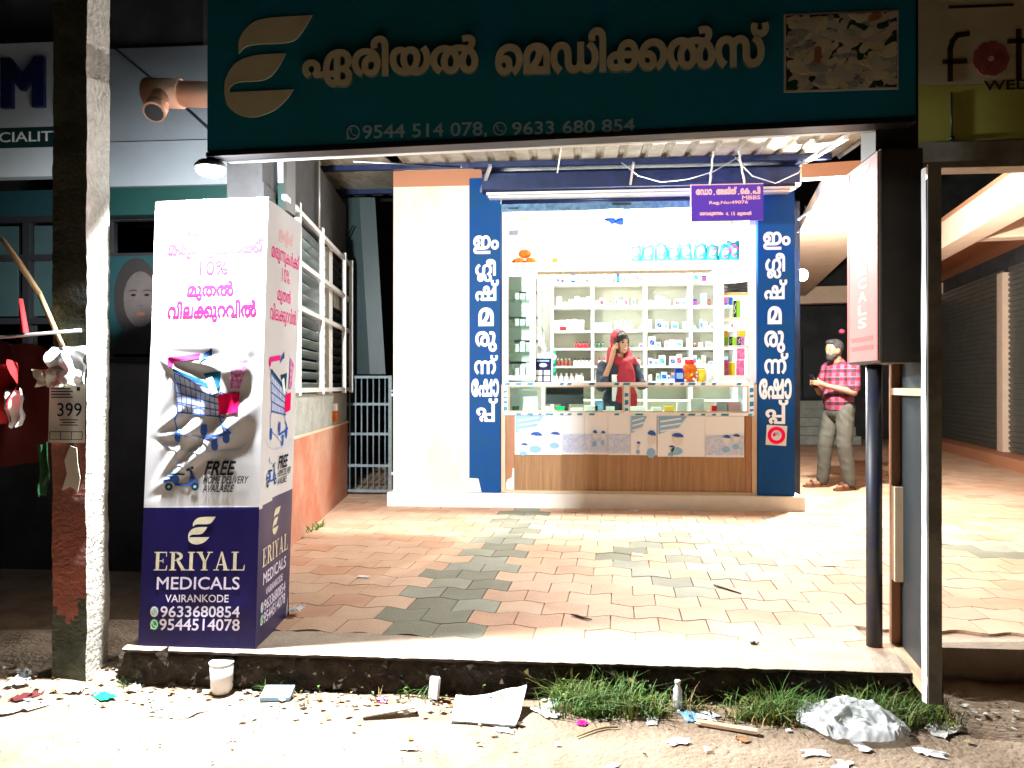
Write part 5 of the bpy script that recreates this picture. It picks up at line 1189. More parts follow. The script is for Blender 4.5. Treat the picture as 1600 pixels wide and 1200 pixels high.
# loft goods
def pack_bag(x, z, w, h, lean, m, label, group, dz=0.0):
    b = B()
    def fn(s):
        return lambda u, v: (x + (u - .5) * w * (1 - .12 * abs(v - .45)) + lean * v * h, 7.72 + s * .05 * math.sin(math.pi * u) ** .6 * math.sin(math.pi * min(1, v * 1.02)) ** .5 + .008 * math.sin(9 * u + 7 * v + x * 30),
                             z + v * h + .012 * math.sin(7 * u + x * 13) * (v > .8))
    b.grid(fn(-1), 8, 8, M[m]); b.grid(fn(1), 8, 8, M[m])
    o = tag(b.build('packet', smooth=True), label, 'packet', group)
    if m == 'tealbag':
        b = B()
        fr = lambda u, v, wd: (x + u * w + lean * (v + .5) * h, 7.72 - .058 - wd, z + (v + .5) * h)
        b.flat(ring(0, .05, .22, .27, 18, .2, 5.2), fr, .002, M['pink'])
        b.flat(disc(0, .05, .16, .12, 14), fr, .002, M['sky'])
        b.build('printed_mark', None, o)
for k, (x, h, ln) in enumerate(((.58, .19, .0), (.70, .19, .05), (.83, .21, .02), (.965, .17, -.1), (1.09, .20, -.12), (1.21, .20, .05), (1.325, .19, .08), (1.44, .19, .2), (1.545, .22, -.05))):
    pack_bag(x, 2.372, .125, h, ln, 'tealbag', ('teal packet leaning in the row of nine on the loft shelf'), 'teal packets on the loft')
for k, (x, z) in enumerate(((-.585, 2.372), (-.455, 2.372), (-.52, 2.455))):
    b = B()
    b.ball((x, 7.72, z + .045), (.068, .06, .046), M['orange'], 12)
    tag(b.build('packet'), ('orange packet at the far left of the loft shelf', 'orange packet beside the far left one on the loft shelf', 'orange packet lying on top of two others on the loft')[k], 'packet', 'orange packets on the loft')
for k in range(6):
    carton('small_box', -.28 + k * .06, 7.72, 2.372, .05, .05, .04 + .04 * (k % 2), ('bright', 'orange', 'paper')[k % 3], 'tiny white and orange box in the short row at the left of the loft', 'tiny boxes on the loft')
pack_bag(.20, 2.372, .10, .06, .3, 'tealbag', 'small teal packet lying flat left of the centre post on the loft', None)
pack_bag(.36, 2.372, .14, .11, .0, 'bright', 'clear white packet beside the centre post on the loft', None)
b = B()
for k in range(7):
    b.ball((.12 + .055 * k, 7.86, 2.80 + .022 * (k % 3) + .007 * k), (.07, .07, .034), M['bluebox' if k in (4, 6) else 'bright'], 10)
tag(b.build('cloth_bundle'), 'blue and white cloth bundle on the high beam left of the centre post', 'bundle')
# goods on the counter top
t = thing('card_stand', 'dark blue leaflet stand with white pockets on the left of the counter', 'leaflet stand', (-.32, 7.6, 1.206))
b = B(); b.hexa([(-.41, 7.55, 1.206), (-.25, 7.55, 1.206), (-.25, 7.62, 1.206), (-.41, 7.62, 1.206), (-.41, 7.60, 1.44), (-.25, 7.60, 1.44), (-.25, 7.62, 1.44), (-.41, 7.62, 1.44)], M['navy']); b.build('stand', None, t)
b = B()
frs = lambda u, v, w: (-.33 + u, 7.55 + (v - 1.206) * .214 - w, v)
for x in (-.07, .008):
    for z in (1.215, 1.275):
        b.flat(rect(x, z, x + .062, z + .05), frs, .004, M['paper'])
b.flat(disc(0, 1.375, .04, .02, 14), frs, .003, M['paper']); b.flat(rect(-.06, 1.41, .06, 1.425), frs, .003, M['sky'])
b.build('leaflet', None, t)
b = B(); b.ball((-.29, 7.72, 1.46), (.09, .07, .05), M['poly'], 12); tag(b.build('plastic_bag'), 'white plastic bag behind the dark leaflet stand', 'bag')
t = thing('candy_jar', 'round clear jar of orange sweets with a red lid on the counter', 'jar', (1.10, 7.62, 1.206))
b = B(); b.lathe((1.10, 7.62, 1.206), [(.05, 0), (.072, .015), (.075, .13), (.06, .17), (.045, .18)], M['orange'], 16); b.build('jar_body', None, t)
b = B()
for k in range(26):
    a = rnd.uniform(0, 6.28); b.ball((1.10 + .072 * math.cos(a), 7.62 + .072 * math.sin(a), 1.22 + rnd.random() * .12), .014, M[rnd.choice(('bright', 'redlid', 'yellow'))], 6)
b.build('sweets', None, t)
b = B(); b.lathe((1.10, 7.62, 1.387), [(.05, 0), (.05, .035), (.046, .04)], M['redlid'], 16); b.build('lid', None, t)
t = carton('tin', 1.0, 7.62, 1.206, .085, .08, .13, 'bluebox', 'blue pack standing left of the sweet jar', None, 'pack', 'sky')
b = B(); b.lathe((1.21, 7.63, 1.206), [(.042, 0), (.045, .12), (.03, .13)], M['yellow'], 14); tag(b.build('sweet_jar'), 'yellow tub standing right of the sweet jar', 'tub')
b = B(); b.lathe((1.29, 7.64, 1.206), [(.036, 0), (.04, .15), (.03, .16), (.042, .162), (.042, .18)], M['bright'], 14); tag(b.build('tub'), 'tall white tub at the right end of the counter top', 'tub')
# inside the glass case
tv = thing('monitor', 'black monitor back seen through the left pane of the display case', 'monitor', (-.12, 7.9, .92))
b = B(); b.box(-.31, .07, 7.80, 7.83, .985, 1.165, M['black']); b.build('screen', None, tv)
b = B(); b.box(-.16, -.08, 7.78, 7.86, .916, .985, M['black']); b.build('foot', None, tv)
for k, (x, w, h, m, l) in enumerate(((-.60, .07, .05, 'darkgreen', 'dark green item at the left end inside the case'), (-.50, .06, .07, 'paper', 'paper box near the left end inside the case'), (-.42, .06, .06, 'bright', 'white box left of the monitor inside the case'),
        (-.28, .09, .05, 'paper', 'low paper box in front of the monitor'), (-.16, .08, .05, 'green', 'green packet in front of the monitor'), (0., .12, .035, 'bright', 'flat white box in front of the monitor right side'),
        (.14, .13, .06, 'bright', 'white box right of the monitor'), (.22, .08, .11, 'sky', 'pale blue box right of the monitor'), (.33, .08, .05, 'paper', 'paper box left of the centre post'),
        (.60, .15, .05, 'bright', 'flat white box right of the centre post'), (.78, .09, .045, 'paper', 'low paper box left of the yellow one'), (.90, .09, .055, 'yellow', 'yellow box in the right half of the case'),
        (1.02, .09, .10, 'bright', 'white box right of the yellow box'), (1.17, .13, .13, 'bright', 'large white box in the right half of the case'), (1.33, .05, .06, 'redlid', 'small red item in the right half of the case'),
        (1.40, .10, .10, 'steel', 'grey foil pack near the right end of the case'), (1.52, .12, .10, 'palepink', 'white and pink box at the right end of the case'))):
    carton('case_item', x, 7.62, .917, w, .09, h, m, l, 'goods in the display case')

# ================================================================== FASCIA SIGN
FY = 3.21
fs = thing('fascia_sign', 'wide dark teal shop sign with cream raised lettering and a leaf logo above the forecourt', 'shop sign', (-.12, 3.25, 2.18))
def slope_box(b, x0, x1, y0, y1, z0, z1, m=None, t=.022):
    b.hexa([(x0, y0, z0 + t * (x0 + 1.6)), (x1, y0, z0 + t * (x1 + 1.6)), (x1, y1, z0 + t * (x1 + 1.6)), (x0, y1, z0 + t * (x0 + 1.6)), (x0, y0, z1), (x1, y0, z1), (x1, y1, z1), (x0, y1, z1)], m)
b = B(); slope_box(b, -1.60, 1.36, FY, 3.28, 2.185, 3.1); b.build('sign_board', 'signblue', fs, bevel=.004)
b = B()
b.hexa([(-1.602, FY - .005, 2.165), (1.362, FY - .005, 2.231), (1.362, 3.285, 2.231), (-1.602, 3.285, 2.165), (-1.602, FY - .005, 2.183), (1.362, FY - .005, 2.249), (1.362, 3.285, 2.249), (-1.602, 3.285, 2.183)], M['black'])
b.build('bottom_frame', None, fs)
b = B(); b.hexa([(-1.55, 3.30, 2.168), (1.34, 3.30, 2.232), (1.34, 3.33, 2.232), (-1.55, 3.33, 2.168), (-1.55, 3.30, 2.18), (1.34, 3.30, 2.244), (1.34, 3.33, 2.244), (-1.55, 3.33, 2.18)]); b.build('edge_angle', 'trim', fs)
pf = plane_y(FY)
b = B()
b.flat(fit(leaf_logo(), -1.52, 2.33, -1.13, 2.76), pf, .004, M['gold'])
b.build('leaf_logo', None, fs)
for wd, r in (([18, 50, 65, 49, 119], (-1.17, 2.445, -.41, 2.655)), ([71, 48, 35, 65, 163, 119, 58, 77], (-.34, 2.465, .78, 2.655))):
    b = B()
    b.flat(fit(malayalam([wd], 11), *r), pf, .016, M['gold'], M['goldside'])
    b.build('raised_lettering', None, fs)
for tx, r in (('9544 514 078,', (-.91, 2.215, -.375, 2.283)), ('9633 680 854', (-.27, 2.222, .24, 2.278))):
    b = B(); b.flat(fit(latin(tx, .010), *r), pf, .002); b.build('phone_number', 'phonetxt', fs)
for wa, r in ((True, (-.98, 2.22, -.922, 2.285)), (False, (-.35, 2.222, -.293, 2.28))):
    b = B(); b.flat(fit(phone_icon(wa), *r), pf, .002); b.build('phone_symbol', 'phonetxt', fs)
b = B()
b.flat(rect(.842, 2.365, 1.292, 2.685), pf, .003, M['oldpaper'])
b.flat(rect(.850, 2.373, 1.284, 2.677), pf, .004, M['brownprint'])
rnd = random.Random(21)
cells = [(i, j) for i in range(13) for j in range(10)]
rnd.shuffle(cells)
for k, (i, j) in enumerate(cells + cells[:60]):
    cx, cy = .875 + i * .0322 + rnd.uniform(-.012, .012), 2.392 + j * .0293 + rnd.uniform(-.01, .01)
    a = rnd.gauss(.2, .6); L = rnd.uniform(.012, .024); w = rnd.uniform(.024, .032)
    ca, sa = math.cos(a), math.sin(a)
    cap = [(min(1.283, max(.851, cx + ca * px - sa * py)), min(2.676, max(2.374, cy + sa * px + ca * py))) for px, py in
           [(L + w / 2 * math.cos(t), w / 2 * math.sin(t)) for t in (-1.57, -.8, 0, .8, 1.57)] + [(-L + w / 2 * math.cos(t), w / 2 * math.sin(t)) for t in (1.57, 2.4, 3.14, 3.9, 4.71)]]
    m = rnd.choice(('gold', 'oldpaper', 'oldpaper', 'ysign', 'cement', 'cement' if cy < 2.5 else 'gold', 'lamside' if rnd.random() < .3 else 'gold', 'darkgreen' if rnd.random() < .4 else 'oldpaper'))
    b.flat((cap, [(0, q, q + 1) for q in range(1, 9)]), pf, .0045 + .00002 * k, M[m])
b.build('pill_picture', None, fs)

rs = thing('fascia_sign', 'yellowish neighbouring shop sign with dark round letters beside the teal one', 'shop sign', (2.2, 3.53, 2.2))
b = B()
b.box(1.47, 3.4, 3.50, 3.56, 2.485, 3.15, M['ysign']); b.box(1.47, 3.4, 3.50, 3.56, 2.235, 2.483, M['ysign2'])
b.build('sign_board', None, rs)
b = B(); b.box(1.46, 3.4, 3.49, 3.60, 2.12, 2.233, M['sheet']); b.build('bottom_trim', None, rs)
b = B(); pr = plane_y(3.50)
b.flat(strokes([(1.625, 2.505), (1.625, 2.64), (1.635, 2.675), (1.655, 2.70), (1.70, 2.705)], .022), pr, .004, M['brownprint'])
b.flat(strokes([(1.60, 2.585), (1.69, 2.585)], .020), pr, .004, M['brownprint'])
b.flat(strokes([(1.91, 2.505), (1.91, 2.71)], .022), pr, .004, M['brownprint'])
b.flat(strokes([(1.87, 2.665), (2.02, 2.665)], .020), pr, .004, M['brownprint'])
for k in range(9):
    a = k * 2 * math.pi / 9
    b.flat(disc(1.795 + .042 * math.cos(a), 2.592 + .042 * math.sin(a), .036, .036, 10), pr, .003 + .0002 * k, M['flower'])
b.flat(disc(1.795, 2.592, .012, .012, 8), pr, .006, M['ysign'])
b.flat(fit(latin('WEDD', .01), 1.765, 2.455, 2.02, 2.497), pr, .003, M['brownprint'])
b.flat(rect(1.62, 2.818, 1.89, 2.83), pr, .002, M['brownprint'])
b.build('lettering', None, rs)
b = B(); b.ball((1.63, 3.495, 2.25), .012, M['black'], 8); b.tube([(1.63, 3.497, 2.25), (1.63, 3.497, 2.45)], .004, M['black'], 6); b.build('bolt', None, rs)

# ================================================================== CORNER LAMP
lamp = thing('flood_lamp', 'glaring white lamp under the left corner of the teal sign', 'lamp', (-1.615, 3.275, 2.2))
b = B(); b.bar((-1.60, 3.275, 2.20), (-1.615, 3.275, 2.165), .03, .03, M['black']); b.lathe((-1.615, 3.275, 2.134), [(.066, 0), (.068, .012), (.05, .030)], M['darkmetal'], 14); b.build('bracket', None, lamp)
b = B(); b.ball((-1.615, 3.275, 2.124), (.062, .062, .030), M['bulb'], 16); b.build('bulb', None, lamp)
def point_light(name, loc, power, col, parent, r=.03):
    L = bpy.data.lights.new(name, 'POINT'); L.energy = power; L.color = col; L.shadow_soft_size = r
    o = bpy.data.objects.new(name, L); COL.objects.link(o); o.parent = parent
    o.location = Vector(loc) - Vector(parent.location)
    return o
# flood light: throws down over the road and in towards the shop
L = bpy.data.lights.new('lamp_light', 'SPOT'); L.energy = LAMP_CORNER; L.color = (.95, .98, 1.0); L.shadow_soft_size = .03
L.spot_size = math.radians(180); L.spot_blend = .55
lo = bpy.data.objects.new('lamp_light', L); COL.objects.link(lo); lo.parent = lamp
lo.location = Vector((-1.615, 3.275, 2.082)) - Vector(lamp.location)
lo.rotation_euler = Vector((.30, 1.0, -.9)).to_track_quat('-Z', 'Y').to_euler()

# ================================================================== ROOF OVER THE FORECOURT
def roof_z(y):
    return 3.06 + (y - 3.4) * .058
rf = thing('canopy_roof', 'corrugated metal canopy roof between the teal sign and the shop front', 'roof', (0, 5.4, 3.0))
b = B()
prof = []
x = -2.95
while x < 2.35:
    prof += [(x, 0), (x + .12, 0), (x + .14, .03), (x + .18, .03), (x + .20, 0)]
    x += .20
def strip(p, y0, y1):
    for (xa, za), (xb, zb) in zip(p, p[1:]):
        if xb - xa < 1e-6:
            continue
        b.hexa([(xa, y0, roof_z(y0) + za), (xb, y0, roof_z(y0) + zb), (xb, y1, roof_z(y1) + zb), (xa, y1, roof_z(y1) + za),
                (xa, y0, roof_z(y0) + za + .004), (xb, y0, roof_z(y0) + zb + .004), (xb, y1, roof_z(y1) + zb + .004), (xa, y1, roof_z(y1) + za + .004)], M['sheet'])
strip([p for p in prof if p[0] >= -1.7], 3.42, 7.42)
strip([p for p in prof if p[0] < -1.69], 6.0, 8.7)
b.build('roof_sheet', None, rf)
b = B()
for y in (4.3, 5.8, 7.15):
    b.box(-2.95 if y > 6 else -1.68, 2.3, y, y + .05, roof_z(y) - .055, roof_z(y) - .006)
b.box(-2.95, -1.83, 8.3, 8.35, roof_z(8.3) - .055, roof_z(8.3) - .006)
b.build('purlin', 'shutblue', rf)
b = B()
b.bar((-.80, 7.1, 3.22), (-.93, 7.43, 3.05), .03, .03); b.bar((.52, 7.1, 3.22), (.50, 7.24, 3.05), .02, .02)
b.bar((2.06, 7.3, 3.21), (1.76, 5.2, 2.80), .03, .03)
b.build('brace', 'steel', rf)
c = thing('rope', 'short white cord end hanging from the canopy left of centre', 'cord', (-.18, 6.6, 2.95)); b = B()
b.tube([(-.13, 6.6, 3.22), (-.15, 6.6, 3.1), (-.165, 6.6, 3.0)], .006, M['paper'], 6); b.build('cord', None, c)
for nm, pts, r, m, lab in (
        ('cable', [(.40, 6.9, 3.16), (.55, 6.9, 3.04), (.75, 6.9, 2.98), (.98, 6.9, 3.0), (1.2, 6.9, 3.06), (1.45, 6.9, 3.2)], .005, 'steel', 'thin grey cable looping left of the hanging violet board'),
        ('cable', [(1.40, 6.95, 3.2), (1.55, 6.95, 3.03), (1.75, 6.95, 2.96), (1.95, 6.95, 3.05), (2.06, 6.95, 3.2)], .005, 'steel', 'thin grey cable looping right of the hanging violet board'),
        ('cable', [(-.52 - .5, 3.45, 2.20), (-.52, 3.44, 2.16)], .004, 'black', 'short black cable under the teal sign edge')):
    b = B(); b.tube(pts, r, M[m], 6); tag(b.build(nm), lab, 'cable')

# hanging doctor's board
ds = thing('hanging_sign', 'small violet name board hung on two white ropes before the shop opening', 'sign', (1.3, 6.8, 2.6))
b = B(); b.box(.99, 1.61, 6.80, 6.815, 2.605, 2.925); b.build('board', 'violet', ds)
b = B(); pd = plane_y(6.80)
b.flat(rect(.99, 2.605, .998, 2.925), pd, .001); b.flat(rect(.998, 2.917, 1.61, 2.925), pd, .001)
w = malayalam([[72, 35, 64]], 14); w2 = malayalam([[9, 30, 65, 38, 77]], 14); w3 = malayalam([[71, 23]], 14); w4 = malayalam([[44, 65]], 14)
b.flat(fit(w, 1.035, 2.83, 1.175, 2.885), pd, .002); b.flat(disc(1.192, 2.834, .006), pd, .002)
b.flat(fit(w2, 1.21, 2.83, 1.385, 2.90), pd, .002); b.flat(disc(1.40, 2.834, .006), pd, .002)
b.flat(fit(w3, 1.415, 2.83, 1.495, 2.885), pd, .002); b.flat(disc(1.508, 2.834, .006), pd, .002)
b.flat(fit(w4, 1.52, 2.83, 1.585, 2.897), pd, .002)
b.flat(fit(latin('MBBS', .02), 1.43, 2.785, 1.585, 2.82), pd, .002)
b.flat(fit(latin('Reg.No:49076', .02), 1.15, 2.742, 1.48, 2.778), pd, .002)
b.flat(fit(malayalam([[73, 55, 23, 67, 72, 203, 50, 6]], 10), 1.07, 2.645, 1.27, 2.682), pd, .002)
b.flat(fit(latin('4. 15', .02), 1.29, 2.65, 1.37, 2.68), pd, .002)
b.flat(fit(malayalam([[48, 67, 38, 119]], 10), 1.39, 2.642, 1.51, 2.684), pd, .002)
b.build('lettering', 'palepink', ds)
for x0, x1 in ((1.185, 1.155), (1.40, 1.455)):
    b = B()
    b.tube([(x0 + (x1 - x0) * k / 8 + .004 * math.sin(k * 2.2), 6.795, 3.21 - (3.21 - 2.915) * k / 8) for k in range(9)], .009, M['paper'], 7)
    b.build('rope', None, ds)

# ================================================================== BANNER BOX
bn = thing('banner_box', 'tall square stand wrapped in white and navy printed flex cloth beside the forecourt', 'banner', (-1.68, 3.55, 0))
def crease(u, v):
    """raised folds that fan out of the tie points on both edges"""
    d = 0.0
    def fan(cx, cy, angs, amp, w, fall):
        s = 0.0
        dx, dy = (u - cx) * .53, (v - cy) * 2.03
        r = math.hypot(dx, dy)
        if r < 1e-5:
            return 0
        a = math.atan2(dy, dx)
        for A, k in angs:
            t = (a - math.radians(A))
            s += k * math.exp(-(t * r / (w * (.45 + r))) ** 2) * math.exp(-((r - fall * .5) / fall) ** 2)
        return s * amp
    d += fan(1.0, .555, ((212, 1), (222, -1), (231, 1.1), (240, -1), (248, 1), (255, -.9), (262, .8), (268, -.6), (202, -.7)), .0095, .042, .62)
    d += fan(0.0, .47, ((38, .8), (22, -1), (8, 1), (-8, -1), (52, -.5)), .0040, .040, .30)
    d += fan(0.0, .66, ((-12, 1), (-22, -1), (-32, 1), (-42, -.7), (-4, -.6)), .0045, .036, .36)
    d += fan(0.0, .335, ((40, 1), (48, -1), (56, 1), (64, -.7), (30, -.6)), .0085, .042, .50)
    d += fan(1.0, .72, ((190, .7), (200, -.6)), .006, .06, .3)
    d += .004 * math.sin(v * 9 + u * 3) * (1 - v)
    d += .006 * math.exp(-((v - .09) / .03) ** 2) * math.sin(u * 9)
    if v < .3155:
        d *= .55
    edge = min(1, 8 * u, 8 * (1 - u)) * min(1, 6 * (1 - v))
    return d * max(0, edge) * max(0.0, min(1.0, (.735 - v) / .06))
def front_xyz(u, v, w=0.0):
    xl = -1.965 + .070 * v; xr = -1.42 + .045 * v
    return (xl + (xr - xl) * u, 3.300 + .03 * v - w - crease(u, v), -.02 + .01 * u + 2.025 * v)
def side_xyz(u, v, w=0.0):
    x = -1.42 + .045 * v - (.05 - .02 * v) * u
    n = .010 * math.sin(u * 5 + v * 7) * (u * (1 - u) * 4) * (.3 + v * .3)
    return (x + w + n, 3.300 + .03 * v + (.52 - .02 * v) * u, -.01 + 2.015 * v)
NV = .3155
b = B()
b.grid(lambda u, v: front_xyz(u, v), 120, 300, lambda u, v: M['navy'] if v < NV else M['cloth'])
b.grid(lambda u, v: side_xyz(u, v), 24, 160, lambda u, v: M['navy'] if v < NV - .002 + .012 * math.sin(u * 2) else M['cloth'])
b.grid(lambda u, v: (-1.955 + .06 * v, 3.32 + .5 * u, 2.0 * v), 4, 8, lambda u, v: M['navy'] if v < NV else M['cloth'])
b.grid(lambda u, v: (-1.955 + .49 * u, 3.815, 1.66 * v), 4, 8, lambda u, v: M['navy'] if v < NV else M['cloth'])
b.build('cloth_wrap', None, bn, smooth=True, recalc=False)
b = B()
for x, y in ((-1.90, 3.36), (-1.45, 3.36), (-1.90, 3.79), (-1.48, 3.79)):
    b.bar((x, y, -.1), (x + .02, y, 1.98 if y < 3.5 else 1.64), .025, .025, M['steel'])
b.build('inner_frame', None, bn)
def banner_art(fr, name, side):
    top = B(); sub = 0.0007
    F = lambda shape, m, k=0, tgt=None: (tgt or top).flat(refine(shape, .018, .53, 2.03), fr, sub + k * .0003, M[m], walls=False)
    F(fit(malayalam([[11, 6, 172, 66, 57, 77]], (3 if side else 10), 3), .285, .915, .765, .960), 'palepink' if side else 'offerpale')
    F(fit(malayalam([[48, 50, 67, 203, 67, 23, 120, 163, 77]], (3 if side else 10), 3), .123, .868, .975, .914), 'pink' if side else 'offer')
    F(fit(latin('10%', .0 if side else .016), .407, .831, .665, .864), 'pink' if side else 'offer')
    F(fit(malayalam([[48, 67, 38, 119]], (3 if side else 10), 3), .307, .776, .72, .818), 'pink' if side else 'offer')
    F(fit(malayalam([[55, 65, 52, 163, 67, 51, 55, 65, 119]], (3 if side else 10), 3), .141, .727, .924, .776), 'offer' if not side else 'pink')
    top.build('offer_text', None, bn, smooth=True)
    a = B(); sub = 0.0018
    G = lambda shape, m, k=0: a.flat(refine(shape, .018, .53, 2.03), fr, sub + k * .0003, M[m], walls=False)
    # shopping trolley
    G(strokes([(.17, .645), (.44, .652)], .012), 'pink', 1); G(disc(.185, .640, .028, .011, 10), 'pink', 2)
    G(quad((.44, .638), (.53, .652), (.545, .668), (.47, .655)), 'blueprint', 1); G(quad((.52, .650), (.55, .652), (.545, .668), (.53, .667)), 'tealprint', 2)
    basket = [(.22, .615), (.69, .565), (.67, .515), (.27, .528)]
    G(quad(*basket), 'paleblue', 0)
    for k in range(11):
        t = k / 10
        G(strokes([(.22 + .47 * t, .615 - .05 * t), (.27 + .40 * t, .528 - .013 * t)], .006), 'blueprint', 2)
    for k in range(5):
        t = k / 4
        G(strokes([(.22 + .05 * t, .615 - .087 * t), (.69 - .02 * t, .565 - .05 * t)], .003), 'blueprint', 3)
    G(strokes([(.215, .622), (.44, .598), (.62, .572)], .007), 'tealprint', 4)
    G(quad((.475, .612), (.64, .617), (.63, .580), (.57, .574)), 'tealprint', 5); G(quad((.50, .600), (.555, .606), (.62, .570), (.57, .566)), 'letter', 6)
    G(quad((.72, .578), (.80, .578), (.88, .640), (.74, .655)), 'purpleprint', 5)
    for k in range(8):
        G(disc(.76 + .035 * (k % 3), .600 + .016 * (k // 3), .012, .004, 6), 'palepink', 7)
    G(quad((.62, .520), (.795, .526), (.80, .570), (.625, .565)), 'hotpink', 7)
    G(strokes([(.27, .528), (.24, .510), (.26, .485), (.46, .468), (.74, .480)], .006), 'blueprint', 2)
    G(strokes([(.62, .520), (.66, .498), (.74, .480)], .006), 'blueprint', 3); G(strokes([(.27, .487), (.46, .468), (.60, .452), (.76, .478)], .007), 'paleblue', 3)
    for cx, cy in ((.27, .472), (.50, .484), (.60, .452), (.70, .468)):
        G(disc(cx, cy, .030, .011, 10), 'blueprint', 5); G(quad((cx - .03, cy), (cx + .03, cy), (cx + .025, cy + .016), (cx - .02, cy + .016)), 'blueprint', 4)
    G(strokes([(.13, .465), (.2, .45), (.34, .440), (.55, .437), (.80, .442), (.9, .455)], .003), 'paleblue', 1)
    # scooter
    for cx in (.210, .440):
        G(disc(cx, .3625, .033, .0088, 16), 'tealprint', 3); G(disc(cx, .3625, .013, .0035, 8), 'paleblue', 5)
    G(outline([(.160, .372), (.172, .384), (.215, .387), (.285, .388), (.300, .378), (.285, .368), (.262, .364), (.258, .368), (.235, .3735), (.205, .3745), (.180, .371)]), 'blueprint', 2)
    G(outline([(.205, .388), (.215, .3925), (.30, .393), (.345, .3905), (.340, .3875), (.29, .3885)]), 'tealprint', 3)
    G(quad((.265, .3645), (.395, .3645), (.395, .3685), (.28, .3685)), 'blueprint', 3)
    G(outline([(.378, .366), (.392, .385), (.388, .396), (.405, .397), (.425, .384), (.462, .373), (.470, .366), (.455, .3715), (.425, .3735), (.405, .369), (.398, .3645)]), 'blueprint', 2)
    G(strokes([(.400, .396), (.382, .401), (.362, .399)], .006), 'tealprint', 4); G(disc(.408, .404, .012, .0035, 8), 'tealprint', 4)
    G(quad((.168, .379), (.225, .380), (.222, .384), (.176, .3835)), 'paleblue', 4)
    G(strokes([(.245, .398), (.262, .410), (.30, .412), (.355, .405)], .004), 'paleblue', 2); G(disc(.262, .4165, .020, .006, 10), 'paleblue', 3)
    # offer lines
    for s, r in (('FREE', (.512, .387, .765, .418)), ('HOME DELIVERY', (.505, .3685, .89, .385)), ('AVAILABLE', (.505, .350, .765, .3665))):
        sh = fit(latin(s, .02 if s == 'FREE' else .012), *r)
        sh = ([(u + .9 * (v - r[1]), v) for u, v in sh[0]], sh[1])
        G(sh, 'blackprint', 3)
    a.build('pictures', None, bn, smooth=True)
    n = B()
    H = lambda shape, m, k=0: n.flat(refine(shape, .018, .53, 2.03), fr, sub + k * .0003, M[m], walls=False)
    H(fit(leaf_logo(), .397, .235, .629, .296), 'silver')
    H(fit(serif_word(), .112, .178, .89, .219), 'silver')
    H(fit(latin('MEDICALS', .010), .144, .136, .852, .164), 'lilac')
    H(fit(latin('VAIRANKODE', .012), .223, .108, .764, .125), 'lilac')
    H(fit(latin('9633680854', .014), .189, .075, .863, .100), 'lilac')
    H(fit(latin('9544514078', .014), .182, .046, .865, .072), 'lilac')
    H(disc(.135, .0875, .037, .0122, 18), 'phonetxt'); H(fit(phone_icon(), .104, .077, .166, .098), 'letter', 2)
    H(disc(.137, .059, .037, .0128, 18), 'green'); H(fit(phone_icon(True), .106, .048, .168, .070), 'letter', 2)
    n.build('shop_name', None, bn, smooth=True)
banner_art(front_xyz, 'front', False)
banner_art(side_xyz, 'side', True)

# ================================================================== CONCRETE POLE WITH POSTERS
px0, px1, py0, py1 = -2.325, -2.165, 3.235, 3.40
up = thing('utility_pole', 'weathered concrete utility pole with faded red paint and posters beside the road', 'pole', (-2.25, 3.31, -.16))
b = B()
def pole_pt(x, y, z):
    return (x + .006 * noise.noise((z * 5, x * 9, y * 9)) + .004 * noise.noise((z * 23, x, y)), y + .005 * noise.noise((z * 7, x * 5, 4)), z)
NZ = 110
for face in range(4):
    c = [(px0, py0), (px1, py0), (px1, py1), (px0, py1)]
    (xa, ya), (xb, yb) = c[face], c[(face + 1) % 4]
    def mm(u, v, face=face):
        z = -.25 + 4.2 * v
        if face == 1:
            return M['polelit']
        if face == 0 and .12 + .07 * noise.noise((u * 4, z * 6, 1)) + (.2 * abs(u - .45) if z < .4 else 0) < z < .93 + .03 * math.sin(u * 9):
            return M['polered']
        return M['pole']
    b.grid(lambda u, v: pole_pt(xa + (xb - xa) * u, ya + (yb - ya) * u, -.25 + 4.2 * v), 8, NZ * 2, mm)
b.build('shaft', None, up, smooth=False)
b = B()
b.flat(outline([(-2.275, .705), (-2.25, .78), (-2.262, .84), (-2.235, .905), (-2.205, .895), (-2.20, .83), (-2.188, .76), (-2.20, .70), (-2.235, .725)]), plane_y(3.228), .002)
b.build('paint_patch', 'oldpaper', up)
pst = thing('poster', 'torn printed paper poster with a large number on the concrete pole', 'poster', (-2.24, 3.22, .92))
b = B()
b.grid(lambda u, v: (-2.335 + .168 * u + .006 * v, 3.222 - .006 * math.sin(u * 4) - .004 * v * u, .918 + .262 * v), 8, 8, M['oldpaper'])
b.build('sheet', None, pst)
b = B(); pp = plane_y(3.212)
b.flat(fit(latin('399', .004), -2.285, 1.035, -2.172, 1.095), pp, .001)
for k in range(4):
    b.flat(rect(-2.315, 1.155 - k * .0125, -2.225 + .012 * (k % 2), 1.160 - k * .0125), pp, .0006)
b.flat(rect(-2.195, 1.148, -2.18, 1.165), pp, .0006)
for k in range(3):
    b.flat(rect(-2.275 + .012 * (k % 2), 1.018 - k * .0115, -2.19 - .01 * (k % 2), 1.0225 - k * .0115), pp, .0006)
b.flat(rect(-2.322, .966, -2.168, .9695), pp, .0006); b.flat(rect(-2.322, .932, -2.168, .935), pp, .0006)
for x in (-2.322, -2.272, -2.221, -2.171):
    b.flat(rect(x, .935, x + .003, .966), pp, .0006)
b.build('print', 'blackprint', pst)
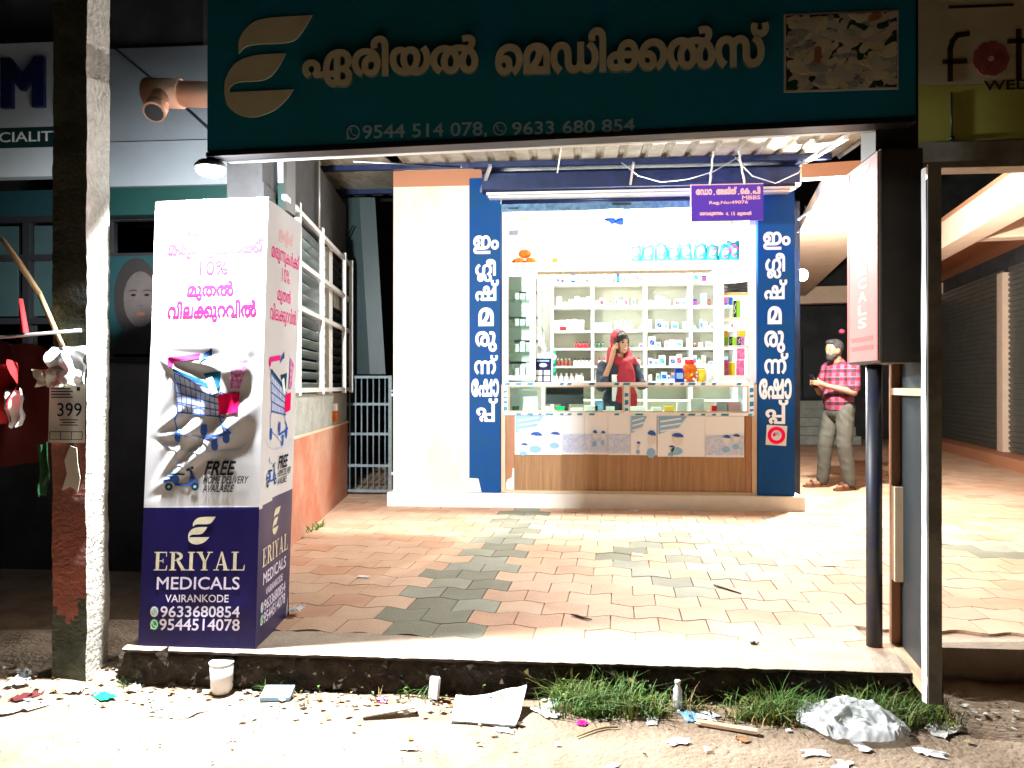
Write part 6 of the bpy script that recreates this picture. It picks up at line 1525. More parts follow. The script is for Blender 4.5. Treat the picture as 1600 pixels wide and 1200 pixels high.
def rag(name, c, size, m, label, cat, amp=.35, seed=0, n=14, flat=1.0, rot=0.0, parent=None, drop=False):
    """crumpled sheet: a grid pushed about by folded noise"""
    b = B(); sx, sy, sz = size
    ca, sa = math.cos(rot), math.sin(rot)
    def fn(u, v):
        p = (u * 3.1 + seed, v * 3.1, seed * 1.7)
        q = noise.noise_vector(p)
        f = abs(noise.noise((u * 5 + seed, v * 5, seed))) * 1.6 - .3
        x = (u - .5) * sx + q[0] * sx * amp; y = (v - .5) * sy + q[1] * sy * amp
        z = max(0.003 if drop else -9, sz * (f + .35 * q[2]) * flat * (1 - .5 * max(abs(u - .5), abs(v - .5))))
        return (c[0] + x * ca - y * sa, c[1] + x * sa + y * ca, c[2] + z)
    b.grid(fn, n, n, M[m], smooth=True)
    o = b.build(name, None, parent)
    if label:
        tag(o, label, cat)
    return o
def hang(name, c, w, h, d, m, label, cat, seed=0, twist=.0):
    b = B()
    def fn(u, v):
        q = noise.noise_vector((u * 3.5 + seed, v * 2.5, seed))
        return (c[0] + (u - .5) * w * (1 - .3 * abs(v - .5)) + q[0] * w * .25 + twist * v, c[1] - d * (.5 + abs(q[1]) + .5 * math.sin(u * 9 + seed)), c[2] + h * (v - .5) + q[2] * h * .12)
    b.grid(fn, 14, 14, M[m])
    return tag(b.build(name, smooth=True), label, cat)
hang('torn_flex', (-2.215, 3.21, 1.255), .17, .16, .05, 'poly', 'torn white flex tied round the pole above the number poster', 'torn sheet', 3)
hang('torn_flex', (-2.30, 3.21, 1.205), .14, .08, .03, 'oldpaper', 'greyish torn strip folded between poster and white flex', 'torn sheet', 8)
hang('torn_cloth', (-2.36, 3.24, .80), .06, .22, .02, 'darkgreen', 'dull green cloth scrap at the left edge of the pole', 'cloth', 5)
fl = thing('flag', 'bamboo flag stick with rolled red cloth leaning on the pole', 'flag', (-2.4, 3.2, .9))
b = B(); b.tube([(-2.46, 3.10, 1.805), (-2.415, 3.14, 1.71), (-2.36, 3.20, 1.575)], [.010, .013, .012], M['bamboo'], 8); b.tube([(-2.36, 3.2, 1.575), (-2.25, 3.225, 1.3)], .011, M['bamboo'], 8); b.build('stick', None, fl)
b = B(); b.grid(lambda u, v: (-2.415 + (.012 + .018 * (1 - v)) * (u - .5) + .02 * (1 - v), 3.15 + .012 * math.sin(u * 8), 1.40 + .15 * v), 8, 10, M['redcloth']); b.build('rolled_cloth', None, fl, smooth=True)
hang('flag_cloth', (-2.52, 3.37, 1.08), .36, .56, .04, 'darkred', 'dark red flag cloth hanging left of the pole', 'flag', 12)
hang('flag_cloth', (-2.50, 3.19, 1.14), .17, .26, .07, 'redcloth', 'bright red and white bunched flag cloth at the far left', 'flag', 17)
hang('flag_cloth', (-2.43, 3.17, 1.08), .08, .16, .06, 'poly', 'bunched pale part of a flag left of the pole', 'flag', 23)
b = B(); b.tube([(-2.72, 3.06, 1.355), (-2.45, 3.14, 1.385), (-2.18, 3.22, 1.415)], .008, M['steel'], 8); tag(b.build('metal_rod'), 'thin pale rod tied across the pole above the flags', 'rod')

# ================================================================== LEFT NEIGHBOUR
nb = thing('neighbouring_shop', 'dark fronted neighbouring shop at the far left with teal glazing', 'shop', (-4, 5.4, 0))
b = B()
b.box(-8, -2.62, 5.30, 5.36, -.17, 1.35, M['dark']); b.box(-8, -2.62, 5.30, 5.36, 2.38, 2.60, M['darkteal']); b.box(-8, -2.62, 5.36, 9.0, 3.55, 3.65, M['dark'])
b.box(-8, -2.62, 8.9, 9.0, -.17, 3.55, M['dark'])
b.box(-8.0, -2.62, 5.2, 5.3, 3.56, 4.6, M['dark'])
b.build('wall', None, nb)
b = B()
for x in (-4.02, -3.40, -2.80, -2.66):
    b.box(x, x + .05, 5.27, 5.34, 1.35, 2.38)
for z in (1.33, 1.62, 2.08, 2.36):
    b.box(-4.6, -2.62, 5.265, 5.335, z, z + .045)
b.build('mullion', 'black', nb)
b = B(); b.box(-4.6, -2.62, 5.315, 5.321, 1.38, 2.37); b.build('shop_glass', 'darkglass', nb)
b = B()
for x, w in ((-4.3, .22), (-3.95, .2), (-3.62, .16)):
    b.box(x, x + w, 5.30, 5.312, 1.68, 2.34)
b.build('frosted_pane', 'frost', nb)
pw = thing('portrait_poster', 'dim poster with a woman\'s face on the dark glazing left of the banner', 'poster', (-2.95, 5.25, 1.4))
b = B(); b.box(-3.38, -2.64, 5.25, 5.26, 1.4, 2.1); b.build('sheet', 'darkteal', pw)
b = B(); pq = plane_y(5.25)
b.flat(disc(-3.140, 1.80, .17, .29, 20), pq, .001, M['dimhair']); b.flat(disc(-3.110, 1.79, .125, .20, 20), pq, .002, M['dimface'])
b.flat(disc(-3.160, 1.82, .020, .009, 10), pq, .003, M['eye']); b.flat(disc(-3.060, 1.82, .020, .009, 10), pq, .003, M['eye'])
b.flat(quad((-3.125, 1.742), (-3.090, 1.738), (-3.094, 1.744), (-3.118, 1.746)), pq, .003, M['dimhair']); b.flat(disc(-3.105, 1.685, .035, .013, 10), pq, .003, M['sandal'])
b.flat(outline([(-3.340, 1.4), (-3.240, 1.58), (-3.120, 1.60), (-2.940, 1.56), (-2.900, 1.4)]), pq, .0015, M['black'])
b.flat(strokes([(-3.19, 1.848), (-3.16, 1.856), (-3.135, 1.85)], .008), pq, .003, M['dimhair']); b.flat(strokes([(-3.085, 1.85), (-3.06, 1.856), (-3.03, 1.848)], .008), pq, .003, M['dimhair'])
b.build('portrait', None, pw)
ns = thing('fascia_sign', 'white neighbouring signboard with large navy letter and green band at the far left', 'shop sign', (-3.6, 5.05, 2.6))
b = B(); b.box(-5.2, -3.32, 5.0, 5.08, 2.615, 3.54); b.build('sign_board', 'neigh', ns)
b = B(); pn = plane_y(5.0)
b.flat(rect(-5.2, 2.815, -3.40, 2.955), pn, .003); b.build('green_band', 'neighgreen', ns)
b = B()
b.flat(fit(latin('M', .05), -3.955, 3.085, -3.64, 3.43), pn, .03); b.flat(fit(latin('A', .05), -3.56, 3.07, -3.24, 3.41), pn, .03)
b.build('raised_letters', 'navyletter', ns)
b = B(); b.flat(fit(latin('CIALITY', .008), -3.985, 2.855, -3.515, 2.925), pn, .005); b.build('lettering', 'letter', ns)
wp = thing('wall_panel', 'blank pale panel above the dark neighbouring shop behind the pvc pipe', 'panel', (-2.8, 5.1, 2.6))
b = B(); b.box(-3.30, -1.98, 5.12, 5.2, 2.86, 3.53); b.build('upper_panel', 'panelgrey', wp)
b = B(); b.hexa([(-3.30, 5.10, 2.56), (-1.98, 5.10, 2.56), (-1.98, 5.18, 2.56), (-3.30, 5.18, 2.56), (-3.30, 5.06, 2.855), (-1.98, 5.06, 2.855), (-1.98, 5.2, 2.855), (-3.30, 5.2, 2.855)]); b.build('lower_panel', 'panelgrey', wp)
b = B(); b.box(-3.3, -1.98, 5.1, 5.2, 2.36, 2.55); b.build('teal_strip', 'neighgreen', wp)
b = B(); b.box(-1.979, -1.955, 5.05, 5.21, 2.36, 3.54); b.build('added_dark_end', 'darkmetal', wp)  # dark plate added to hide the panel's lamp-lit end
b = B(); b.tube([(-3.20, 5.05, 3.52), (-2.75, 5.02, 3.15), (-2.3, 5.0, 2.74)], .006, M['black'], 6); tag(b.build('cable'), 'thin black cable slanting across the pale panel at the left', 'cable')
pv = thing('drain_pipe', 'orange grey plastic drain pipe with a tee end beside the teal sign', 'pipe', (-2.0, 3.9, 2.6))
def pxz(x, z): return (x, 3.75, z)
b = B(); b.tube([pxz(-1.60, 2.63), pxz(-2.14, 2.665)], .064, M['pvc'], 16); b.build('pipe', None, pv)
b = B(); b.tube([pxz(-2.00, 2.656), pxz(-2.185, 2.668)], .073, M['pvc'], 16); b.tube([(-2.09, 3.72, 2.64), (-2.07, 3.62, 2.53)], .047, M['pvc'], 14)
b.tube([(-2.073, 3.645, 2.557), (-2.066, 3.605, 2.512)], .054, M['pvc'], 14); b.build('tee_joint', None, pv)
b = B(); b.tube([(-2.0657, 3.606, 2.513), (-2.065, 3.602, 2.5085)], .044, M['black'], 14); b.tube([(-2.184, 3.75, 2.668), (-2.19, 3.75, 2.6684)], .06, M['black'], 14); b.build('open_end', None, pv)

# slanted side wall with window
def wl_x(y): return -2.09 - .145 * (y - 5.6)
def wl_box(b, y0, y1, z0, z1, off0, off1, m):
    b.hexa([(wl_x(y0) + off0, y0, z0), (wl_x(y0) + off1, y0, z0), (wl_x(y1) + off1, y1, z0), (wl_x(y1) + off0, y1, z0),
            (wl_x(y0) + off0, y0, z1), (wl_x(y0) + off1, y0, z1), (wl_x(y1) + off1, y1, z1), (wl_x(y1) + off0, y1, z1)], m)
sw = thing('side_wall', 'stained terracotta and grey side wall with a barred louvre window left of the forecourt', 'wall', (-2.3, 6.6, 0))
b = B()
wl_box(b, 4.7, 8.05, -.1, .775, -.25, 0, M['terrawall']); wl_box(b, 4.7, 8.05, .775, .795, -.25, .012, M['peach']); wl_box(b, 4.7, 8.02, .795, 1.10, -.25, -.004, M['cement'])
wl_box(b, 4.7, 8.05, 2.46, 3.1, -.25, -.02, M['dark'])
wl_box(b, 4.7, 5.0, 1.10, 2.46, -.25, -.01, M['dark'])  # wall end coloured dark to cancel the lamp's light on it
b.build('masonry', None, sw)
b = B()
for k in range(15):
    z = 1.14 + k * .088
    v0 = .02
    b.hexa([(wl_x(5.05) - .10, 5.05, z), (wl_x(5.05) - .03, 5.05, z + .05), (wl_x(7.0) - .03, 7.0, z + .05), (wl_x(7.0) - .10, 7.0, z), (wl_x(5.05) - .10, 5.05, z + .006), (wl_x(5.05) - .03, 5.05, z + .056), (wl_x(7.0) - .03, 7.0, z + .056), (wl_x(7.0) - .10, 7.0, z + .006)], M['louvre'])
    b.hexa([(wl_x(7.1) - .10, 7.1, z), (wl_x(7.1) - .03, 7.1, z + .05), (wl_x(7.9) - .03, 7.9, z + .05), (wl_x(7.9) - .10, 7.9, z), (wl_x(7.1) - .10, 7.1, z + .006), (wl_x(7.1) - .03, 7.1, z + .056), (wl_x(7.9) - .03, 7.9, z + .056), (wl_x(7.9) - .10, 7.9, z + .006)], M['greypanel'])
b.build('louvre', None, sw)
b = B()
wl_box(b, 6.95, 7.13, 1.10, 2.46, -.12, .0, M['white'])
for y in (5.4, 6.3, 7.5, 7.96):
    wl_box(b, y, y + .05, 1.10, 2.5, .03, .07, M['white'])
for z in (1.12, 1.72, 2.05, 2.42):
    wl_box(b, 5.0, 8.0, z, z + .035, .034, .066, M['trim'])
wl_box(b, 7.2, 7.95, 1.93, 2.12, -.02, .0, M['cement'])
b.build('window_grille', None, sw)
b = B(); wl_box(b, 7.15, 7.27, .93, 1.0, -.01, .03, M['white']); wl_box(b, 7.15, 7.27, .83, .928, -.01, .035, M['orange']); b.build('switch_box', None, sw)
sp = thing('metal_awning', 'grey slanting sheet metal behind the barred window', 'awning', (-2.6, 8.5, 2))
b = B()
for k in range(5):
    x = -2.95 + k * .17
    b.hexa([(x, 8.3 + .02 * (k % 2), 1.3), (x + .17, 8.3 + .02 * ((k + 1) % 2), 1.3), (x + .17, 8.32 + .02 * ((k + 1) % 2), 1.3), (x, 8.32 + .02 * (k % 2), 1.3),
            (x - .12, 8.3 + .02 * (k % 2), 3.25), (x + .05, 8.3 + .02 * ((k + 1) % 2), 3.25), (x + .05, 8.32 + .02 * ((k + 1) % 2), 3.25), (x - .12, 8.32 + .02 * (k % 2), 3.25)], M['frost'])
b.build('metal_sheet', None, sp)
b = B()
b.tube([(-2.55, 7.9, 2.45), (-2.55, 7.9, 3.2)], .016, M['steel'], 8); b.tube([(-2.20, 6.4, 2.45), (-2.20, 6.4, 3.15)], .016, M['steel'], 8)
b.tube([(-2.4, 8.1, 2.9), (-2.6, 8.1, 2.5), (-2.55, 8.1, 2.0)], .008, M['black'], 6)
b.build('support_tube', None, sp)
gt = thing('metal_gate', 'narrow grey barred gate closing the dark alley beside the cream wall', 'gate', (-2.24, 8.1, 0))
b = B()
for x in (-2.50, -1.99):
    b.box(x - .018, x + .018, 8.08, 8.116, .02, 1.28)
for z in (.03, .30, .64, .96, 1.25):
    b.box(-2.482, -2.008, 8.085, 8.112, z, z + .028)
b.build('gate_frame', 'gate', gt)
for k in range(7):
    x = -2.435 + k * .0645
    b = B(); b.tube([(x, 8.098, .05), (x, 8.098, 1.26)], .008, None, 8); b.build('bar', 'gate', gt)
b = B()
b.box(-1.97, -1.80, 8.06, 8.09, .22, .25); b.build('hinge', 'white', gt)
b = B(); b.box(-1.97, -1.80, 8.06, 8.09, 1.06, 1.09); b.build('hinge', 'white', gt)
b = B(); b.box(-1.97, -1.86, 8.05, 8.07, 1.11, 1.125); b.build('latch', 'white', gt)
al = thing('alley_wall', 'dark alley end wall with a standing pipe behind the barred gate', 'wall', (-2.4, 12.5, 0))
b = B(); b.box(-5, -1.7, 12.5, 12.6, -.1, 5, M['dark']); b.tube([(-2.95, 12.4, .2), (-2.95, 12.4, 2.4)], .05, M['dark'], 8); b.bar((-3.6, 12.3, 1.9), (-1.9, 12.3, 2.2), .03, .03, M['dark']); b.build('masonry', None, al)

# ================================================================== RIGHT SIDE: PROJECTING SIGN AND BOARD
ps = thing('projecting_sign', 'dark boxed sign on a round post with a bright pinkish lettered side facing the shop', 'sign', (1.37, 3.55, 0))
b = B(); b.box(1.235, 1.405, 3.25, 3.62, 1.265, 2.14); b.build('box', 'boxbrown', ps, bevel=.004)
b = B()
b.box(1.229, 1.234, 3.26, 3.61, 1.275, 2.133)
b.build('printed_face', 'pinkface', ps)
b = B()
fx = lambda u, v, w: (1.229 - w, 3.61 - u * .35, 1.275 + v * .858)
b.flat(rect(0, 0, .06, 1), fx, .001, M['faintred']); b.flat(rect(.97, 0, 1, 1), fx, .001, M['faintred'])  # red edge strips paint the colour fringe of the bright face
b.flat(rect(.06, .70, .97, .71), fx, .001, M['faintred']); b.flat(rect(.06, .80, .97, .815), fx, .001, M['faintred'])
b.flat(fit(leaf_logo(), .3, .84, .75, .97), fx, .001, M['faintyellow'])
for k, ch in enumerate('MEDICALS'):
    z = .63 - k * .066
    b.flat(fit(latin(ch, .02), .38, z, .66, z + .05), fx, .001, M['faintyellow'])
for k in range(2):
    b.flat(rect(.16, .055 + k * .045, .86, .078 + k * .045), fx, .001, M['faintred'])
b.build('lettering', None, ps)
b = B(); b.tube([(1.335, 3.585, -.02), (1.335, 3.585, 1.264)], .034, M['postpaint'], 16); b.build('post', None, ps)
b = B(); b.box(1.235, 1.405, 3.295, 3.46, 2.141, 3.12); b.build('hanger', 'darkmetal', ps)

bd = thing('display_board', 'tall timber framed flex board standing edge on at the right end of the forecourt', 'board', (1.42, 3.37, 0))
def sbox(b, x0, x1, y0, y1, z0, z1, m=None):
    s = lambda y: (y - 3.07) * .14
    b.hexa([(x0 + s(y0), y0, z0), (x1 + s(y0), y0, z0), (x1 + s(y1), y1, z0), (x0 + s(y1), y1, z0), (x0 + s(y0), y0, z1), (x1 + s(y0), y0, z1), (x1 + s(y1), y1, z1), (x0 + s(y1), y1, z1)], m)
b = B(); sbox(b, 1.34, 1.395, 3.10, 3.64, -.04, .004); b.build('bottom_rail', 'woodtrim', bd)
b = B(); sbox(b, 1.342, 1.395, 3.60, 3.64, .005, 2.0); b.build('stile', 'lamside', bd)
b = B(); sbox(b, 1.342, 1.39, 3.12, 3.598, 1.13, 1.16); b.build('middle_rail', 'woodtrim', bd)
b = B(); sbox(b, 1.342, 1.378, 3.54, 3.598, .30, .72); b.build('batten', 'woodtrim', bd)
b = B(); sbox(b, 1.38, 1.392, 3.13, 3.598, .006, 1.128); b.build('back_panel', 'greypanel', bd)
b = B(); sbox(b, 1.38, 1.392, 3.13, 3.598, 1.162, 2.0); b.build('upper_panel', 'greypanel', bd)
b = B()
b.grid(lambda u, v: (1.338 + .008 * u - .008 * math.sin(u * 3.1) - .004 * noise.noise((v * 9, u * 2, 1)), 3.072 + .058 * u + .010 * noise.noise((v * 4, 0, 6)) * u, -.05 + 2.06 * v), 6, 60, M['cloth'])
b.build('flex_fold', None, bd, smooth=True)
b = B(); b.box(1.342, 1.392, 3.066, 3.0715, -.05, 2.02); b.build('front_edge', 'edgegrey', bd)

# ================================================================== RIGHT BUILDING AND CORRIDOR
dd = Vector((.167, .986, 0)); nn = Vector((.986, -.167, 0))
def rb(o, s, n, z):
    p = Vector((o[0], o[1], 0)) + dd * s + nn * n
    return (p.x, p.y, z)
def rbox(b, o, s0, s1, n0, n1, z0, z1, m=None):
    b.hexa([rb(o, s0, n0, z0), rb(o, s0, n1, z0), rb(o, s1, n1, z0), rb(o, s1, n0, z0), rb(o, s0, n0, z1), rb(o, s0, n1, z1), rb(o, s1, n1, z1), rb(o, s1, n0, z1)], m)
RO = (5.95, 10.78)
rbld = thing('arcade_building', 'building with closed grey roller shutters and a cream canopy beam right of the passage', 'building', (6.5, 11, 0))
b = B()
rbox(b, RO, -7, 9, .40, .7, .0, 2.95, M['dark']); rbox(b, RO, -7, 9, .0, .72, -.05, .16, M['brownbeam']); rbox(b, RO, -7, 9, .39, .7, 2.951, 4.5, M['dark'])
b.build('wall', None, rbld)
for s0, s1, n in ((-6.5, 1.55, .33), (1.85, 6.5, .33)):
    b = B(); z = .17
    while z < 2.93:
        rbox(b, RO, s0, s1, n + .02, n + .05, z, z + .03); rbox(b, RO, s0, s1, n, n + .05, z + .0305, z + .075); z += .08
    b.build('roller_shutter', 'shutgrey', rbld)
b = B(); rbox(b, RO, 1.58, 1.82, .26, .42, .161, 2.9); b.build('pier', 'peach', rbld)
# canopy beam: near end outside the picture
CO = (3.72, 5.0)
b = B(); rbox(b, CO, -2, 11.2, 0, .28, 2.90, 3.23); b.build('canopy_beam', 'peach', rbld)
b = B(); rbox(b, CO, -2, 11.2, .02, .26, 3.231, 3.30); rbox(b, CO, -2, 11.2, .28, 4.0, 3.24, 3.32, M['brownbeam']); b.build('canopy_slab', 'brownbeam', rbld)
b = B(); rbox(b, CO, 4.7, 4.95, .281, 2.6, 2.93, 3.23); b.build('cross_beam', 'peach', rbld)
b = B(); rbox(b, CO, 11.2, 11.5, -2.6, 2.6, 2.86, 3.2); b.build('cross_beam', 'peach', rbld)
b = B(); b.box(1.5, 12, 17.6, 17.8, -.1, 5, M['dark']); b.box(2.05, 2.2, 7.8, 17.6, .0, 3.0, M['dark']); b.build('far_wall', None, rbld)
b = B()
for k in range(5):
    b.box(3.4, 5.6, 15.7 + k * .3, 16.0 + k * .3, 0, .17 * (k + 1))
b.build('steps', 'cement', rbld)
b = B(); b.box(3.9, 4.3, 17.5, 17.59, 0, 2.2, M['darkteal']); b.box(5.0, 5.8, 17.5, 17.59, .9, 2.0, M['greypanel']); b.build('door', None, rbld)
b = B(); b.box(-3, 16, 17.9, 18, -.2, 7); tag(b.build('back_wall', 'dark'), 'dark unlit wall closing the far end of the passage', 'wall')
se = thing('eave_slab', 'bright cream eave slab along the right side of the medicine shop', 'eave', (2.8, 10, 3.0))
EO = (2.22, 6.95)
b = B(); rbox(b, EO, 0, 9.3, .0, .86, 3.0, 3.12); b.build('slab', 'peach', se)
b = B(); rbox(b, EO, -.12, -.002, -.25, .95, 2.98, 3.10); b.build('edge_beam', 'brownbeam', se)
b = B(); rbox(b, EO, 2.6, 2.75, .86, .93, 2.9, 3.1); rbox(b, EO, .9, 1.0, .80, .90, 2.88, 2.95, M['brownbeam']); b.build('bracket', 'peach', se)
b = B(); b.tube([(2.10, 7.5, 2.75), (2.3, 7.7, 2.9), (2.6, 8.2, 2.96)], .012, M['poly'], 6); b.tube([(2.08, 7.46, 2.62), (2.2, 7.6, 2.8), (2.25, 7.8, 2.95)], .006, M['black'], 6)
tag(b.build('cable'), 'loose pale cable looping from the right blue pillar to the eave', 'cable')
lb = thing('bulkhead_lamp', 'glaring lamp on the side wall just behind the right blue pillar', 'lamp', (2.16, 7.9, 2.28))
b = B(); b.box(2.06, 2.19, 7.86, 7.94, 2.25, 2.31); b.build('housing', 'white', lb)
b = B(); b.ball((2.25, 7.9, 2.28), (.055, .06, .06), M['bulb'], 14); b.build('bulb', None, lb)
point_light('lamp_light', (2.36, 7.86, 2.24), LAMP_CORRIDOR, (1.0, .97, .9), lb, .05)
b = B(); b.ball((3.2, 9.6, 1.83), (.03, .03, .02), M['redlamp'], 10); b.ball((3.205, 9.62, 1.83), (.045, .03, .035), M['black'], 10)
ri = tag(b.build('indicator_lamp'), 'small glowing red lamp above the man in the plaid shirt', 'lamp')

# ================================================================== SHOP LIGHTS
for i, (x, y, z, ln) in enumerate(((-.05, 8.75, 3.30, 'left'), (1.15, 8.75, 3.30, 'right'), (.75, 7.57, 2.83, 'front'))):
    t = thing('tube_light', 'white tube light on the shop ceiling, %s one' % ln, 'tube light', (x, y, z))
    b = B(); b.box(x - .5, x + .5, y - .03, y + .03, z + .02, z + .04); b.build('batten', 'white', t)
    b = B(); b.tube([(x - .48, y, z), (x + .48, y, z)], .013, M['tube'], 8); b.build('tube', None, t)
    L = bpy.data.lights.new('tube_glow', 'AREA'); L.shape = 'RECTANGLE'; L.size = .96; L.size_y = .06; L.energy = TUBE * (.8, 1.15, 2.4)[i]; L.color = (1, 1, .97)
    o = bpy.data.objects.new('tube_glow', L); COL.objects.link(o); o.parent = t; o.location = (0, -.02 if i == 2 else 0, -.02); o.rotation_euler = (math.radians(-50) if i == 2 else 0, 0, 0)

# ================================================================== PEOPLE
def person_man():
    base = Vector((2.98, 9.02, 0))
    f = Vector((-.94, -.34, 0)).normalized(); l = Vector((-f.y, f.x, 0))
    def P(a, s, z):
        return base + f * a + l * s + Vector((0, 0, z))
    R = Matrix((f, l, Vector((0, 0, 1)))).transposed()
    tilt = R @ Matrix.Rotation(math.radians(20), 3, 'Y')
    man = thing('person', 'bearded man in red plaid shirt and grey trousers looking down at his phone', 'person', base)
    hc = P(.075, .0, 1.575)
    parts = [('e', hc, (.094, .074, .112), tilt), ('c', P(.10, 0, 1.515), .058, P(.085, 0, 1.545), .066),
             ('c', P(.0, 0, 1.38), .062, P(.05, 0, 1.50), .055),
             ('e', P(.158, 0, 1.548), (.020, .014, .024), tilt), ('e', P(.065, .076, 1.565), (.022, .010, .032), R), ('e', P(.065, -.076, 1.565), (.022, .010, .032), R),
             ('e', P(0, 0, 1.20), (.125, .185, .24), R), ('e', P(.0, 0, 1.36), (.10, .20, .08), R), ('e', P(.03, 0, 1.02), (.135, .17, .14), R)]
    for s in (1, -1):
        sh, el = P(-.01, .205 * s, 1.37), P(.03 if s > 0 else .07, (.275 if s > 0 else .25) * s, 1.10)
        wr = P(.235, .10 * s, 1.17) if s > 0 else P(.26, -.085, 1.19)
        parts += [('c', sh, .058, el, .043), ('c', el, .044, wr, .028)]
        pl = P(.295, .055 * s, 1.20)
        parts += [('c', wr, .028, pl, .032)]
        # fingers wrap the phone, thumb over its front
        for k in range(4):
            a = pl + Vector((0, 0, .024 - .016 * k)) + f * .02
            m1 = a + f * .038 - l * (.012 * s) + Vector((0, 0, .006))
            m2 = m1 + f * .012 - l * (.03 * s) + Vector((0, 0, .004))
            parts += [('c', a, .0095, m1, .009), ('c', m1, .009, m2, .0075)]
        th = pl + Vector((0, 0, .026))
        parts += [('c', th, .011, th + f * .016 - l * (.03 * s) + Vector((0, 0, .028)), .009)]
    hips = {1: P(0, .095, .92), -1: P(0, -.095, .92)}
    kn = {1: P(.03, .12, .50), -1: P(.09, -.13, .50)}
    an = {1: P(-.03, .135, .09), -1: P(.09, -.17, .09)}
    toe = {1: P(.14, .16, .035), -1: P(.27, -.20, .035)}
    for s in (1, -1):
        parts += [('c', hips[s], .095, kn[s], .058), ('c', kn[s], .058, an[s], .038), ('c', an[s] + Vector((0, 0, -.045)), .036, toe[s], .028)]
    body = capsules(parts, .009, 3, 'body')
    link_mesh('body', body, ['skintan'], man, True)
    sh = [('e', P(0, 0, 1.20), (.142, .198, .25), R), ('e', P(-.005, 0, 1.355), (.112, .205, .085), R), ('e', P(.02, 0, 1.02), (.148, .190, .18), R), ('e', P(.01, 0, .93), (.142, .185, .09), R),
          ('c', P(.0, 0, 1.40), .075, P(.01, 0, 1.425), .066)]
    for s in (1, -1):
        s0, el = P(-.01, .205 * s, 1.37), P(.03 if s > 0 else .07, (.275 if s > 0 else .25) * s, 1.10)
        sh.append(('c', s0, .078, s0.lerp(el, .78), .07))
    link_mesh('shirt', capsules(sh, .010, 2, 'shirt', 0.007), ['plaid'], man, True)
    tr = [('e', P(0, 0, .90), (.14, .178, .13), R)]
    for s in (1, -1):
        tr += [('c', hips[s], .105, kn[s], .085), ('c', kn[s], .083, an[s] + Vector((0, 0, .0)), .065), ('e', an[s] + Vector((0, 0, .03)), (.072, .068, .05), R)]
    link_mesh('trousers', capsules(tr, .009, 2, 'trousers', 0.0055), ['trouser'], man, True)
    hr = [('e', hc + Vector((0, 0, .035)) - f * .022, (.098, .083, .095), tilt), ('e', hc + f * .045 + Vector((0, 0, .088)), (.045, .066, .034), R)]
    link_mesh('hair', capsules(hr, .008, 2, 'hair'), ['hair'], man, True)
    br = [('e', P(.125, 0, 1.492), (.042, .052, .050), tilt), ('e', P(.100, .050, 1.515), (.040, .024, .030), tilt), ('e', P(.100, -.050, 1.515), (.040, .024, .030), tilt), ('e', P(.065, .066, 1.545), (.014, .012, .035), tilt), ('e', P(.065, -.066, 1.545), (.014, .012, .035), tilt), ('e', P(.160, 0, 1.522), (.010, .030, .008), R)]
    link_mesh('beard', capsules(br, .007, 2, 'beard'), ['hair'], man, True)
    b = B()
    for s in (1, -1):
        b.ball(P(.150, .032 * s, 1.575), (.010, .016, .008), M['eye'], 8, R); b.ball(P(.152, .032 * s, 1.595), (.010, .020, .005), M['hair'], 8, R)
    b.build('eyes', None, man)
    for s in (1, -1):
        b = B()
        a, t = an[s] + Vector((0, 0, -.08)), toe[s]
        d = (t - a); d.z = 0; d.normalize(); sd = Vector((-d.y, d.x, 0))
        sole = [a - d * .06 + sd * .035, a + d * .02 + sd * .040, t + d * .0 + sd * .050, t + d * .05 + sd * .03, t + d * .05 - sd * .03, t - sd * .05, a + d * .02 - sd * .04, a - d * .06 - sd * .035]
        lo = [Vector((p.x, p.y, .001)) for p in sole]; hi = [Vector((p.x, p.y, .026)) for p in sole]
        b.poly(lo[::-1]); b.poly(hi)
        for k in range(8):
            b.poly([lo[k], lo[(k + 1) % 8], hi[(k + 1) % 8], hi[k]])
        for q in (.25, .75):
            c = a.lerp(t, q); c.z = .03
            h = .055 if q > .5 else .085
            b.tube([c + sd * .046, c + sd * .03 + Vector((0, 0, h - .02)), c + Vector((0, 0, h)), c - sd * .03 + Vector((0, 0, h - .02)), c - sd * .046], .011, None, 8)
        b.build('sandal', 'sandal', man)
    ph = thing('phone', 'dark mobile phone held by the bearded man', 'phone', P(.335, 0, 1.22))
    b = B()
    o0, ux, uy = P(.345, 0, 1.22), l * .036, (Vector((0, 0, .075)) + f * .035)
    nz = ux.cross(uy).normalized() * .004
    b.hexa([o0 - ux - uy - nz, o0 + ux - uy - nz, o0 + ux + uy - nz, o0 - ux + uy - nz, o0 - ux - uy + nz, o0 + ux - uy + nz, o0 + ux + uy + nz, o0 - ux + uy + nz])
    b.build('phone_body', 'black', ph, bevel=.002)
person_man()

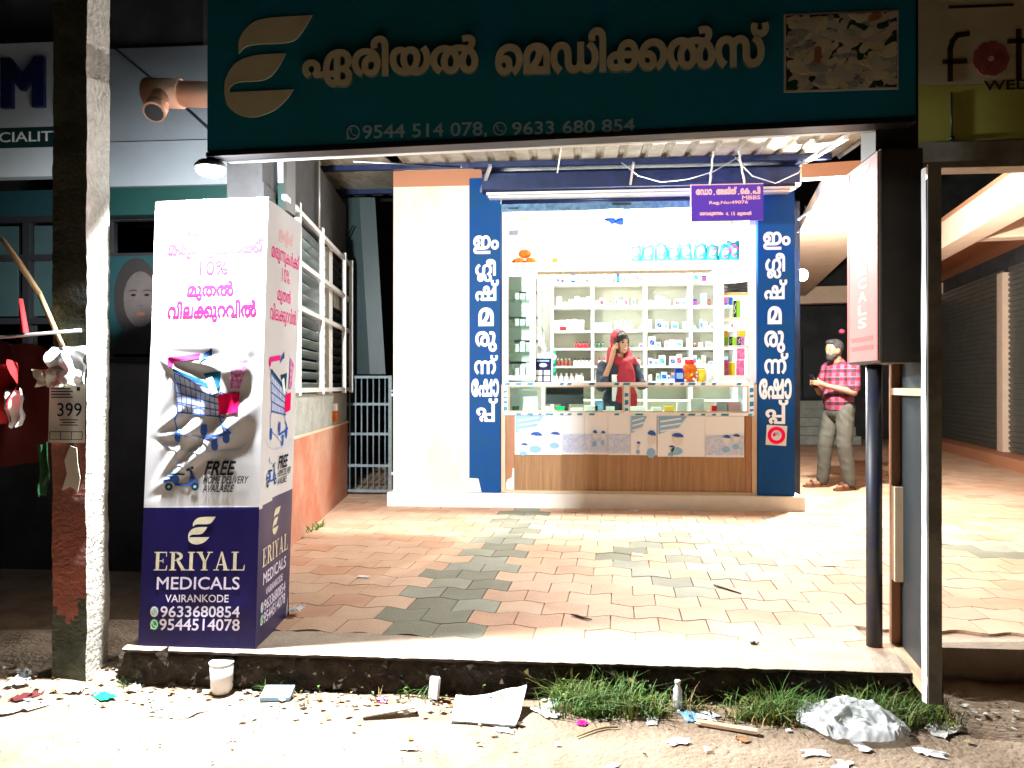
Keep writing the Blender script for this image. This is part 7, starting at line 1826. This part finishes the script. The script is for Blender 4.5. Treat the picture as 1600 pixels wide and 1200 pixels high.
def person_woman():
    base = Vector((.45, 8.36, .14))
    f = Vector((.20, -.98, 0)).normalized(); l = Vector((-f.y, f.x, 0))
    def P(a, s, z):
        return base + f * a + l * s + Vector((0, 0, z))
    R = Matrix((f, l, Vector((0, 0, 1)))).transposed()
    hf = Vector((.50, -.86, 0)).normalized(); hl = Vector((-hf.y, hf.x, 0))
    tilt = Matrix((hf, hl, Vector((0, 0, 1)))).transposed() @ Matrix.Rotation(math.radians(10), 3, 'Y') @ Matrix.Rotation(math.radians(6), 3, 'X')
    w = thing('person', 'woman in a red headscarf holding a phone to her ear behind the counter', 'person', base)
    hc = P(.04, .02, 1.495)
    def H(a, s, z):
        return hc + tilt @ Vector((a, s, z))
    parts = [('e', hc, (.088, .070, .108), tilt), ('c', H(.045, 0, -.07), .045, H(.02, 0, -.02), .062), ('e', H(.088, 0, -.015), (.016, .012, .020), tilt), ('c', P(0, 0, 1.25), .05, H(-.02, 0, -.08), .045),
             ('e', P(0, 0, 1.10), (.10, .15, .2), R), ('e', P(0, 0, .85), (.11, .16, .18), R), ('e', P(0, 0, 1.25), (.08, .165, .06), R), ('c', P(0, .08, .75), .10, P(0, .09, .4), .07), ('c', P(0, -.08, .75), .10, P(0, -.09, .4), .07),
             ('c', P(0, .09, .4), .07, P(0, .09, .06), .045), ('c', P(0, -.09, .4), .07, P(0, -.09, .06), .045), ('c', P(0, .09, .05), .04, P(.13, .10, .035), .03), ('c', P(0, -.09, .05), .04, P(.13, -.10, .035), .03)]
    # right arm lifts the phone, left rests on the counter
    shr, elr, wrr, hr = P(0, -.175, 1.24), P(.10, -.215, 1.02), P(.11, -.115, 1.27), H(.02, -.10, -.055)
    parts += [('c', shr, .045, elr, .038), ('c', elr, .037, wrr, .025), ('c', wrr, .025, hr, .030)]
    for k in range(4):
        a = hr + Vector((0, 0, .030 - .014 * k)) + hf * .012
        m1 = a + hf * .030 + Vector((0, 0, .022 - .004 * k)) - hl * .006
        m2 = m1 + hf * .026 + hl * .010 + Vector((0, 0, .006))
        parts += [('c', a, .0085, m1, .008), ('c', m1, .008, m2, .0065)]
    parts += [('c', hr - hf * .01 + Vector((0, 0, .02)), .010, hr - hf * .022 + Vector((0, 0, .062)), .008)]
    shl, ell, wrl = P(0, .175, 1.24), P(.06, .235, 1.04), P(.20, .26, 1.055)
    parts += [('c', shl, .045, ell, .038), ('c', ell, .036, wrl, .024)]
    hl2 = wrl + f * .06 + l * .01
    parts.append(('c', wrl, .024, hl2, .028))
    for k in range(4):
        a = hl2 + l * (.022 - .015 * k) + f * .01
        m1 = a + f * .035 + Vector((0, 0, .002)); m2 = m1 + f * .025 - Vector((0, 0, .012))
        parts += [('c', a, .0085, m1, .008), ('c', m1, .008, m2, .0065)]
    parts.append(('c', hl2 - l * .02, .010, hl2 - l * .045 + f * .03, .008))
    link_mesh('body', capsules(parts, .0075, 3, 'body'), ['skin'], w, True)
    k = [('e', P(0, 0, 1.10), (.115, .165, .2), R), ('e', P(0, 0, .85), (.125, .175, .2), R), ('e', P(0, 0, 1.245), (.09, .175, .062), R), ('c', P(0, 0, .8), .17, P(0, 0, .38), .21),
         ('c', shr, .058, elr, .055), ('c', elr, .055, elr.lerp(wrr, .3), .050), ('c', shl, .058, ell, .054), ('c', ell, .053, ell.lerp(wrl, .6), .044)]
    link_mesh('kameez', capsules(k, .010, 2, 'kameez', 0.009), ['kameez'], w, True)
    b = B()
    for t, u in ((.26, 0), (.30, .5)):
        pass
    b.grid(lambda u, v: P(.125 + .02 * math.sin(u * 3.1) - .02 * v, -.10 + .075 * u, .70 + .45 * v), 5, 8, M['bright'])
    b.build('white_panel', None, w, smooth=True)
    # hair cap and scarf, open round the face
    hp = capsules([('e', H(-.008, 0, .02), (.090, .076, .104), tilt), ('e', H(.045, -.012, .085), (.038, .052, .028), tilt)], .007, 2, 'hair')
    link_mesh('hair', hp, ['hair'], w, True)
    b = B()
    def hood(u, v):
        # u sweeps around the face opening, v from the opening to the back of the head
        a = math.pi * (-.92 + 1.84 * u)
        op = (.035 - .05 * v - .03 * (math.cos(a) > 0) * math.cos(a), math.sin(a) * (.082 + .022 * math.sin(math.pi * v) ** .8) * (1 - .98 * max(0, v - .75) * 4 * .9), .0)
        zz = math.cos(a) * (.122 + .02 * math.sin(math.pi * v)) * (1 - .98 * max(0, v - .75) * 4 * .9)
        return H(op[0] - .085 * v, op[1] + .003 * math.sin(14 * a), zz + .006)
    b.grid(hood, 36, 14, M['scarf'])
    b.build('headscarf', None, w, smooth=True)
    sc = [('c', P(.01, -.07, 1.30), .055, P(.10, .03, 1.27), .05), ('c', P(.10, .03, 1.27), .05, P(.05, .14, 1.30), .045), ('c', P(.05, .14, 1.30), .04, P(.02, .19, 1.27), .03), ('c', P(-.04, -.07, 1.36), .05, P(-.05, .06, 1.36), .05),
          ('e', P(.125, .05, 1.10), (.03, .10, .2), R), ('e', P(.135, .04, .85), (.03, .10, .25), R), ('c', P(-.02, -.085, 1.42), .03, P(.02, -.08, 1.3), .05), ('c', P(.0, .10, 1.42), .028, P(.05, .10, 1.3), .045),
          ('e', P(.13, .12, .88), (.02, .05, .16), R)]
    link_mesh('scarf_drape', capsules(sc, .009, 2, 'scarf_drape', 0.009), ['scarf'], w, True)
    b = B()
    for s in (1, -1):
        b.ball(H(.078, .031 * s, .012), (.008, .016, .0075), M['eye'], 8, tilt); b.ball(H(.080, .032 * s, .033), (.008, .020, .004), M['hair'], 8, tilt)
    b.build('eyes', None, w)
    b = B(); b.ball(H(.083, 0, -.052), (.008, .024, .009), M['lips'], 8, tilt); b.ball(H(.086, 0, -.050), (.007, .018, .004), M['bright'], 8, tilt); b.build('mouth', None, w)
    ph = thing('phone', 'black phone pressed to the ear of the woman in the red scarf', 'phone', H(.02, -.088, -.02))
    b = B(); b.bar(H(-.01, -.092, .05), H(.055, -.086, -.085), .010, .058, M['black'], up=hf); b.build('phone_body', None, ph, bevel=.002)
person_woman()

# ================================================================== LITTER, GRASS, SMALL THINGS
def gz(x, y): return ground_z(x, y) + .003
b = B()
def pan(u, v):
    jag = .03 * noise.noise((u * 4, v * 4, 2)) * v
    return (-.50 + .26 * u + .04 * v * (u - .2), 3.02 + .20 * v - .02 * u, gz(-.4, 3.1) + .01 + (.02 + .05 * u) * v * v + jag * .6 + .012 * math.sin(u * 5 + v * 3) * v)
b.grid(pan, 14, 12, M['bright']); b.grid(lambda u, v: Vector(pan(u, v)) - Vector((0, -.002, .008)), 14, 12, M['bright'])
tag(b.build('foam_sheet', smooth=True), 'large white torn sheet leaning on the soil bank at centre', 'white sheet')
b = B()
def bag(u, v):
    e = max(abs(2 * u - 1), abs(2 * v - 1))
    x, y = (u - .5) * .43, (v - .5) * .30
    n1 = noise.noise((x * 6 + 1, y * 7, 2)); n2 = 1 - 2 * abs(noise.noise((x * 11 + 5, y * 14, 7))); n3 = 1 - 2 * abs(noise.noise((x * 27, y * 30, 3)))
    h = (.045 + .045 * n1) * (1 - e ** 2.2) + (.026 * n2 + .009 * n3 + .003 * (1 - 2 * abs(noise.noise((x * 60, y * 55, 1)))) + .006) * (1 - .6 * e ** 4) + .02 * max(0, -u * .6 + v * .8 - .1)
    q = noise.noise_vector((x * 5, y * 5, 8))
    k = 1 - .28 * (abs(2 * u - 1) * abs(2 * v - 1))
    X, Y = 1.08 + (x * k + .03 * q[0]), 3.09 + (y * k + .03 * q[1]) + .10 * (.5 - u) * v
    return (X, min(Y, 3.25), gz(1.08, 3.09) + max(.002, h))
b.grid(bag, 72, 52, M['bagfilm'])
tag(b.build('plastic_bag', smooth=True), 'big crumpled white plastic bag lying before the grass at the right', 'plastic bag')
t = thing('paper_cup', 'white paper cup lying upside down at the foot of the soil bank', 'cup', (-1.55, 3.25, gz(-1.55, 3.25)))
b = B(); b.lathe((-1.55, 3.25, gz(-1.55, 3.25) - .003), [(.038, 0), (.041, .006), (.046, .02), (.051, .125), (.047, .128)], M['bright'], 18); b.build('cup_body', None, t)
b = B(); b.lathe((-1.55, 3.25, gz(-1.55, 3.25) + .124), [(.053, 0), (.054, .006), (.05, .008)], M['bright'], 18); b.build('rim', None, t)
b = B(); c0 = Vector((-1.28, 3.2, gz(-1.28, 3.2)))
b.hexa([c0 + Vector(p) for p in ((-.065, -.03, 0), (.06, -.015, .0), (.065, .04, .03), (-.06, .03, .03), (-.065, -.033, .018), (.06, -.018, .018), (.065, .037, .048), (-.06, .027, .048))], M['sky'])
b.poly([c0 + Vector(p) for p in ((-.045, -.019, .0255), (.04, -.009, .0255), (.045, .022, .043), (-.04, .016, .0418))], M['bright'])
tag(b.build('wrapper'), 'flat light blue and white packet on the road near the banner', 'packet')
t = thing('bottle', 'small clear white plastic bottle standing in the grass', 'bottle', (.415, 3.22, gz(.41, 3.22)))
b = B(); b.lathe((.415, 3.22, gz(.41, 3.22)), [(.018, 0), (.02, .01), (.019, .075), (.01, .092), (.01, .10)], M['poly'], 12); b.build('bottle_body', None, t)
b = B(); b.lathe((.415, 3.22, gz(.41, 3.22) + .10), [(.012, 0), (.012, .014)], M['bright'], 10); b.build('cap', None, t)
b = B(); b.bar((-.605, 3.22, gz(-.6, 3.2) + .01), (-.60, 3.24, gz(-.6, 3.2) + .10), .045, .02, M['bright']); tag(b.build('packet', bevel=.004), 'small white upright packet left of the large white sheet', 'packet')
b = B(); b.bar((-.86, 3.03, gz(-.8, 3.05) + .012), (-.66, 3.10, gz(-.7, 3.1) + .03), .05, .006, M['paper']); tag(b.build('board_scrap'), 'narrow pale board scrap with a dark shadow edge on the road', 'scrap')
b = B(); b.bar((.47, 3.08, gz(.5, 3.08) + .01), (.69, 3.02, gz(.7, 3.02) + .014), .03, .012, M['woodtrim']); tag(b.build('wood_strip'), 'thin pale wooden strip lying on the road right of centre', 'wood strip')
b = B()
pts = [(.0, 2.93), (.04, 2.96), (.075, 2.985), (.11, 3.005), (.16, 3.01)]
b.tube([(x, y, gz(x, y) + .006) for x, y in pts], [.003, .004, .004, .005, .003], M['drygrass'], 6); tag(b.build('twig'), 'thin curved dry twig on the road at centre', 'twig')
for pts, lab in ((((-.03, 3.93), (0., 3.91), (.04, 3.87), (.075, 3.85)), 'dark twig lying on the pavers left of the lozenge'), (((.80, 4.58), (.83, 4.53), (.88, 4.46), (.92, 4.40)), 'thin reddish twig lying on the pavers below the lozenge')):
    b = B(); b.tube([(x, y, .006) for x, y in pts], [.003, .006, .005, .003], M['sandal'], 6); tag(b.build('twig'), lab, 'twig')
b = B(); b.ball((.80, 3.56, .008), (.022, .014, .009), M['black'], 8, Matrix.Rotation(.6, 3, 'Z')); b.ball((.812, 3.552, .012), (.010, .008, .006), M['cement'], 6); tag(b.build('pebble'), 'small dark lump on the concrete edge near the right', 'stone')
for x, y, lab in ((.53, 7.22, 'tiny white paper scrap by the step'), (.42, 5.35, 'tiny white paper scrap left of the grey lozenge centre'), (1.63, 5.15, 'tiny white paper scrap right of the grey lozenge'), (-1.3, 4.6, 'tiny white paper scrap near the side wall')):
    rag('paper_scrap', (x, y, .004), (.07, .045, .02), 'bright', lab, 'paper scrap', .2, x * 3, 5, drop=True)
rag('cloth_corner', (-1.43, 3.84, .02), (.06, .08, .05), 'cloth', 'white corner of flex sticking out behind the banner', 'cloth', .2, 2.2, 6, drop=True)
LIT = [(-2.17, 3.16, .10, .07, .06, 'oldpaper', 'crumpled cream box at the foot of the pole'), (-2.33, 3.08, .12, .06, .03, 'darkred', 'dark red scrap at the far left roadside'), (-2.45, 3.22, .16, .09, .05, 'poly', 'pale crumpled plastic at the far left edge'),
       (-2.02, 3.14, .10, .06, .02, 'green', 'pale green wrapper at the pole foot'), (-2.3, 2.98, .22, .08, .03, 'paper', 'long white paper scrap at the lower left'), (-1.95, 3.24, .07, .05, .05, 'poly', 'small white scrap right of the pole'),
       (-1.75, 3.10, .12, .06, .02, 'bright', 'flat white scrap left of the paper cup'), (-1.62, 3.02, .15, .09, .02, 'bright', 'faint white sheet lying below the paper cup'), (-1.12, 3.30, .07, .05, .04, 'paper', 'round pale scrap right of the blue packet'),
       (-1.04, 3.32, .06, .05, .05, 'poly', 'upright pale scrap at the soil bank left'), (-.82, 3.2, .05, .05, .05, 'purpleprint', 'small purple wrapper by the soil bank'), (-.75, 3.12, .08, .05, .02, 'paper', 'pale scrap beside the purple wrapper'),
       (-.1, 3.22, .12, .05, .03, 'bright', 'white scrap right of the large white sheet'), (-.12, 3.13, .11, .06, .03, 'poly', 'crumpled white plastic piece right of the large sheet'), (-.02, 3.28, .05, .05, .08, 'poly', 'upright white plastic scrap in the grass'),
       (.02, 3.05, .05, .04, .02, 'pink', 'tiny pink scrap on the road at centre'), (.45, 3.14, .09, .05, .03, 'sky', 'blue and white wrapper below the small bottle'), (.52, 3.16, .09, .07, .03, 'bright', 'white square scrap right of the small bottle'),
       (.38, 2.92, .08, .05, .02, 'bright', 'white scrap below centre with dark bit'), (.30, 3.10, .10, .04, .02, 'paper', 'flat pale scrap left of the wooden strip'), (.62, 2.97, .05, .03, .02, 'leaf', 'orange brown leaf on the road'),
       (.86, 2.88, .09, .05, .006, 'bright', 'flat white card on the road below the plastic bag'), (.92, 2.78, .11, .05, .006, 'bright', 'second flat white card on the road below the plastic bag'), (1.05, 2.95, .08, .04, .008, 'bright', 'white card scrap under the plastic bag edge'),
       (1.28, 2.92, .10, .05, .02, 'paper', 'pale scrap right of the plastic bag'), (1.42, 3.10, .14, .08, .04, 'paper', 'crumpled pale paper in front of the display board'), (1.36, 2.72, .09, .04, .008, 'bright', 'white scrap at the bottom right of the road'),
       (.84, 3.14, .09, .05, .03, 'leaf', 'brown leaf left of the plastic bag'), (-.62, 2.80, .06, .04, .015, 'paper', 'tiny pale scrap in the middle of the road'), (.12, 2.72, .07, .03, .012, 'bright', 'white scrap at the bottom centre of the road'),
       (-1.3, 2.82, .07, .04, .012, 'bright', 'white scrap at the bottom left of the road'), (-.28, 2.98, .08, .04, .012, 'bright', 'white scrap below the large white sheet')]
for k, (x, y, sx, sy, sz, m, lab) in enumerate(LIT):
    rag('litter_scrap', (x, y, gz(x, y)), (sx, sy, sz), m, lab, 'litter', .3, k * 1.37 + .4, 8, 1, k * .9, drop=True)
# uncountable bits: leaves, chips, gravel
rnd = random.Random(31)
b = B()
for k in range(900):
    x = rnd.uniform(-2.7, 1.9); y = 3.36 - abs(rnd.gauss(0, .17)) if k < 620 else rnd.uniform(2.4, 3.3)
    s = rnd.uniform(.006, .024) if k < 620 else rnd.uniform(.003, .009)
    a = rnd.uniform(0, 6.28); z = gz(x, y) + rnd.uniform(0, .008)
    p = [(x + s * math.cos(a + q) * rnd.uniform(.5, 1), y + s * math.sin(a + q) * rnd.uniform(.4, .9), z + rnd.uniform(0, .5) * s) for q in (0, 1.5, 3.1, 4.6)]
    b.poly(p, M[rnd.choice(('leaf', 'drygrass', 'paper', 'soil', 'oldpaper', 'bright', 'leaf') if k < 620 else ('soil', 'leaf', 'paper', 'soil'))])
for k in range(420):
    x = rnd.uniform(-2.0, 1.45); y = 3.275 - rnd.random() * .03; z = rnd.uniform(-.18, -.03); s = rnd.uniform(.005, .02)
    b.poly([(x + rnd.gauss(0, s), y + rnd.gauss(0, s * .4), z + rnd.gauss(0, s)) for q in range(3)], M[rnd.choice(('soil', 'soil', 'drygrass', 'grass', 'soil') if x > -.25 else ('soil',))])
kind(b.build('ground_litter', recalc=False), 'stuff')
b = B()
def tuft(cx, cy, n, h, spread, m):
    for _ in range(n):
        a = rnd.uniform(0, 6.28); L = h * rnd.uniform(.5, 1.15); bend = rnd.uniform(.3, 1.5); w = rnd.uniform(.0022, .0042)
        x0, y0 = cx + rnd.gauss(0, spread), cy + rnd.gauss(0, spread * .5)
        y0 = min(y0, 3.285)
        z0 = gz(x0, y0) - .004; dx, dy = math.cos(a), math.sin(a)
        sx, sy = -dy * w, dx * w
        prev = [(x0 - sx, y0 - sy, z0), (x0 + sx, y0 + sy, z0)]
        for t in (.35, .7, 1.0):
            r = bend * L * t * t * .8; z = z0 + L * (t - .35 * bend * t * t)
            px, py = x0 + dx * r, min(y0 + dy * r, 3.30); k = 1 - t * .95
            nx = [(px - sx * k, py - sy * k, z), (px + sx * k, py + sy * k, z)]
            b.poly([prev[0], prev[1], nx[1], nx[0]], m)
            prev = nx
for k in range(60):
    x = rnd.uniform(-.14, 1.46)
    tuft(x, rnd.uniform(3.10, 3.25), rnd.randint(5, 16), rnd.uniform(.06, .15), .03, M['grass'] if rnd.random() < .7 else M['drygrass'])
for c, s, n, h in ((.02, .05, 12, .17), (.14, .07, 18, .20), (.27, .04, 8, .15), (.70, .05, 10, .13), (.82, .05, 11, .17), (.97, .05, 9, .14), (1.14, .04, 9, .16), (1.25, .05, 10, .18), (1.38, .04, 10, .14)):
    for k in range(n):
        tuft(rnd.gauss(c, s), rnd.uniform(3.11, 3.25), 20, rnd.uniform(.5, 1.15) * h, .026, M['palegrass'] if rnd.random() < .28 else M['grass'])
for k in range(46):
    x = rnd.choice((rnd.uniform(-.1, .3), rnd.uniform(.5, .85), rnd.uniform(1.15, 1.4), rnd.uniform(-1.35, -.2)))
    tuft(x, rnd.uniform(3.13, 3.24), 10, .055, .03, M['drygrass'])
for x in (-1.35, -1.28, -.72, -.66, -2.0):
    tuft(x, 3.24, 10, .09, .02, M['grass'])
for k in range(150):
    x = rnd.choice((rnd.uniform(-.1, .35), rnd.uniform(.6, 1.46), rnd.uniform(-1.4, 1.4))); y = rnd.uniform(3.12, 3.26); z = gz(x, y) + rnd.uniform(.01, .09)
    a = rnd.uniform(0, 6.28); L = rnd.uniform(.012, .03); w = L * .32; ca, sa = math.cos(a), math.sin(a); t = rnd.uniform(-.4, .6) * L
    b.poly([(x, y, z), (x + ca * L * .5 - sa * w, min(y + sa * L * .5 + ca * w, 3.29), z + t * .5 + .004), (x + ca * L, min(3.29, y + sa * L), z + t), (x + ca * L * .5 + sa * w, min(3.29, y + sa * L * .5 - ca * w), z + t * .5 + .004)], M['palegrass'] if rnd.random() < .5 else M['grass'])
kind(b.build('grass', recalc=False), 'stuff')
b = B()
for k in range(40):
    a = rnd.uniform(0, 6.28); L = rnd.uniform(.02, .06)
    x, y = wl_x(6.1) + .03 + rnd.random() * .04, 6.1 + rnd.gauss(0, .08)
    b.poly([(x, y, 0), (x + .006, y, 0), (x + math.cos(a) * L + .01, y + math.sin(a) * L, L * 1.2), (x + math.cos(a) * L, y + math.sin(a) * L, L)], M['grass'])
tag(b.build('weed', recalc=False), 'small green weed growing at the foot of the side wall', 'weed')
